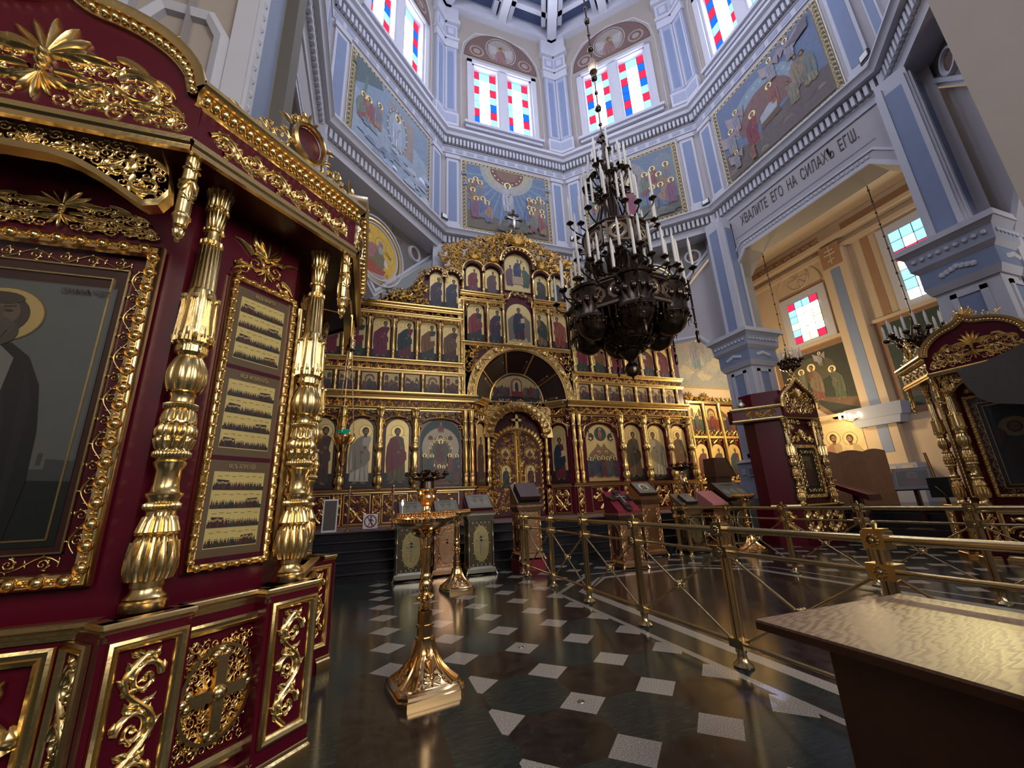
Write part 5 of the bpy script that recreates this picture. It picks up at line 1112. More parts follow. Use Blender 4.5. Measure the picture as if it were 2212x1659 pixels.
    def ogee(hw=.69, z0=3.66, z1=4.10, n=22, dz=0., tip=.13):
        pts = []
        for i in range(n+1):
            t = i/n; x = hw*(1-t); pts.append((x, z0+dz+(z1-z0)*sin(pi/2*t**.62)**.9+tip*max(0, (t-.72)/.28)**2))
        return pts
    og = ogee(); full = og+[(-x, z) for x, z in og[::-1][1:]]
    mb = MB(); F = lambda d: (lambda u, v, h: Vector((u, -d-h, v)))
    D = 1.49
    mb.m = 1; mb.prism([(-.69, 3.28), (.69, 3.28)]+[(x, z-.04) for x, z in full], -D+.0, -D+.30, 'y')
    mb.m = 0
    q = Orn(); q.ext(TY, 0, 3.37); q.bake(mb, F(D), True, 1.3)
    keep('tympanum', mb, [GOLD, BURG], 40)
    mb = MB()
    def strip(pth, pr):        # moulding along a path in the face plane
        rings = []
        for i, (x, z) in enumerate(pth):
            a, b_ = pth[max(0, i-1)], pth[min(len(pth)-1, i+1)]; t = Vector((b_[0]-a[0], b_[1]-a[1])).normalized(); n = Vector((t.y, -t.x))
            rings.append([Vector((x+n.x*e, -D-q_, z+n.y*e)) for e, q_ in pr])
        mb.loft(rings, False, False)
    strip(full[::-1] if False else full, [(-.075, 0), (-.075, .02), (-.02, .035), (-.02, .06), (.015, .075), (.03, .075), (.03, -.28)])
    L_ = 0; last = None; step = .050; acc = 0
    for i in range(len(full)-1):
        (x0, z0), (x1, z1) = full[i], full[i+1]; d = math.hypot(x1-x0, z1-z0); t = (step-acc) if acc else 0
        while t <= d:
            x, z = x0+(x1-x0)*t/d, z0+(z1-z0)*t/d; nx, nz = (z1-z0)/d, -(x1-x0)/d
            mb.ball((x-nx*.045, -D-.035, z-nz*.045), .025, 8, 6, (1.0, .9, 1.0)); t += step
        acc = (d-(t-step))
    mb.sweep([((-.69+.0*0, -D, 3.28), (0, -1, 0), (0, 0, 1)), ((.69, -D, 3.28), (0, -1, 0), (0, 0, 1))], [(0, -.03), (.03, -.03), (.03, .0), (.045, .01), (.045, .03), (.025, .045), (.025, .06), (0, .065)])
    # crowning leaves and scrolls on the ogee, sparse
    q = Orn(); q.palm(0, 4.24, .20, pi/2, 7, 3.4, .16)
    for s in (-1, 1):
        q.scroll(s*.13, 4.24, .06, pi/2, s, 1.2, .2, 3); q.scroll(s*.27, 4.16, .05, pi/2, s, 1.2, .2, 3); q.leaf(s*.36, 4.13, pi/2-s*.9, .12, .02, -s*.8)
    q.bake(mb, F(D-.1), True, 1.2)
    keep('pediment', mb, GOLD, 40)
    # --- face: pierced valance, wall spray
    mb = MB(); edge = [(0, 3.135), (.10, 3.135), (.2, 3.11), (.3, 3.06), (.40, 2.995), (.46, 2.95), (.52, 2.915), (.58, 2.935), (.615, 3.0), (.60, 3.12), (.55, 3.25)]
    full2 = [(-x, z) for x, z in edge[::-1]]+edge[1:]
    o = Orn()
    for x, y, r_, a, s in ((.50, 3.04, .07, 2.5, 1), (.36, 3.13, .055, .5, -1), (.25, 3.19, .045, 2.5, 1), (.46, 3.18, .05, 0, 1), (.14, 3.19, .04, .8, -1), (.55, 3.14, .035, 3, 1), (.04, 3.19, .035, 2.5, 1), (.57, 3.00, .035, 1, -1)): o.scroll(x, y, r_, a, s, 1.3, .18, 4, 16)
    for x, y, a, L, w_, c in ((.42, 3.10, 1.0, .1, .016, .8), (.3, 3.10, .3, .12, .016, .9), (.2, 3.2, -.3, .1, .014, .8), (.52, 3.2, -.6, .1, .014, -.8), (.44, 3.02, -.3, .1, .014, .6), (.1, 3.17, .5, .08, .012, -.7)): o.leaf(x, y, a, L, w_, c)
    o.ext(fill_region([(.0, 3.15), (.2, 3.14), (.4, 3.02), (.53, 2.95), (.58, 3.0), (.56, 3.2), (.45, 3.25), (0, 3.25)], .062, 5, 12, 3))
    m_ = o.mirror(); m_.palm(0, 3.17, .08, pi/2, 7); m_.bake(mb, F(1.44), True, 1.2)
    mb.loft([[Vector((x, -1.44-q_, z+e)) for x, z in full2] for e, q_ in ((-.02, -.05), (-.02, .02), (.012, .03), (.02, .0))], False, False)
    keep('valance', mb, GOLD, 40)
    mb = MB(); q = Orn(); q.ext(TY, 0, 2.93, 1); q2 = q.fit(-.46, .46, 2.90, 3.17); q2.bake(mb, F(1.12), True, .9); keep('wall_spray', mb, GOLD, 40)
    # --- frames
    def frame(key, x0, x1, z0, z1, d, fw, bead, inner=None):
        mb = MB(); pr = [(0, 0), (0, .02), (.15, .045), (.35, .05), (.5, .035), (.7, .05), (.9, .045), (1, .012)]
        loop = []
        for e, q_ in pr: loop.append([Vector((x, -d-q_, z)) for x, z in ((x0+e*fw, z0+e*fw), (x1-e*fw, z0+e*fw), (x1-e*fw, z1-e*fw), (x0+e*fw, z1-e*fw))])
        mb.loft(loop, True, False)
        def row(a, b_, n):
            for i in range(n):
                t = (i+.5)/n; x, z = a[0]+(b_[0]-a[0])*t, a[1]+(b_[1]-a[1])*t
                mb.ball((x, -d-.046, z), bead*.5, 9, 6, (1, .9, 1)); mb.lathe([(0, bead*.62), (bead*.3, bead*.68), (bead*.42, bead*.58), (0, bead*.5)], 12, TR((x, -d-.038, z))@RX(pi/2), False)
                ux, uz = (b_[0]-a[0])/math.hypot(b_[0]-a[0], b_[1]-a[1]), (b_[1]-a[1])/math.hypot(b_[0]-a[0], b_[1]-a[1])
                for s in (-.14, .14): mb.ball((x+ux*bead*1.05-uz*s*fw, -d-.042, z+uz*bead*1.05+ux*s*fw), bead*.2, 6, 4)
        m = fw/2; nx, nz = round((x1-x0-fw)/(bead*2.1)), round((z1-z0-fw)/(bead*2.1))
        row((x0+m, z0+m), (x1-m, z0+m), nx); row((x0+m, z1-m), (x1-m, z1-m), nx); row((x0+m, z0+m), (x0+m, z1-m), nz); row((x1-m, z0+m), (x1-m, z1-m), nz)
        return mb
    mb = frame('f', -.508, .508, 1.055, 2.85, 1.12, .068, .046)
    keep('icon_frame', mb, GOLD, 50)
    mb = MB(); o = Orn()
    a = rinceau(1.5, .066, 1.7, 14, 3); b_ = rinceau(.72, .066, 1.7, 14, 3)
    for s in (-1, 1): o.ext(a, s*.402, 1.20, 1, pi/2, fy=s)
    o.ext(b_, -.36, 2.735); o.ext(b_, -.36, 1.165, fy=-1); o.bake(mb, F(1.105), True, .8)
    for x0, x1, z0, z1 in ((-.365, .365, 1.205, 2.695), (-.30, .30, 1.265, 2.635)):
        for q_ in ((x0, x1, z0, z0+.008), (x0, x1, z1-.008, z1), (x0, x0+.008, z0, z1), (x1-.008, x1, z0, z1)): mb.box(q_[0], q_[1], -1.118, -1.10, q_[2], q_[3])
    keep('liner_carving', mb, GOLD, 40)
    mb = MB(); mb.box(-.365, .365, -1.108, -1.10, 1.205, 2.695); keep('liner_board', mb, WOODD, 0)
    mb = frame('f', -.115+.0, .35, 1.05, 2.85, 1.215, .046, .032); keep('calendar_frame', mb, GOLD, 50)
    mb = MB(); o = Orn()
    for s in (-1, 1): o.scroll(.105+s*.07, 3.0, .06, pi/2, s, 1.3, .17, 5); o.scroll(.105+s*.15, 2.93, .05, pi, s, 1.2, .17, 4); o.leaf(.105+s*.1, 3.05, pi/2-s*.6, .16, .022, -s*1.2); o.leaf(.105+s*.03, 3.08, pi/2-s*.9, .2, .022, s*1.3); o.leaf(.105+s*.12, 2.96, -s*.3+(0 if s > 0 else pi), .13, .02, -s); o.leaf(.105+s*.16, 2.9, -pi/2+s*.5, .1, .016, s)
    o.palm(.105, 3.06, .17, pi/2, 7, 2.4); o.palm(.105, 2.98, .1, -pi/2, 5); o.bake(mb, F(1.215), True, 1.4); keep('chamfer_spray', mb, GOLD, 40)
    # --- chamfer cornice: frieze board with running scroll, gadrooned rope, oval crest
    D2 = 1.53; w2 = .578; mb = MB(); mb.m = 1; mb.prism([(-w2, 3.28), (w2, 3.28), (w2, 3.66), (-w2, 3.66)], -D2, -D2+.3, 'y'); mb.m = 0
    wide_(rinceau(1.02, .17, .95, 20, 7)).fit(-.50, .51, 3.355, 3.545).bake(mb, F(D2), True, 1.2)
    keep('frieze', mb, [GOLD, BURG], 40)
    mb = MB()
    mb.sweep([((-w2-.0, -D2, 3.28), (0, -1, 0), (0, 0, 1)), ((w2, -D2, 3.28), (0, -1, 0), (0, 0, 1))], [(0, -.03), (.03, -.03), (.03, .0), (.045, .01), (.045, .03), (.025, .045), (.025, .06), (0, .065)])
    mb.sweep([((-w2-.02, -D2, 3.6), (0, -1, 0), (0, 0, 1)), ((w2+.02, -D2, 3.6), (0, -1, 0), (0, 0, 1))], [(0, -.03), (.02, -.02), (.02, .055), (.06, .06), (.085, .075), (.085, .10), (.05, .115), (-.3, .115)])
    n = 24
    for i in range(n): x = -w2+.02+(2*w2-.04)*i/(n-1); mb.ball((x, -D2-.035, 3.612), .032, 9, 6, (.72, 1, 1.05))
    keep('cornice', mb, GOLD, 40)
    mb = MB(); T = TR((.085, -D2-.03, 3.92)); q = Orn()
    for s in (-1, 1): q.scroll(.085+s*.20, 3.83, .075, pi/2, s, 1.3, .17, 5); q.scroll(.085+s*.34, 3.78, .055, pi/2, s, 1.2, .17, 4); q.leaf(.085+s*.14, 3.98, pi/2-s*.7, .10, .022, -s*1.4); q.scroll(.085+s*.12, 4.06, .035, pi/2, s, 1.2, .2, 3); q.scroll(.085+s*.27, 3.86, .04, 0, s, 1.2, .2, 3); q.leaf(.085+s*.44, 3.76, pi/2-s*.9, .1, .016, -s)
    q.palm(.085, 4.07, .13, pi/2, 7, 3.2, .18); q.bake(mb, F(D2+.0), True, 1.4)
    mb.loft([[Vector((.085+(.105+e)*cos(2*pi*i/36), -D2-.02-q_, 3.915+(.13+e)*sin(2*pi*i/36))) for i in range(36)] for e, q_ in ((0, 0), (0, .03), (.012, .045), (.028, .03), (.03, 0))], True, False)
    keep('oval_crest', mb, GOLD, 40)
    mb = MB(); mb.add([Vector((.085+.105*cos(2*pi*i/30), -D2-.01, 3.915+.13*sin(2*pi*i/30))) for i in range(30)], [list(range(30))]); keep('oval_plate', mb, BURGD, 0)
    # --- pedestal panels
    def panel(x0, x1, z0, z1, d, fw, orn, mt2=BURG):
        mb = MB()
        mb.loft([[Vector((x, -d-q_, z)) for x, z in ((x0+e, z0+e), (x1-e, z0+e), (x1-e, z1-e), (x0+e, z1-e))] for e, q_ in ((-.012, 0), (-.012, .02), (.0, .026), (fw*.45, .018), (fw*.5, .026), (fw*.9, .014), (fw, -.004))], True, False)
        orn.fit(x0+fw*1.15, x1-fw*1.15, z0+fw*1.3, z1-fw*1.3).bake(mb, F(d+.0), True, 1.4); return mb
    pv = vfill(.16, .5, 1.35, 6, 22)
    pv = vfill(.16, .5, 1.15, 7, 24)
    for st_ in list(pv.st): pass
    pv.st = [(p_, [w_*1.25 for w_ in ws_], h_*1.15) for p_, ws_, h_ in pv.st]
    keep('narrow_panel', panel(-.13, .13, .21, .855, 1.535, .032, pv), GOLD, 40)
    c = Orn()
    for s in (-1, 1):
        for v in (.10, .56): 
            c.scroll(s*.10, v, .055, s*.5, s, 1.3, .17, 4); c.scroll(s*.16, v+.06, .04, 2, -s, 1.2, .17, 3); c.leaf(s*.05, v, 1.2, .08, .014, s)
        c.leaf(s*.02, .05, pi/2-s*.8, .12, .014, s*.8); c.leaf(s*.02, .62, -pi/2+s*.8, .12, .014, -s*.8)
        for a in (.5, 1.0): c.leaf(s*.04, .33, a if s > 0 else pi-a, .13, .018, .5*s); c.leaf(s*.04, .33, -a if s > 0 else pi+a, .13, .018, -.5*s)
        for v in (.23, .43): c.scroll(s*.075, v, .032, 0, s, 1.2, .18, 2)
        for v in (.22, .44): c.scroll(s*.17, v, .03, 0, -s, 1.2, .18, 3)
    c.ext(fill_region([(-.24, .0), (.24, 0), (.24, .66), (-.24, .66)], .068, 7, 12, 3))
    mb = panel(-.215, .245, .20, .82, 1.44, .042, c)
    ce = (.015, .51)
    mb.loft([[Vector((ce[0]+(.165+e)*cos(2*pi*i/40), -1.44-q_, ce[1]+(.205+e)*sin(2*pi*i/40))) for i in range(40)] for e, q_ in ((-.01, 0), (-.008, .03), (.008, .03), (.01, 0))], True, False)
    for u0, u1, v0, v1 in ((-.13, .13, -.026, .026), (-.026, .026, -.165, .165)): mb.prism([(ce[0]+u0, ce[1]+v0), (ce[0]+u1, ce[1]+v0), (ce[0]+u1, ce[1]+v1), (ce[0]+u0, ce[1]+v1)], -1.485, -1.445, 'y')
    for u, v in ((-.13, 0), (.13, 0), (0, -.165), (0, .165)):
        for k in (-1, 0, 1): mb.ball((ce[0]+u+(k*.026 if not u else (.02 if u > 0 else -.02)*(k == 0)), -1.465, ce[1]+v+(k*.026 if u else (.02 if v > 0 else -.02)*(k == 0))), .024, 8, 6, (1, .9, 1))
    mb.ball((ce[0], -1.49, ce[1]), .034, 10, 8, (1, .7, 1)); keep('cross_panel', mb, GOLD, 40)
    c2 = wide_(panel_fill(.8, .56, 7, 22), 1.2); keep('wide_panel', panel(-.50, .50, .20, .84, 1.285, .05, c2), GOLD, 40)
kiosk_parts()
def kiosk(name, label, cx, cy, faces, chams, saint_icon):
    o = thing(name, label, 'shrine', (cx, cy, 0))
    def put(key, ang, pn=None): 
        c = bpy.data.objects.new(pn or key, KD[key]); COL.objects.link(c); c.parent = o; c.matrix_local = RZ(ang); return c
    A0 = Vector((0, 0, 0))
    def oct_(dA, hA, dB=None): # octagon through the face half widths
        pts = []
        for k in range(4):
            for s in (-1, 1): v = RZ(k*pi/2)@Vector((s*hA, -dA, 0)); pts.append((v.x, v.y))
        return pts
    mb = MB(); mb.prism(oct_(1.10, .61), .9, 3.28); mb.prism(oct_(1.27, .62), .0, .9); mb.prism(oct_(1.48, .68), 3.27, 3.32)
    for k in range(4):
        R = RZ(k*pi/2+pi/4); mb.box(-.48, .48, -1.425, -1.0, .0, .9, R)
        for s in (-1, 1): mb.box(s*.345-.165, s*.345+.165, -1.53, -1.0, 0, .9, R)
    mb.prism(oct_(1.36, .55), 3.62, 3.70)
    mb.build('case', BURG, o, 0)
    mb = MB()   # gilded ledge and plinth mouldings
    def led(R, x0, x1, d, z, pr, ends=True):
        mb.sweep([((x0, -d, z), (0, -1, 0), (0, 0, 1)), ((x1, -d, z), (0, -1, 0), (0, 0, 1))], pr, False, R)
        if ends:
            for x, s in ((x0, -1), (x1, 1)): mb.sweep([((x, -d, z), (s, 0, 0), (0, 0, 1)), ((x, -d+.14, z), (s, 0, 0), (0, 0, 1))], pr, False, R); mb.add([(x, -d-q_, z+e) for q_, e in pr]+[(x+s*q_, -d, z+e) for q_, e in pr], [(i, i+1, len(pr)+i+1, len(pr)+i) for i in range(len(pr)-1)], R)
    LP = [(-.06, .04), (.0, .04), (.006, .035), (.008, .02), (.0, .012), (-.012, .008), (-.012, -.006), (-.022, -.012), (-.022, -.03)]
    BP = [(-.02, .145), (-.012, .14), (-.008, .125), (.0, .115), (.002, .10), (.015, .09), (.018, .08), (.018, 0)]
    for nm_, z_, pr_, e_ in (('ledge_moulding', .90, LP, 0.), ('plinth_moulding', 0, BP, -.02)):
        mb = MB()
        for k in range(4):
            led(RZ(k*pi/2), -.64, .64, 1.31+e_, z_, pr_, False); R = RZ(k*pi/2+pi/4); led(R, -.2, .2, 1.45+e_, z_, pr_, False)
            for s in (-1, 1): led(R, s*.345-.17, s*.345+.17, 1.54+e_*.3, z_, pr_)
        mb.build(nm_, GOLD, o, 30)
    for a in faces:
        for key in ('tympanum', 'pediment', 'valance', 'wall_spray', 'icon_frame', 'liner_board', 'liner_carving', 'wide_panel'): put(key, a)
        saint_icon(a).build('icon', lambda u, v, h: RZ(a)@Vector((u*1.13, -1.112-h, 1.238+v*.982)), o, None, .0002)
        mb = MB(); mb.add([(x, -1.158, z) for x, z in ((-.445, 1.12), (.445, 1.12), (.445, 2.79), (-.445, 2.79))], [(0, 1, 2, 3)], RZ(a)); mb.build('glass', GLASS, o, 0)
    for a in chams:
        for key in ('calendar_frame', 'chamfer_spray', 'frieze', 'cornice', 'oval_crest', 'oval_plate', 'cross_panel'): put(key, a)
        for s in (-1, 1):
            c = put('narrow_panel', a); c.matrix_local = RZ(a)@TR((s*.345, 0, 0))
            c = put('narrow_panel', a); c.matrix_local = RZ(a)@TR((s*.51, -1.365, 0))@RZ(s*pi/2)@TR((0, 1.535, 0))@Matrix.Diagonal((.9, 1, 1, 1)) if False else RZ(a)@TR((s*.512, -1.36, 0))@RZ(s*pi/2)@TR((0, 1.535, 0))@Matrix.Diagonal((.8, 1, 1, 1))
            c = put('column', a); c.matrix_local = RZ(a)@TR((.075+s*.37, -1.325, .935))
            c = put('pendant', a); c.matrix_local = RZ(a)@TR((s*.535, -1.50, 3.30))
        cal(o, a)
    return o
INK = (.10, .05, .03)
def cal(o, a):     # month calendar icons: three boards, each four rows of small standing saints
    F = lambda u, v, h: RZ(a)@Vector((.117+u, -1.2385-h, 1.10+v))
    mb = MB(); mb.box(-.19, .19, -1.238, -1.215, 1.095, 2.805, RZ(a)@TR((.117, 0, 0))); b = mb.build('calendar_board', BURG, o, 0)
    for k, body in enumerate(('МЦЪ АПРЕЛЇЙ', 'МЦА ФЕВРУАРЇА', 'МЦЪ МАРТА')):
        z = .02+k*.563; p = Pic(); p.rect((.30, .19, .10), -.18, .18, z, z+.535); p.rect((.80, .62, .26), -.150, .150, z+.045, z+.47)
        r = random.Random(k+3)
        for j in range(4):
            y = z+.05+j*.105; p.rect((.86, .66, .24), -.148, .148, y, y+.098); p.rect((.035, .06, .055), -.148, .148, y, y+.022)
            p.poly((.10, .04, .035), [(-.14, y), (-.14+.08, y), (-.13+.07, y+.055), (-.13, y+.06)] if (j+k) % 2 else [(.04, y), (.13, y), (.12, y+.06), (.05, y+.055)])
            for i in range(26):
                x = -.138+.0108*i+r.uniform(-.002, .002); c = r.choice(((.13, .03, .03), (.05, .05, .06), (.16, .07, .04), (.08, .10, .06), (.20, .05, .04), (.09, .06, .04))); hh = .040+r.uniform(0, .012)
                p.poly(c, [(x-.0055, y+.004), (x+.0055, y+.004), (x+.0042, y+hh*.78), (x-.0042, y+hh*.78)]); p.ell((.85, .70, .30), x, y+hh*.92, .0058, .0062, 8); p.ell((.20, .10, .05), x, y+hh*.9, .0034, .004, 6)
            for i in range(7): x = -.13+.04*i; p.rect((.38, .22, .07), x, x+.024, y+.076+.004*(i % 2), y+.079+.004*(i % 2))
        p.build('calendar_icon', F, o, PAINT, .000012)
        text('inscription', body, .036, GILT, RZ(a)@TR((.117, -1.2475, 1.10+z+.50))@RX(pi/2), o, .0006, 0, .62)
    mb = MB(); mb.add([(x, -1.262, z) for x, z in ((-.07, 1.095), (.305, 1.095), (.305, 2.805), (-.07, 2.805))], [(0, 1, 2, 3)], RZ(a)); mb.build('glass', GLASS, o, 0)
def seraphim(a):
    p = Pic(); w, h = .29, 1.36
    p.rect((.16, .17, .17), -w, w, 0, h); p.rect((.22, .23, .22), -w+.008, w-.008, .008, h-.008)
    p.poly((.015, .022, .018), [(-w, 0), (w, 0), (w, .30), (.1, .36), (-w, .34)]); p.poly((.10, .11, .11), [(-w, .33), (w, .30), (w, .40), (0, .43), (-w, .44)])
    # church
    p.rect((.24, .235, .22), -.04, .19, .36, .50); p.rect((.26, .25, .23), .0, .14, .50, .58); p.rect((.22, .215, .20), .03, .11, .58, .66); p.ell((.14, .14, .15), .07, .66, .045, .05, 16, 0, pi); p.rect((.3, .26, .14), .068, .072, .71, .76); p.rect((.3, .26, .14), .058, .082, .735, .74)
    for x in (-.02, .03, .08, .13, .17): p.arch((.11, .11, .11), x-.008, x+.008, .38, .44)
    for x in (.03, .07, .11): p.arch((.11, .11, .11), x-.008, x+.008, .52, .56)
    n0 = len(p.l)
    p.ell((.30, .20, .08), -.158, 1.155, .152, .155, 32); p.ell((.60, .43, .17, .4), -.158, 1.155, .145, .148, 32)
    M1 = (.018, .018, .020)
    p.poly(M1, [(-.29, .0), (.06, .0), (.085, .3), (.075, .55), (.04, .78), (-.02, .93), (-.09, 1.00), (-.24, 1.0), (-.29, .96)]); p.poly((.03, .03, .032), [(.02, .1), (.04, .1), (.03, .7), (-.02, .88)]); p.poly((.03, .03, .032), [(-.06, .1), (-.045, .1), (-.04, .6), (-.08, .8)])
    p.poly((.36, .34, .30), [(-.29, .42), (-.10, .40), (-.07, .92), (-.13, .99), (-.29, .96)]); p.poly((.28, .26, .23), [(-.185, .42), (-.175, .42), (-.165, .95), (-.175, .95)])
    for y in (.52, .68, .84): p.rect((.20, .15, .08), -.137, -.127, y-.03, y+.035); p.rect((.20, .15, .08), -.152, -.112, y+.004, y+.014); p.rect((.20, .15, .08), -.235, -.225, y-.03, y+.035); p.rect((.20, .15, .08), -.25, -.21, y+.004, y+.014)
    p.ell((.24, .14, .09), -.16, .60, .05, .035); p.ell((.24, .14, .09), -.225, .64, .05, .033)
    p.ell((.10, .075, .06), -.165, 1.155, .105, .115, 26); p.ell((.13, .10, .08), -.165, 1.06, .085, .085, 24); p.ell((.26, .17, .115), -.165, 1.165, .072, .085, 26); p.ell((.16, .12, .095), -.165, 1.085, .066, .055, 22); p.poly((.21, .13, .09), [(-.18, 1.19), (-.15, 1.19), (-.145, 1.12), (-.185, 1.12)])
    for s in (-1, 1): p.ell((.06, .04, .03), -.165+s*.032, 1.175, .016, .008, 10); p.poly((.09, .06, .045), [(-.165+s*.012, 1.19), (-.165+s*.055, 1.20), (-.165+s*.055, 1.21), (-.165+s*.012, 1.20)])
    p.ell((.16, .08, .06), -.165, 1.095, .022, .007, 10); p.ell((.10, .075, .06), -.165, 1.245, .075, .035, 18)
    for k in range(5): p.poly((.09, .07, .058), [(-.21+.022*k, 1.07), (-.205+.022*k, 1.07), (-.19+.012*k, .99)])
    p.l = p.l[:n0]+[(c, [(max(-w, min(w, x*1.0+.062)), y) for x, y in pts]) for c, pts in p.l[n0:]]
    return p
def greysaint(a):
    p = Pic(); w, h = .29, 1.36; p.rect((.10, .11, .11), -w, w, 0, h); p.rect((.05, .065, .07), -w+.008, w-.008, .008, h-.008); p.poly((.07, .06, .05), [(-w, 0), (w, 0), (w, .3), (-w, .35)])
    p.poly((.09, .085, .075), [(-.24, 0), (.24, 0), (.22, .55), (.10, .85), (-.10, .85), (-.2, .6)]); p.ell((.42, .33, .16, .4), .0, 1.0, .17, .17, 28); p.ell((.06, .045, .035), 0, 1.0, .085, .10, 20); p.ell((.24, .15, .09), 0, 1.0, .06, .075, 20); p.poly((.16, .05, .05), [(-.22, .7), (-.1, .9), (-.16, 1.0), (-.26, .9)]); p.poly((.15, .14, .12), [(.02, .1), (.12, .1), (.10, .7), (.0, .75)])
    return p
KL = kiosk('corner_shrine', 'huge burgundy and gold shrine with a black robed elder icon, filling the left side', -1.696, 3.72, (0, pi/2), (pi/4, 3*pi/4), seraphim)
KR = kiosk('corner_shrine', 'burgundy and gold shrine cut by the right edge of the view', 11.40, 3.65, (0, -pi/2), (-pi/4, -3*pi/4), greysaint)
text('inscription', 'СЕРАФИМЪ ЧУДОТ', .042, BLACK, TR((.20, -1.124, 2.53))@RX(pi/2), KL, .0005, 0, .5)
# ================================================================== brass railings
def rail_post_mesh(n=4):
    mb = MB(); mb.lathe([(0, .075), (.012, .078), (.03, .06), (.05, .04), (.09, .034), (.12, .034)], 16)
    for k in range(4): a = pi/4+k*pi/2; mb.tube([(.024*cos(a), .024*sin(a), .1), (.024*cos(a), .024*sin(a), 1.03)], .017, 8)
    return mb
RP = {}
def railing(name, label, x, ys, kx, end0=None):
    o = thing(name, label, 'railing', (x, ys[0], 0), 0, 'polished brass railings of the runner'); y0 = ys[0]
    def prt(key, make):
        if key not in RP: m = make(); h = m.build(key, BRASS, None, 40); COL.objects.unlink(h); RP[key] = h.data
        return RP[key]
    def inst(nm, me, T): c = bpy.data.objects.new(nm, me); COL.objects.link(c); c.parent = o; c.matrix_local = T; return c
    def block(i):
        mb = MB()
        if i == 0: mb.box(-.05, .05, -.06, .06, .985, 1.085); mb.box(-.042, .042, -.05, .05, 1.085, 1.10); mb.lathe([(1.10, .012), (1.125, .02), (1.14, .012), (1.145, .004)], 10)
        if i == 1: mb.box(-.055, .055, -.075, .075, .815, .905)
        if i == 2: mb.box(-.045, .045, -.07, .07, .135, .20); return mb
        z, rr = ((1.035, .03), (.86, .03))[i]
        for sx in (-1, 1):
            for k in range(10): a = 2*pi*k/10; mb.ball((sx*.055, rr*cos(a), z+rr*sin(a)), .010, 5, 4)
            mb.ball((sx*.056, 0, z), .016, 8, 5)
        return mb
    pm = prt('post', rail_post_mesh); bms = []
    for i in range(3):
        if ('clamp', i) not in RP: h_ = block(i).build('clamp', BRASS, None, 40); COL.objects.unlink(h_); RP[('clamp', i)] = h_.data
        bms.append(RP[('clamp', i)])
    for y in ys: p = inst('post', pm, TR((0, y-y0, 0))); [share(bpy.data.objects.new('clamp', bm_), p) for bm_ in bms]
    L = ys[-1]-y0; a0 = -.25
    for nm, z, r in (('top_rail', 1.04, .026), ('middle_rail', .86, .014), ('lower_rail', .168, .017)):
        mb = MB(); mb.tube([(0, 0, z), (0, L, z)], r, 12); mb.build(nm, BRASS, o, 50)
    for k in range(len(ys)-1):
        a, b_ = ys[k]-y0, ys[k+1]-y0
        if b_-a < .5: continue
        mb = MB(); mb.tube([(-.012, a+.06, .18), (-.012, b_-.06, .83)], .0105, 8); mb.build('brace', BRASS, o, 50)
        mb = MB(); mb.tube([(.012, a+.06, .83), (.012, b_-.06, .18)], .0105, 8); mb.build('brace', BRASS, o, 50)
        mb = MB(); mb.ball((0, (a+b_)/2, .505), .042, 10, 7, (1, .9, .9))
        for s in (-1, 1):
            for q in range(8): an = 2*pi*q/8; mb.ball((s*.034, (a+b_)/2+.03*cos(an), .505+.03*sin(an)), .011, 5, 4)
        mb.build('knob', BRASS, o, 50)
    return o
railing('brass_railing', 'near brass railing with crossed braces running away past the wooden desk', 2.925, [-.7, .52, 1.76, 2.965, 4.235, 5.45, 6.61, 7.76, 8.02], 1)
railing('brass_railing', 'farther brass railing parallel to the near one, before the right hand shrines', 6.86, [-.6, .62, 1.83, 3.03, 4.27, 5.48, 6.68, 7.88, 8.22], 1)

# ================================================================== wooden desk
o = thing('desk', 'brown wooden desk with shiny worn top in the right foreground', 'desk', (2.17, .8, 0))
def wood_mat():
    m = bpy.data.materials.new('worn varnished wood'); m.use_nodes = True; nt = m.node_tree; b = nt.nodes['Principled BSDF']
    tc = nt.nodes.new('ShaderNodeTexCoord'); mp = nt.nodes.new('ShaderNodeMapping'); mp.inputs['Scale'].default_value = (1.2, 7, 1); mp.inputs['Rotation'].default_value = (0, 0, .35)
    w = nt.nodes.new('ShaderNodeTexWave'); w.inputs['Scale'].default_value = 3.2; w.inputs['Distortion'].default_value = 9; w.inputs['Detail'].default_value = 4; w.inputs['Detail Scale'].default_value = 1.5
    cr = nt.nodes.new('ShaderNodeMix'); cr.data_type = 'RGBA'; cr.inputs[6].default_value = (.20, .12, .08, 1); cr.inputs[7].default_value = (.27, .175, .125, 1)
    nt.links.new(tc.outputs['Object'], mp.inputs[0]); nt.links.new(mp.outputs[0], w.inputs['Vector']); nt.links.new(w.outputs['Fac'], cr.inputs[0]); nt.links.new(cr.outputs[2], b.inputs['Base Color'])
    mr = nt.nodes.new('ShaderNodeMapRange'); mr.inputs['To Min'].default_value = .30; mr.inputs['To Max'].default_value = .50; nt.links.new(w.outputs['Fac'], mr.inputs[0]); nt.links.new(mr.outputs[0], b.inputs['Roughness'])
    bp = nt.nodes.new('ShaderNodeBump'); bp.inputs['Strength'].default_value = .05; bp.inputs['Distance'].default_value = .002; nt.links.new(w.outputs['Fac'], bp.inputs['Height']); nt.links.new(bp.outputs[0], b.inputs['Normal'])
    return m
mb = MB(); mb.box(-.505, .50, -.82, .775, .768, .80); mb.build('tabletop', [wood_mat()], o, 0)
mb = MB(); mb.box(-.507, .502, -.822, .777, .762, .790); mb.build('edge_band', WOODD, o, 0)
for s, nm in ((-1, 'side_panel'), (1, 'side_panel')): mb = MB(); mb.box(s*.40-.02, s*.40+.02, -.75, .53, 0, .765); mb.build(nm, WOODD, o, 0)
mb = MB(); mb.box(-.38, .38, .49, .52, .05, .765); mb.build('modesty_panel', WOODD, o, 0)
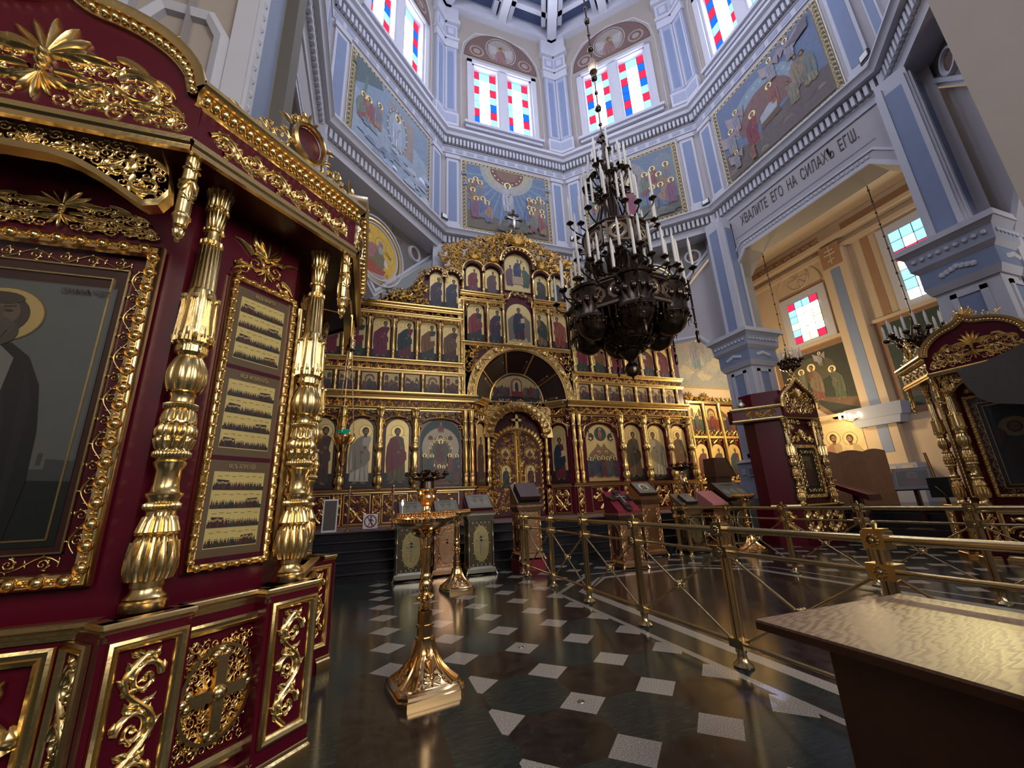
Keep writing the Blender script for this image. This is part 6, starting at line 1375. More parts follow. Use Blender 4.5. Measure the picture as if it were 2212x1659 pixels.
# ================================================================== candle stands
def candle_stand(name, label, loc, rz, sc=1., lamp=True, lit=False):
    o = thing(name, label, 'candle stand', loc, rz); o.scale = (sc,)*3
    mb = MB()
    def octa(h, c): return [(h, c), (c, h), (-c, h), (-h, c), (-h, -c), (-c, -h), (c, -h), (h, -c)]
    def ring(h, c, z): return [(x, y, z) for x, y in octa(h, c)]
    mb.loft([ring(.255, .20, 0), ring(.255, .20, .03), ring(.247, .192, .038), ring(.247, .192, .058), ring(.238, .182, .068), ring(.225, .17, .08)], True, True)
    body = [ring(h, h*.66, z) for z, h in ((.08, .215), (.12, .165), (.17, .12), (.23, .088), (.29, .068), (.345, .06))]; mb.loft(body, True, True)
    mb.loft([ring(h, h*.41, z) for z, h in ((.345, .07), (.36, .07), (.362, .056), (.43, .055), (.432, .066), (.447, .066), (.45, .054), (.53, .052), (.545, .05))], True, True)
    q = Orn(); q.palm(0, .05, .13, pi/2, 7, 2.4); q.palm(0, .13, .08, pi/2, 5); q.palm(0, .02, .10, pi/2, 9, 3.0)
    for s in (-1, 1): q.scroll(s*.06, .035, .028, 0, s, 1.2, .2, 3); q.scroll(s*.11, .025, .02, 0, s, 1.2, .2, 2); q.leaf(s*.02, .17, pi/2-s*.3, .06, .008, s)
    def surf(u, v, h): # lie on the flared side
        z = .08+v*1.05; hh = .165*math.exp(-(z-.08)*8.0)+.052; return Vector((u*min(1., hh/.2), -hh-h*.6-.002, z))
    for k in range(4):
        R = RZ(k*pi/2); q.bake(mb, lambda u, v, h: R@surf(u, v, h), False, 1.2)
        for s in (-1, 1): mb.tube([R@Vector((s*h_*.66, -h_-.003, z)) for z, h_ in ((.08, .215), (.12, .165), (.17, .12), (.23, .088), (.29, .068), (.345, .06))], [.016, .013, .010, .008, .007, .006], 6)
    mb.build('base', BRONZE, o, 40)
    mb = MB(); mb.lathe([(.545, .034), (.56, .05), (.575, .05), (.585, .036), (.60, .034), (.615, .055), (.66, .055), (.675, .034), (.685, .04), (.70, .048), (.72, .052), (.75, .050), (.77, .038), (.78, .044), (.80, .046), (.815, .036), (.825, .036, 12, .2), (1.0, .036, 12, .2), (1.005, .044), (1.015, .044), (1.02, .034, 12, .25), (1.08, .044, 12, .35), (1.09, .05), (1.10, .04)], 36)
    for k in range(6): a = k*pi/3; mb.ball((.055*cos(a), .055*sin(a), .637), .02, 8, 6)
    for k in range(8):
        a = k*pi/4; mb.tube([(.042*cos(a), .042*sin(a), 1.10), (.09*cos(a), .09*sin(a), 1.125), (.115*cos(a), .115*sin(a), 1.15), (.105*cos(a), .105*sin(a), 1.17), (.085*cos(a), .085*sin(a), 1.165)], [.018, .022, .02, .016, .01], 6)
    mb.build('stem', BRONZE, o, 45)
    mb = MB(); mb.lathe([(1.13, .05), (1.16, .13), (1.18, .19), (1.20, .235), (1.215, .25), (1.22, .27, 60, .03), (1.245, .285, 60, .03), (1.255, .272), (1.256, .25), (1.252, .0)], 120); mb.build('tray', BRONZE, o, 40)
    mb = MB(); mb.lathe([(0, .011), (.006, .012), (.01, .007), (.022, .007), (.03, .012), (.038, .011), (.038, .006), (.02, .005)], 8)
    hold = None
    pts = [(r_*cos(2*pi*(k+.5*j)/n), r_*sin(2*pi*(k+.5*j)/n)) for j, (r_, n) in enumerate(((.24, 38), (.205, 32), (.165, 24)))for k in range(n)]
    for x, y in pts:
        if hold is None: hold = mb.build('candle_holder', BRONZE, o, 40); hold.location = (x, y, 1.252)
        else: share(hold, o, TR((x, y, 1.252)))
    if lit:
        c = MB(); c.tube([(0, 0, .0), (0, 0, .075)], .004, 6); cd = tag(c.build('lit_candle', CANDLE, None, 40, Vector(loc)+Vector((-.205, -.05, 1.275))), 'single thin lit candle burning on the left of the near brass stand', 'candle')
        c = MB(); c.lathe([(.078, .002), (.085, .007), (.10, .008), (.125, .002)], 8); c.build('flame', FLAME, cd, 40); point('candle_light', Vector(loc)+Vector((-.205, -.05, 1.42)), .8, (1, .6, .25), .02)
    if lamp:
        mb = MB(); mb.lathe([(1.252, .13), (1.262, .125), (1.27, .09), (1.29, .05), (1.31, .034), (1.34, .03), (1.35, .045), (1.37, .055, 16, .1), (1.41, .075, 16, .1), (1.43, .07), (1.44, .08), (1.465, .082), (1.475, .095), (1.485, .095), (1.485, .06), (1.46, .05)], 40); mb.build('vase', BRONZE, o, 40)
        mb = MB(); mb.lathe([(1.48, .066), (1.55, .060), (1.555, .02)], 20); mb.build('bowl_foot', DBRONZE, o, 40)
        mb = MB(); mb.lathe([(1.545, .03), (1.555, .10), (1.575, .13), (1.58, .12), (1.565, .05)], 32)
        for k in range(9):
            a = 2*pi*k/9; mb.tube([(.10*cos(a), .10*sin(a), 1.57), (.155*cos(a), .155*sin(a), 1.575), (.165*cos(a), .165*sin(a), 1.595)], .007, 5); mb.lathe([(0, .01), (.006, .03), (.012, .032), (.012, .018), (.03, .014), (.034, .01)], 10, TR((.165*cos(a), .165*sin(a), 1.595)))
        for k in range(5): a = 2*pi*k/5+.3; mb.lathe([(0, .012), (.02, .026), (.03, .026)], 10, TR((.07*cos(a), .07*sin(a), 1.59)))
        mb.lathe([(0, .014), (.03, .03), (.045, .03), (.05, .012)], 12, TR((0, 0, 1.60))); mb.build('oil_lamp_cluster', DBRONZE, o, 40)
    return o
candle_stand('candle_stand', 'ornate gilded candle stand with octagonal foot alone on the tiled floor', (.485, 3.665, 0), .18, 1., True, True)
candle_stand('candle_stand', 'smaller looking gilded candle stand farther back, before the silver lecterns', (1.46, 7.22, 0), .1, .97, False)
candle_stand('candle_stand', 'rose brass candle stand behind the railing, left of the small red shrine', (8.5, 7.75, 0), .3, 1.0, False)

# ================================================================== lecterns
def lectern(name, label, x, y, w, d, hf, hb, body, top, kind='sheet', z0=0., rz=0., cloth=None, group=None):
    o = thing(name, label, 'lectern', (x, y, z0), rz, group); hw, hd = w/2, d/2; b0 = .0 if not cloth else .2
    if cloth: mb = MB(); mb.box(-hw*1.12, hw*1.12, -hd*1.12, hd*1.12, 0, .2); mb.build('plinth', cloth, o, 0)
    mb = MB()
    for sx in (-1, 1):
        for sy in (-1, 1): mb.tube([(sx*hw*1.0, sy*hd*1.0, b0+.07), (sx*hw*1.06, sy*hd*1.06, b0+.03), (sx*hw*1.12, sy*hd*1.12, b0+.0)], [.03, .02, .025], 7)
    mb.frus((0, 0), hw*1.05, hd*1.05, b0+.04, hw*1.03, hd*1.03, b0+.11); mb.frus((0, 0), hw*1.03, hd*1.03, b0+.11, hw*.9, hd*.9, b0+.15)
    mb.build('foot', body, o, 30)
    mb = MB(); mb.box(-hw*.84, hw*.84, -hd*.84, hd*.84, b0+.15, hf-.16); mb.build('body', DKBODY if body is PEWTER else ROSEG, o, 30)
    mb = MB(); H = hf-.16-b0-.15; col_ = None
    mb.lathe([(0, .032), (.03, .032), (.04, .02), (H*.3, .018), (H*.33, .027), (H*.36, .018), (H*.62, .018), (H*.65, .027), (H*.68, .018), (H-.05, .018), (H-.03, .03), (H, .03)], 12)
    for sx in (-1, 1):
        for sy in (-1, 1):
            T_ = TR((sx*hw*.88, sy*hd*.88, b0+.15))
            if col_ is None: col_ = mb.build('colonnette', body, o, 40); col_.matrix_local = T_
            else: share(col_, o, T_)
    for s in (0, 1):   # front and left panels
        R = RZ(-s*pi/2); e, dd = (hw, hd) if s == 0 else (hd, hw); q = Orn(); mb = MB(); zc_ = b0+.15+H/2
        n = 28; rx, ry = e*.58, H*.40
        ov = [(rx*cos(2*pi*i/n), zc_+ry*math.copysign(abs(sin(2*pi*i/n))**.8, sin(2*pi*i/n))) for i in range(n)]
        mb.m = 1; mb.prism(ov, -dd*.84-.012, -dd*.83, 'y', R); mb.m = 0
        q.stroke(ov+[ov[0]], [.008]*(n+1), .012)
        for u, v, a, b_ in ((-.02, .02, -.26, .22), (-.10, .10, .06, .10), (-.05, .05, .14, .17)): mb.box(u, v, -dd*.84-.022, -dd*.84-.01, zc_+a*H*.9, zc_+b_*H*.9, R)
        for k in range(5): u = (k-2)*e*.3; mb.box(u-.016, u+.016, -dd*.84-.02, -dd*.84, b0+.165, b0+.20, R); mb.box(u-.013, u+.013, -dd*.84-.016, -dd*.84, hf-.21, hf-.18, R)
        for k in range(n)[::2]: mb.ball(R@Vector((ov[k][0]*1.08, -dd*.84-.006, zc_+(ov[k][1]-zc_)*1.06)), .011, 6, 4)
        if body is not PEWTER: q.ext(vfill(e*.3, H*.86, 1.2, 3, 10), -e*.68, b0+.2); q.ext(vfill(e*.3, H*.86, 1.2, 3, 10), e*.68, b0+.2, fx=-1)
        q.bake(mb, lambda u, v, h: R@Vector((u, -dd*.845-h, v)), False); mb.build('front_panel' if s == 0 else 'side_panel', [body, OLIVE if body is PEWTER else ROSEG], o, 40)
    mb = MB(); mb.frus((0, 0), hw*.9, hd*.9, hf-.16, hw*1.08, hd*1.08, hf-.05); mb.box(-hw*1.1, hw*1.1, -hd*1.1, hd*1.1, hf-.05, hf-.02)
    for k in range(14):
        for s in (-1, 1): mb.ball(((k-6.5)/6.5*hw*1.05, s*hd*1.09, hf-.02), .016, 6, 4); mb.ball((s*hw*1.09, (k-6.5)/6.5*hd*1.05, hf-.02), .016, 6, 4)
    mb.build('cornice', body, o, 30)
    mb = MB(); prf = [(-hd*1.02, hf-.02), (hd*1.02, hf-.02), (hd*1.02, hb), (-hd*1.02, hf+.03)]; mb.prism(prf, -hw*1.02, hw*1.02, 'x'); mb.build('sloped_top', top, o, 30)
    o['slope'] = 0
    return o
def on_slope(w, d, hf, hb, x, y, z0=0., lift=.004):      # frame lying on the slope of such a lectern: u right, v up the slope
    hd = d/2*1.02; a = math.atan2(hb-hf-.03, 2*hd); c, s = cos(a), sin(a)
    return lambda u, v, h: Vector((x+u, y+v*c-(h+lift)*s, z0+(hf+.03+hb)/2+v*s+(h+lift)*c)), a
def lying_icon(label, args, w, h, pic, t=.045, fr=WOODD, nm='lying_icon'):
    F, a = on_slope(*args); mb = MB(); mb.loft([[F(u, v, k) for u, v in ((-w/2, -h/2), (w/2, -h/2), (w/2, h/2), (-w/2, h/2))] for k in (0, t)]); b = mb.build(nm, fr, None, 0); tag(b, label, 'icon')
    if pic: pic.build('painting', lambda u, v, h_: F(u, v-h/2, t+.001+h_), b, PAINT, .00015)
    return b
def relief_icon(w, h, c0=(.36, .34, .27), c1=(.20, .18, .13), face=True):
    p = Pic(); p.rect((.42, .40, .34), -w*.46, w*.46, h*.04, h*.96); p.rect(c1, -w*.42, w*.42, h*.08, h*.92); p.rect(c0, -w*.40, w*.40, h*.10, h*.90)
    if face:
        p.ell((.66, .60, .44), 0, h*.54, h*.30, h*.30); p.ell((.16, .11, .07), 0, h*.52, h*.17, h*.22); p.ell((.38, .27, .18), 0, h*.52, h*.105, h*.155); p.poly((.16, .11, .07), [(-h*.09, h*.42), (h*.09, h*.42), (0, h*.26)])
        for s in (-1, 1): p.ell((.06, .04, .03), s*h*.045, h*.55, h*.022, h*.012, 8); p.poly((.16, .11, .07), [(s*h*.10, h*.6), (s*h*.2, h*.3), (s*h*.12, h*.28)])
    else:
        for k in range(5): p.ell((.26, .23, .17) if k % 2 else (.42, .39, .30), (k-2)*w*.14, h*(.4+.15*(k % 2)), w*.10, h*.16)
        p.poly(c1, [(-w*.3, h*.86), (w*.3, h*.86), (w*.2, h*.78), (0, h*.74), (-w*.2, h*.78)])
    return p
A1 = (.56, .40, 1.16, 1.50); lectern('lectern', 'pewter lectern with olive oval panel, right of the farther candle stand', 2.19, 8.56, *A1, PEWTER, BURGD)
lying_icon('silver covered icon tilted on the pewter lectern right of the farther candle stand', (.56, .40, 1.16, 1.50, 2.19, 8.56), .52, .46, relief_icon(.52, .46, face=False))
A2 = (.60, .40, 1.10, 1.42); lectern('lectern', 'pewter lectern with olive oval panel half behind the near candle stand', .84, 8.62, *A2, PEWTER, BURGD)
lying_icon('framed icon lying behind the lit candle of the near stand', (*A2, .84, 8.62), .5, .42, relief_icon(.5, .42, face=False))
A3 = (.56, .36, 1.12, 1.42); lectern('lectern', 'brown gilt lectern with raised cross, between the two pewter lecterns', 1.55, 8.76, *A3, ROSEG, BURGD)
lying_icon('pale framed icon on the brown lectern between the pewter ones', (*A3, 1.55, 8.76), .5, .38, relief_icon(.5, .38, face=False))
A4 = (.52, .46, 1.28, 1.70); lectern('lectern', 'rose gold lectern on dark red plinth before the royal doors', 3.2, 8.45, *A4, ROSEG, DBRONZE, cloth=REDCL)
lying_icon('thick dark brown icon case tilted on the lectern before the royal doors', (*A4, 3.24, 8.45), .46, .46, None, .09)
A5 = (.52, .5, 1.04, 1.46); lectern('lectern', 'rose gold lectern with red velvet slope behind the near railing', 4.95, 7.5, *A5, ROSEG, REDCL)
F5, _ = on_slope(*A5, 4.95, 7.5); mb = MB()
for u0, u1, v0, v1 in ((-.075, .075, -.27, .22), (-.20, .20, .0, .12)): mb.loft([[F5(u, v, k) for u, v in ((u0, v0), (u1, v0), (u1, v1), (u0, v1))] for k in (0, .05)])
for u, v in ((0, .22), (-.2, .06), (.2, .06), (0, -.27)): mb.lathe([(0, .085), (.05, .08)], 14, TR(F5(u*1.0, v, .0))@RX(_))
cr = tag(mb.build('lying_cross', WOODD, None, 30), 'dark wooden cross lying on the red velvet lectern', 'cross'); mb = MB()
for u0, u1, v0, v1 in ((-.012, .012, -.15, .15), (-.10, .10, .05, .07)): mb.loft([[F5(u, v, k) for u, v in ((u0, v0), (u1, v0), (u1, v1), (u0, v1))] for k in (.05, .062)])
mb.build('crucifix', SILVER, cr, 30)
A6 = (.54, .42, 1.30, 1.66); lectern('lectern', 'tall rose gold lectern carrying the pale face icon, behind the red velvet one', 6.35, 8.62, *A6, ROSEG, ROSEG)
lying_icon('pale silver face icon of a long haired man on the tall lectern', (*A6, 6.35, 8.62), .52, .44, relief_icon(.52, .44), .05, WOODD)
A7 = (.54, .46, 1.02, 1.36); lectern('lectern', 'olive pewter lectern with small black framed icon behind the railing corner', 7.5, 8.55, *A7, PEWTER, PEWTER)
lying_icon('small black framed icon on the olive pewter lectern', (*A7, 7.56, 8.55), .34, .34, relief_icon(.34, .34, face=False), .05, DKGREY)
A8 = (.48, .48, 1.06, 1.40); lectern('lectern', 'rose gold lectern topped with pink cloth, right of the olive pewter one', 8.15, 8.35, *A8, ROSEG, ROSEP)
A9 = (.62, .5, 1.12, 1.55); lectern('lectern', 'brass lectern under the large dark framed icon, left of the third candle stand', 8.95, 8.5, *A9, PEWTER, WOODD)
lying_icon('large dark framed icon sloping down beside the third candle stand', (*A9, 8.95, 8.5), .86, .62, relief_icon(.86, .62, (.24, .23, .18), (.12, .10, .08), False), .07, WOODD)
o = thing('reading_stand', 'tall dark brown reading stand seen from behind, left of the white pier base', 'reading stand', (11.15, 10.95, .84))
mb = MB(); mb.box(-.36, .30, -.2, .2, 0, 1.0); mb.build('body', WOODD, o, 0); mb = MB(); mb.prism([(-.38, 1.0), (.5, 1.0), (.20, 1.62), (-.34, 1.62)], -.24, .24, 'y'); mb.build('desk_top', WOODD, o, 0); mb = MB(); mb.prism([(.505, 1.0), (.52, 1.0), (.22, 1.63), (.205, 1.63)], -.25, .25, 'y'); mb.build('slope_board', OLIVE, o, 0)
o = thing('oil_lamp_stand', 'bronze oil lamp bowl with red cups on twisted leaf stem, by the screen right end', 'oil lamp stand', (9.45, 10.75, .84))
mb = MB(); mb.lathe([(0, .2), (.05, .2), (.08, .1), (.3, .06), (.5, .05)]+[(.5+.07*i, .06+.07*sin(pi*i/9), 6, .4, i*.25) for i in range(10)]+[(1.16, .05), (1.2, .05)], 30); mb.build('stem', BRONZE, o, 40)
mb = MB(); mb.lathe([(1.2, .05), (1.24, .2), (1.30, .26), (1.34, .27), (1.33, .2), (1.28, .05)], 30)
for k in range(10): a = 2*pi*k/10; mb.tube([(.24*cos(a), .24*sin(a), 1.28), (.33*cos(a), .33*sin(a), 1.32), (.34*cos(a), .34*sin(a), 1.38)], .014, 5); mb.lathe([(0, .02), (.03, .045), (.05, .045)], 9, TR((.34*cos(a), .34*sin(a), 1.38)))
mb.build('bowl', DBRONZE, o, 40)
for k in range(10): a = 2*pi*k/10; mb = MB(); mb.lathe([(1.43, .04), (1.47, .045), (1.475, .01)], 9, TR((.34*cos(a), .34*sin(a), 0))); mb.build('glass_cup', REDCL, o, 40)
mb = MB(); mb.lathe([(1.3, .05), (1.42, .03), (1.46, .06), (1.5, .02)], 12); mb.build('finial', BRONZE, o, 40)

# ================================================================== rope stanchions and the sign
def stanchion(lab, x):
    o = thing('stanchion', lab, 'stanchion', (x, 10.72, .838)); mb = MB(); mb.lathe([(0, .16), (.012, .16), (.03, .05), (.04, .024)], 20); mb.build('base', BRASS, o, 40)
    mb = MB(); mb.tube([(0, 0, .03), (0, 0, .96)], .022, 10); mb.build('post', BRASS, o, 50); mb = MB(); mb.ball((0, 0, .99), .042, 12, 8); mb.tube([(0, 0, .9), (.0, 0, .96)], .03, 8); mb.build('finial', BRASS, o, 50)
stanchion('brass rope post on the platform, left of the prohibition sign', -.40); stanchion('brass rope post on the platform, right of the prohibition sign', .60)
mb = MB(); mb.tube([(-.40+1.0*i/16, 10.72, 1.76-.56*sin(pi*i/16)**.9) for i in range(17)], .014, 7); tag(mb.build('barrier_rope', REDCL, None, 50), 'dark red rope sagging between the two brass posts', 'rope')
o = thing('prohibition_sign', 'white square sign with red no walking circle hung on the rope', 'sign', (.10, 10.69, .87))
mb = MB(); mb.box(-.165, .165, 0, .008, 0, .33); mb.build('board', PAPER, o, 0)
p = Pic(); RC, K = (.42, .03, .06), (.02, .02, .02)
def ringp(p, c, r0, r1, n=36):
    for i in range(n): a, b_ = 2*pi*i/n, 2*pi*(i+1)/n; p.poly(c, [(r0*cos(a), .165+r0*sin(a)), (r1*cos(a), .165+r1*sin(a)), (r1*cos(b_), .165+r1*sin(b_)), (r0*cos(b_), .165+r0*sin(b_))])
p.ell(K, .01, .255, .022, .022); p.poly(K, [(-.015, .225), (.03, .225), (.03, .15), (-.012, .15)]); p.poly(K, [(-.012, .15), (.012, .15), (-.02, .10), (-.045, .055), (-.062, .06), (-.035, .105)]); p.poly(K, [(.0, .15), (.03, .15), (.035, .10), (.048, .05), (.03, .05), (.015, .10)]); p.poly(K, [(-.015, .22), (-.05, .17), (-.04, .16), (-.005, .20)]); p.poly(K, [(.028, .22), (.06, .18), (.08, .17), (.074, .158), (.045, .168), (.02, .2)])
ringp(p, RC, .118, .145); p.poly(RC, [(-.096, .278), (-.078, .278+.012), (.096, .052), (.078, .040)]); p.build('pictogram', frm((0, -.001, 0), (1, 0, 0), (0, 0, 1), (0, -1, 0)), o, PAINT, .00002)

o = thing('framed_board', 'pale edged framed board leaning behind the big left shrine on the platform', 'board', (-.80, 10.75, .842)); T = RX(-.12)
mb = MB(); mb.box(-.16, .16, 0, .03, 0, .74, T); mb.build('frame', PAPER, o, 0); mb = MB(); mb.box(-.13, .13, -.006, 0, .04, .70, T); mb.build('panel', STONE, o, 0)
# ================================================================== great chandelier
CH = thing('chandelier', 'huge tiered dark bronze chandelier with tall white candles hanging before the icon screen', 'chandelier', (4.85, 6.45, 3.56))
def cpart(mb, nm, mt, sm=40, T=None):
    o = mb.build(nm, mt, CH, sm); o.location = (0, 0, -3.56); return o
mb = MB(); mb.lathe([(3.56, .01), (3.62, .03), (3.66, .11, 12, .1), (3.76, .145, 12, .1), (3.86, .11, 12, .1), (3.92, .05), (3.96, .07), (4.0, .12), (4.04, .15), (4.10, .20), (4.13, .22), (4.14, .20)], 30); cpart(mb, 'finial', DBRONZE)
mb = MB()    # pierced bowl: ribs, rings, pointed loops
def bw(a, t): r_ = .18+.42*math.sin(pi/2*t)**.8; return Vector((r_*cos(a), r_*sin(a), 4.13+.50*t**1.3))
mb.lathe([(4.13+.50*(i/8)**1.3, .16+.42*sin(pi/2*i/8)**.8) for i in range(9)], 32, None, False)
for k in range(20): a = 2*pi*k/20; mb.tube([bw(a, i/8) for i in range(9)], .013, 5)
for t in (.12, .45, .75, 1.0): mb.tube([bw(2*pi*i/40, t) for i in range(41)], .018 if t < 1 else .03, 5)
for k in range(20):
    for t0 in (.15, .47): a = 2*pi*(k+.5)/20; mb.tube([bw(a+.11*sin(2*pi*i/10), t0+.14+.13*cos(2*pi*i/10)) for i in range(11)], .009, 4)
cpart(mb, 'bowl', DBRONZE, 50)
mb = MB(); mb.lathe([(4.5, .30), (5.0, .34), (5.5, .30), (5.6, .2), (5.9, .16), (6.2, .22), (6.5, .2), (6.9, .16), (7.3, .14), (7.6, .18), (7.9, .13), (8.3, .14), (8.45, .10), (8.55, .16), (8.75, .18), (8.9, .10), (9.0, .03)], 20)
for k in range(10):
    a = 2*pi*k/10
    for z0, z1, r0, r1 in ((5.5, 6.3, .45, .62), (6.9, 7.8, .42, .30), (7.9, 8.5, .28, .2)):
        mb.tube([(r0*cos(a), r0*sin(a), z0), (r1*1.1*cos(a+.1), r1*1.1*sin(a+.1), (z0+z1)/2), (r1*.7*cos(a), r1*.7*sin(a), z1)], .02, 5); mb.ball((r0*cos(a), r0*sin(a), z0), .05, 6, 4)
cpart(mb, 'shaft', DBRONZE, 50)
mb = MB()     # pinnacle cross
for u0, u1, v0, v1 in ((-.035, .035, 8.98, 9.74), (-.16, .16, 9.42, 9.50), (-.08, .08, 9.60, 9.66)): mb.box(u0, u1, -.03, .03, v0, v1)
cpart(mb, 'pinnacle_cross', DBRONZE)
def plate(w, h, holes):      # square pierced plate in the local xz plane, centre at the origin
    mb = MB(); T_ = .02
    mb.m = 1; mb.box(-w/2, w/2, 0, T_, -h/2, h/2); mb.m = 0
    for a in ((-w/2, w/2, -h/2, -h/2+.05), (-w/2, w/2, h/2-.05, h/2), (-w/2, -w/2+.04, -h/2, h/2), (w/2-.04, w/2, -h/2, h/2)): mb.box(a[0], a[1], -.02, T_, a[2], a[3])
    for hx in holes:
        s = min(h, w/len(holes))*.40
        for i in range(24):
            pass
        mb.loft([[Vector((hx+s*k*cos(2*pi*i/16)*(1 if not (i % 2) else 1.08), y, s*k*sin(2*pi*i/16)*(1 if not (i % 2) else 1.08))) for i in range(16)] for k, y in ((.62, -.004), (.70, -.015), (1.0, -.015), (1.05, 0))], True, False)
        mb.m = 0; mb.ball((hx, -.006, 0), s*.2, 8, 4, (1, .5, 1))
        for q in range(4): a = q*pi/2+pi/4; mb.tube([(hx, -.006, 0), (hx+s*.75*cos(a), -.006, s*.75*sin(a))], s*.09, 4)
    return mb
P1 = plate(.46, .52, [0]); P2 = plate(.78, .52, [-.19, .19])
me1 = me2 = None
for k in range(8):
    a = 2*pi*k/8+.25; R = TR((0, 0, -3.56))@RZ(a)@TR((0, -.66, 6.54))
    if me1 is None: me1 = P1.build('pierced_plate', [LBRONZE, DBRONZE], CH, 40); me1.matrix_local = R
    else: share(me1, CH, R)
for k in range(6):
    a = 2*pi*k/6+.12; R = TR((0, 0, -3.56))@RZ(a)@TR((0, -1.0, 5.05))
    if me2 is None: me2 = P2.build('pierced_plate', [LBRONZE, DBRONZE], CH, 40); me2.matrix_local = R
    else: share(me2, CH, R)
drum = None
for k in range(6):
    a = 2*pi*(k+.5)/6+.12; R = TR((0, 0, -3.56))@RZ(a)@TR((0, -.84, 0))
    if drum is None:
        mb = MB(); mb.lathe([(4.28, .05), (4.32, .16), (4.42, .27), (4.55, .33), (4.62, .35), (4.64, .38), (4.72, .38), (4.74, .36), (5.26, .36), (5.28, .40), (5.34, .40), (5.35, .34)], 24)
        for i in range(14): b_ = 2*pi*i/14; mb.ball((.38*cos(b_), .38*sin(b_), 4.60), .03, 5, 4); mb.tube([(.37*cos(b_), .37*sin(b_), 4.62), (.37*cos(b_), .37*sin(b_), 4.45)], [.012, .004], 4); mb.ball((.365*cos(b_), .365*sin(b_), 5.0), .07, 6, 4, (1, 1, 1.3))
        drum = mb.build('drum', DBRONZE, CH, 45); drum.matrix_local = R
    else: share(drum, CH, R)
mb = MB()     # lower ring, chains and tassels
for z, r_ in ((4.78, 1.0), (5.32, 1.02), (6.27, .68), (6.82, .70)): mb.tube([(r_*cos(2*pi*i/36), r_*sin(2*pi*i/36), z) for i in range(37)], .03, 6)
for k in range(48): a = 2*pi*k/48; mb.tube([(1.0*cos(a), 1.0*sin(a), 4.78), (.98*cos(a), .98*sin(a), 4.55), (.6*cos(a+.05), .6*sin(a+.05), 4.42)], [.02, .014, .008], 4)
for k in range(24): a = 2*pi*k/24; mb.tube([(.3*cos(a), .3*sin(a), 4.9), (.95*cos(a), .95*sin(a), 4.8)], .016, 4); mb.ball((1.02*cos(a), 1.02*sin(a), 4.5), .03, 5, 4); mb.ball((.7*cos(a), .7*sin(a), 6.2), .035, 5, 4)
cpart(mb, 'ring_frame', DBRONZE, 50)
tas = None
for k in range(6):
    a = 2*pi*(k+.5)/6+.12; R = TR((0, 0, -3.56))@RZ(a)@TR((0, -1.28, 0))
    if tas is None:
        mb = MB(); mb.tube([(0, 0, 5.3), (0, 0, 4.3)], .018, 6); mb.lathe([(4.0, .01), (4.03, .03), (4.22, .035), (4.25, .02)], 8)
        for z in (4.4, 4.7, 5.0): mb.ball((0, 0, z), .035, 6, 4)
        tas = mb.build('tassel', DBRONZE, CH, 45); tas.matrix_local = R
    else: share(tas, CH, R)
cd = None; cup = None; armm = {}
def tier(n, r_, z, ph, rin):
    global cd, cup
    for k in range(n):
        a = 2*pi*(k+ph)/n; dr = (.06 if k % 2 else -.06)*r_; dz = .16 if k % 3 == 1 else (-.1 if k % 3 == 2 else 0)
        rr = r_+dr; key = (n, k % 6)
        mb = MB(); mb.tube([(rin, 0, z-.12), (rin+(rr-rin)*.4, 0, z-.22), (rin+(rr-rin)*.8, 0, z-.17+dz*.6), (rr, 0, z-.08+dz), (rr, 0, z+dz)], .017, 5); mb.ball((rin+(rr-rin)*.55, 0, z-.19+dz*.3), .04, 6, 4)
        mb.lathe([(-.02, .02), (.0, .035), (.02, .075), (.03, .085), (.035, .05), (.06, .03), (.09, .03)], 10, TR((rr, 0, z+dz)))
        if key not in armm: armm[key] = mb.build('arm', DBRONZE, CH, 45); arm = armm[key]
        else: arm = share(armm[key], CH)
        arm.matrix_local = TR((0, 0, -3.56))@RZ(a)
        if len(CH.children) < 0: pass
        T = TR((0, 0, -3.56))@RZ(a)@TR((rr, 0, z+dz+.06))
        if cd is None:
            mb = MB(); mb.lathe([(0, .028), (.56, .027), (.58, .022), (.64, .012), (.68, .002)], 8); cd = mb.build('candle', CANDLE, CH, 40); cd.matrix_local = T
        else: share(cd, CH, T)
tier(6, .30, 8.75, .2, .1); tier(12, .50, 8.22, .0, .15); tier(12, .58, 7.45, .4, .2); tier(16, .90, 7.05, .1, .3); tier(10, .62, 5.98, .3, .3); tier(14, 1.0, 5.82, .2, .5); tier(22, 1.32, 5.38, .0, .9)
o = thing('chandelier_chain', 'long beaded chain dropping from the ceiling to the great chandelier cross', 'chain', (4.85, 6.45, 9.74))
mb = MB(); mb.tube([(0, 0, 0), (0, 0, 13.0)], .022, 6)
for k in range(26): mb.ball((0, 0, .25+k*.5), .085 if k % 2 else .05, 8, 6, (1, 1, 1.2))
mb.build('links', DBRONZE, o, 50); mb = MB(); mb.lathe([(1.9, .02), (1.95, .1), (2.2, .12), (2.4, .05)], 12); mb.build('knop', LBRONZE, o, 50)

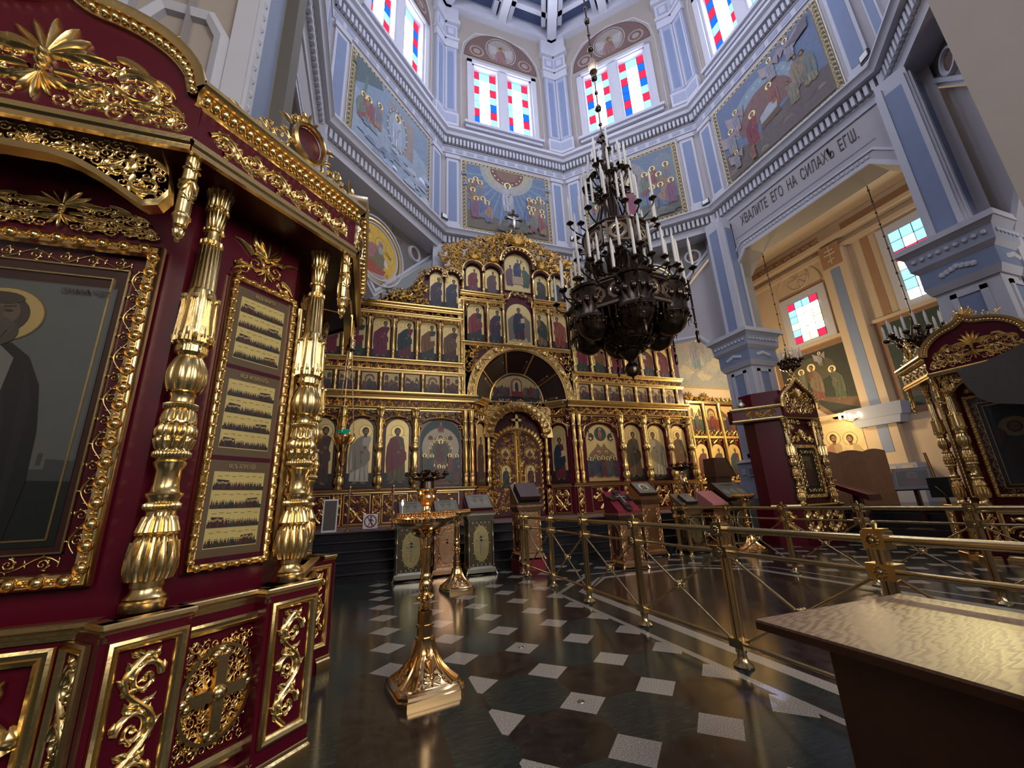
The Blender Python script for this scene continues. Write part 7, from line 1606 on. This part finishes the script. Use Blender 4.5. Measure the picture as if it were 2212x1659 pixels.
# small candle chandeliers of the side altar
def small_chand(label, loc, R_, n, ztop, two=True):
    o = thing('small_chandelier', label, 'chandelier', loc); mb = MB(); mb.lathe([(-.45, .01), (-.4, .06), (-.3, .14), (-.15, .18), (0, .12), (.3, .03), (.35, .05), (.4, .02)], 16); mb.build('body', DBRONZE, o, 45)
    mb = MB()
    for k in range(n): a = 2*pi*k/n; rr = R_*(.75 if k % 2 else 1); mb.tube([(.1*cos(a), .1*sin(a), -.1), (rr*.6*cos(a), rr*.6*sin(a), -.22), (rr*cos(a), rr*sin(a), -.08), (rr*cos(a), rr*sin(a), .0)], .018, 5); mb.ball((rr*cos(a), rr*sin(a), -.05), .08, 8, 5, (1, 1, .7)); mb.ball((rr*.6*cos(a), rr*.6*sin(a), -.22), .09, 7, 5)
    mb.build('arms', DBRONZE, o, 45); c = None
    for k in range(n):
        a = 2*pi*k/n; rr = R_*(.75 if k % 2 else 1)
        if c is None: mb = MB(); mb.lathe([(0, .028), (.26, .028), (.30, .022), (.36, .003)], 8); c = mb.build('candle', CANDLE, o, 40); c.location = (rr*cos(a), rr*sin(a), 0)
        else: share(c, o, TR((rr*cos(a), rr*sin(a), 0)))
    mb = MB(); mb.tube([(0, 0, .3), (0, 0, ztop)], .012, 5)
    for k in range(int(ztop/.35)): mb.ball((0, 0, .5+k*.35), .03, 6, 4)
    mb.build('chain', DBRONZE, o, 45); return o
small_chand('small bronze chandelier with white candles right beside the white pier capital', (12.0, 8.32, 5.15), .34, 10, 5.6)
small_chand('bronze chandelier with white candles before the dark mural, above the right shrine roof', (12.0, 5.2, 4.78), .58, 14, 6.0)

# ================================================================== small red shrine at the right pier
o = thing('shrine', 'small burgundy shrine with gold onion gable, standing before the white pier', 'shrine', (10.87, 7.6, 0))
mb = MB(); mb.prism([(-.56, .12), (.56, .12), (1.0, .6), (1.0, 1.0), (-.9, 1.0), (-.95, .62)], .95, 3.16); mb.prism([(-.74, .0), (.74, .0), (1.15, .5), (1.15, 1.0), (-1.05, 1.0), (-1.05, .5)], 0, .93); mb.prism([(-.64, .0), (.64, .0), (1.2, .6), (1.2, 1.0), (-1.42, 1.0), (-1.42, .85)], 3.14, 3.5)
mb.prism([(-.5, .1), (.5, .1), (.9, .6), (.9, 1.0), (-.9, 1.0), (-.9, .6)], 3.5, 3.95); mb.build('case', BURG, o, 0)
G3 = lambda d: (lambda u, v, h: Vector((u, -d-h, v)))
og = [(.64, 3.45), (.645, 3.55), (.62, 3.68), (.54, 3.80), (.42, 3.90), (.28, 3.99), (.16, 4.09), (.07, 4.18), (0, 4.26)]; og = og+[(-x, z) for x, z in og[::-1][1:]]
mb = MB(); mb.m = 1; mb.prism([(-.64, 3.2)]+[(x, z) for x, z in og[::-1]]+[(.64, 3.2)], -.06, .1, 'y'); mb.m = 0; q = Orn(); q.ext(fill_region([(-.55, 3.3), (.55, 3.3), (.55, 3.62), (.3, 3.85), (0, 4.05), (-.3, 3.85), (-.55, 3.62)], .16, 4, 12, 4)); q.palm(0, 3.72, .3, pi/2, 9); q.bake(mb, G3(.06), False, 1.4)
mb.tube([(x, -.08, z) for x, z in og], .045, 7)
for i in range(30):
    t = i/29*(len(og)-1); k = min(int(t), len(og)-2); f = t-k; mb.ball((og[k][0]*(1-f)+og[k+1][0]*f, -.125, og[k][1]*(1-f)+og[k+1][1]*f), .03, 6, 4)
q = Orn()
for s in (-1, 1): q.scroll(s*.16, 4.22, .09, pi/2, s, 1.2, .2, 3); q.scroll(s*.30, 4.06, .08, pi/2, s, 1.2, .2, 3)
q.palm(0, 4.3, .2, pi/2, 7, 3.0); q.bake(mb, G3(.06), False, 1.4); mb.lathe([(4.2, .05), (4.32, .07), (4.36, .03), (4.42, .06), (4.47, .02), (4.52, .03), (4.55, .005)], 10, TR((0, -.05, 0))); mb.build('gable', [GOLDF, BURG], o, 40)
mb = MB()
for z, r_ in ((3.18, .035), (3.5, .045), (.94, .04)): mb.tube([(-1.45 if z > 3 else -1.1, .85 if z > 3 else .5, z), (-.66 if z > 3 else -.76, -.02, z), (.66 if z > 3 else .76, -.02, z), (1.2, .55, z)], r_, 6)
for i in range(26): t = i/25; mb.ball((-.66-.78*t, -.04+.88*t, 3.5), .04, 6, 4)
mb.build('mouldings', GOLDF, o, 40)
mb = MB(); fl_ = frm((-.66, 0, 0), (-.67, .745, 0), (0, 0, 1), (-.745, -.67, 0)); rinceau(.7, .2, 1.2, 10, 3).bake(mb, lambda u, v, h: fl_(.1+u, 3.34+v, h+.01), False, 1.4); mb.build('frieze', GOLDF, o, 0)
mb = MB(); q = Orn(); q.ext(fill_region([(-.55, 2.95), (-.55, 3.1), (.55, 3.1), (.55, 2.95), (.35, 2.85), (.3, 2.98), (0, 3.06), (-.3, 2.98), (-.35, 2.85)], .14, 3, 10, 3)); q.bake(mb, G3(.03), False, 1.4); q = Orn(); q.palm(0, 2.66, .26, pi/2, 9)
for s in (-1, 1): q.scroll(s*.2, 2.66, .11, pi/2, s, 1.3, .2, 4); q.scroll(s*.38, 2.62, .09, pi/2, s, 1.3, .2, 4)
q.bake(mb, G3(-.10), False, 1.4); mb.build('valance', GOLDF, o, 0)
for x in (-.60, .58): c = bpy.data.objects.new('column', KD['column']); COL.objects.link(c); c.parent = o; c.matrix_local = TR((x, .02, .95))@Matrix.Diagonal((1, 1, .93, 1)); c = bpy.data.objects.new('pendant', KD['pendant']); COL.objects.link(c); c.parent = o; c.matrix_local = TR((x*1.02, -.05, 3.16))
mb = MB()
for a in ((-.42, .42, 1.12, 1.2), (-.42, .42, 2.38, 2.46), (-.42, -.34, 1.12, 2.46), (.34, .42, 1.12, 2.46)): mb.box(a[0], a[1], .05, .12, a[2], a[3])
q = Orn(); b_ = rinceau(.8, .08, 1.4, 8, 3); q.ext(b_, -.4, 1.16); q.ext(b_, -.4, 2.42)
for s in (-1, 1): q.ext(rinceau(1.2, .08, 1.4, 8, 3), s*.38, 1.2, 1, pi/2)
for s in (-1, 1): q.ext(rinceau(.85, .08, 1.3, 8, 3), s*.26, 1.36, 1, pi/2)
q.ext(rinceau(.5, .08, 1.3, 8, 3), -.25, 1.3); q.ext(rinceau(.5, .08, 1.3, 8, 3), -.25, 2.27); q.bake(mb, G3(-.05), False, 1.4); mb.build('icon_frame', GOLDF, o, 40)
p = Pic(); p.rect((.03, .02, .015), -.34, .34, 1.2, 2.38); p.rect((.14, .09, .04), -.20, .20, 1.42, 2.18); p.ell((.40, .28, .12, .4), -.02, 1.95, .15, .15); p.ell((.06, .04, .03), -.02, 1.93, .10, .12); p.ell((.22, .13, .07), -.01, 1.93, .06, .085); p.poly((.12, .05, .04), [(-.19, 1.44), (.19, 1.44), (.16, 1.75), (.02, 1.85), (-.12, 1.82)]); p.rect((.32, .23, .10), -.18, .18, 2.08, 2.15); p.build('icon', G3(-.112), o, PAINT, .00015)
for x0, x1 in ((-.70, .0), (.02, .72)):
    mb = MB(); w_ = x1-x0; 
    for a in ((x0, x1, .16, .2), (x0, x1, .82, .86), (x0, x0+.04, .16, .86), (x1-.04, x1, .16, .86)): mb.box(a[0], a[1], -.03, .0, a[2], a[3])
    q = Orn(); q.ext(panel_fill(w_*.82, .56, 4, 12), (x0+x1)/2, .23); q.bake(mb, G3(.005), False, 1.4); mb.build('dado_panel', GOLDF, o, 40)
mb = MB(); fl2 = frm((-.75, 0, 0), (-.52, .85, 0), (0, 0, 1), (-.85, -.52, 0)); q = Orn(); q.ext(vfill(.3, .56, 1.2, 4, 12), .28, .23); q.bake(mb, lambda u, v, h: fl2(u, v, h+.005), False, 1.4); mb.build('dado_panel', GOLDF, o, 40)
mb = MB(); mb.lathe([(0, .04), (.05, .05), (.1, .1), (.17, .08), (.22, .03), (.26, .05), (.3, .005)], 12); mb.build('corner_finial', SILVER, o, 45, (-1.15, .72, 3.52))

# ================================================================== side altar furniture
o = thing('folding_screen', 'shiny brown folding screen with three scalloped leaves on the side altar platform', 'folding screen', (14.0, 8.55, .8))
for k in range(3):
    mb = MB(); w_ = .62; pts = [(-w_/2, 0), (w_/2, 0)]+[(w_/2-w_*i/10, 1.56+.07*sin(pi*i/10)) for i in range(11)]
    mb.prism(pts, -.02, .02, 'y'); l_ = mb.build('leaf', WOODM, o, 0); l_.matrix_local = TR(((k-1)*.52-.1, .0, 0))@RZ((-1)**k*.5-.65) if False else TR(((k-1)*.46, -(k-1)*.38, 0))@RZ(-.69+(-1)**k*.22)
    mb = MB()
    for j in range(6): mb.box(-.18, .10, -.028, -.02, .45+j*.06, .475+j*.06)
    if k == 0: mb.build('slats', GOLDF, l_, 0)
o = thing('slanted_desk', 'dark slanted reading desk sticking out right of the small red shrine', 'reading desk', (12.55, 7.75, 0))
mb = MB(); mb.loft([[Vector((x, y, z)) for x, y, z in r_] for r_ in (((-.25, .62, 1.42), (.25, .62, 1.42), (.25, -.42, .97), (-.25, -.42, .97)), ((-.25, .65, 1.54), (.25, .65, 1.54), (.25, -.40, 1.13), (-.25, -.40, 1.13)))]); mb.build('desk_top', BURGD, o, 0)
mb = MB(); mb.box(-.08, .08, -.08, .08, .8, 1.2); mb.frus((0, 0), .3, .3, .33, .1, .1, .8); mb.build('stem', WOODD, o, 0)
o = thing('slanted_icon', 'dark framed icon tilted on a stand left of the right hand shrine columns', 'icon', (12.5, 6.4, .33))
T = TR((0, 0, 1.14))@RZ(-pi/2+.35)@RX(-.45); mb = MB(); mb.box(-.36, .36, -.02, .05, -.28, .28, T); mb.build('frame', WOODD, o, 0)
p = Pic(); p.rect((.40, .33, .22), -.31, .31, -.23, .23); p.rect((.12, .075, .05), -.29, .29, -.21, .21); p.ell((.30, .20, .10), 0, .08, .10, .10); p.ell((.22, .12, .07), 0, .07, .06, .075); p.poly((.20, .07, .05), [(-.2, -.2), (.2, -.2), (.1, 0), (-.1, 0)]); p.build('painting', lambda u, v, h: T@Vector((u, -.021-h, v)), o, PAINT)
mb = MB(); mb.box(-.04, .04, -.04, .04, 0, .95); mb.frus((0, 0), .28, .28, 0, .06, .06, .1); mb.build('stand', WOODD, o, 0)
o = thing('black_box_stand', 'black box on a thin stand with gooseneck lamp, left of the right shrine', 'stand', (11.6, 5.45, 0))
mb = MB(); mb.box(-.16, .16, -.18, .18, 1.05, 1.46); mb.build('box', DKGREY, o, 0); mb = MB(); mb.tube([(0, 0, .04), (0, 0, 1.06)], .03, 8); mb.lathe([(0, .22), (.03, .22), (.06, .04)], 16); mb.build('stand', DKGREY, o, 40)
mb = MB(); mb.tube([(-.17, .05, 1.25), (-.24, .02, 1.28), (-.24, -.08, 1.15), (-.2, -.12, 1.0)], .008, 6); mb.build('gooseneck', PEWTER, o, 40); mb = MB(); mb.tube([(0, .1, 1.46), (0, .14, 2.0)], .028, 8); mb.build('brass_tube', BRASS, o, 40)
o = thing('lamp_bracket', 'wall bracket with glowing warm candle bulbs in the passage behind the red shrine', 'lamp', (16.1, 9.45, 3.6))
mb = MB(); mb.tube([(.38, 0, 0), (0, 0, -.05), (-.1, .25, .05)], .03, 6); mb.tube([(0, 0, -.05), (-.1, -.25, .05)], .03, 6); mb.build('arm', BRASS, o, 40)
for k in range(5): mb = MB(); mb.lathe([(0, .03), (.08, .04), (.16, .03), (.24, .005)], 8, TR((-.1+.03*(k % 2), (k-2)*.16, .08))); mb.build('bulb', LAMPW, o, 40)
# ================================================================== hanging icon lamp of the left shrine
o = thing('icon_lamp', 'hanging gilt icon lamp with green glass cup beside the big left shrine', 'icon lamp', (-.225, 3.86, 1.62))
mb = MB(); mb.lathe([(0, .004), (.03, .016), (.06, .008), (.10, .02), (.13, .03, 8, .2), (.20, .022), (.22, .035, 8, .2), (.30, .05, 8, .2), (.34, .066, 8, .2), (.36, .06), (.365, .045)], 24)
for k in range(6): a = k*pi/3; mb.tube([(.055*cos(a), .055*sin(a), .27), (.09*cos(a), .09*sin(a), .33), (.085*cos(a), .085*sin(a), .37)], [.01, .012, .006], 5)
mb.build('holder', BRONZE, o, 45); mb = MB(); mb.lathe([(.33, .03), (.36, .046), (.40, .05), (.402, .044), (.36, .03)], 20); mb.build('glass_cup', GREENG, o, 45)
for k in range(3):
    a = 2*pi*k/3+.4; mb = MB(); mb.tube([(.085*cos(a), .085*sin(a), .37), (.02*cos(a), .02*sin(a), 1.18)], .0035, 5)
    for j in range(9): t = (j+.5)/9; mb.ball((.085*cos(a)*(1-t)+.02*cos(a)*t, .085*sin(a)*(1-t)+.02*sin(a)*t, .37+.81*t), .006, 5, 4)
    mb.build('chain', BRONZE, o, 45)
mb = MB(); mb.lathe([(1.16, .045), (1.18, .04), (1.22, .018), (1.26, .02), (1.30, .004)], 16); mb.tube([(0, 0, 1.28), (0, 0, 1.52)], .006, 5); mb.tube([(0, 0, 1.52), (-.3, -.0, 1.56)], .01, 6); mb.build('hanger', BRONZE, o, 45)
# ================================================================== small floodlights on the ledges
for (x, y, z, rz), lab in zip(((2.1, 12.3, 11.13, .4), (7.2, 12.2, 11.13, -.3), (10.78, 9.0, 11.10, -1.2), (10.72, 3.9, 11.10, -1.9)), ('black floodlight on the ledge left of the centre front mural', 'black floodlight on the ledge just left of the chandelier', 'black floodlight on the ledge at the left end of the lettered arch', 'black floodlight on the ledge at the right end of the lettered arch')):
    o = thing('floodlight', lab, 'floodlight', (x, y, z), rz, 'floodlights on the cornice ledge'); mb = MB(); mb.box(-.12, .12, -.03, .04, .05, .24); mb.build('housing', DKGREY, o, 0); mb = MB(); mb.box(-.10, .10, -.035, -.03, .07, .22); mb.build('lens', PAPER, o, 0); mb = MB(); mb.box(-.13, .13, -.015, .015, 0, .03); mb.box(-.135, -.12, -.015, .015, 0, .15); mb.box(.12, .135, -.015, .015, 0, .15); mb.build('bracket', DKGREY, o, 0)
mb = MB(); pts = [(3.90, 3.25), (3.86, 2.98), (3.76, 2.72), (3.6, 2.58), (3.25, 2.48), (2.6, 2.42), (2.6, 3.52), (3.06, 3.42), (3.54, 3.29)]
c = MB(); c.prism([(a-3.65, b_) for a, b_ in pts], 9.78-11.40, 9.82-11.40, 'x'); b_ = c.build('dark_slab', STONE, KR, 0); b_['label'] = 'dark grey speckled slab standing in for an unclear dark patch'  # slab shaped after a dark blurred patch of unknown nature
# ================================================================== light
def spot(name, loc, target, power, col, deg, blend=.4, r=.2):
    l = bpy.data.lights.new(name, 'SPOT'); l.energy = power; l.color = col; l.spot_size = rad(deg); l.spot_blend = blend; l.shadow_soft_size = r
    o = bpy.data.objects.new(name, l); COL.objects.link(o); o.location = loc; o.rotation_euler = (Vector(target)-Vector(loc)).to_track_quat('-Z', 'Y').to_euler(); return o
# added narrow spots aimed at the desk, standing in for assumed coloured window daylight
spot('added_yellow_desk_spot', (16.2, 6.6, 8.4), (2.1, 1.25, .8), 2600, (1., .84, .35), 3.0, .8, .12)
spot('added_blue_desk_spot', (16.2, 5.9, 8.2), (2.62, .95, .8), 3500, (.45, .5, 1.), 2.4, .8, .12)
# side altar lamp, then unseen fills added for side altar and nave
point('altar_lamp', (15.0, 9.8, 3.2), 60, (1., .72, .36), .15)
point('side_altar_fill', (13.6, 10.5, 5.2), 240, (1., .76, .42), .25)  # warm fill added without a fixture, brightens the side altar
area('nave_fill_light', (4.75, -5.6, 6.0), (4.75, 8, 3.5), 6, 4, 320, (1., .95, .88))  # unseen fill added behind the camera to brighten the icon screen
spot('added_blue_floor_spot', (16.2, 5.9, 8.2), (2.63, 2.55, 0), 9000, (.25, .4, 1.), .5, .6, .02)  # added narrow blue spot, throws an assumed daylight patch onto the floor
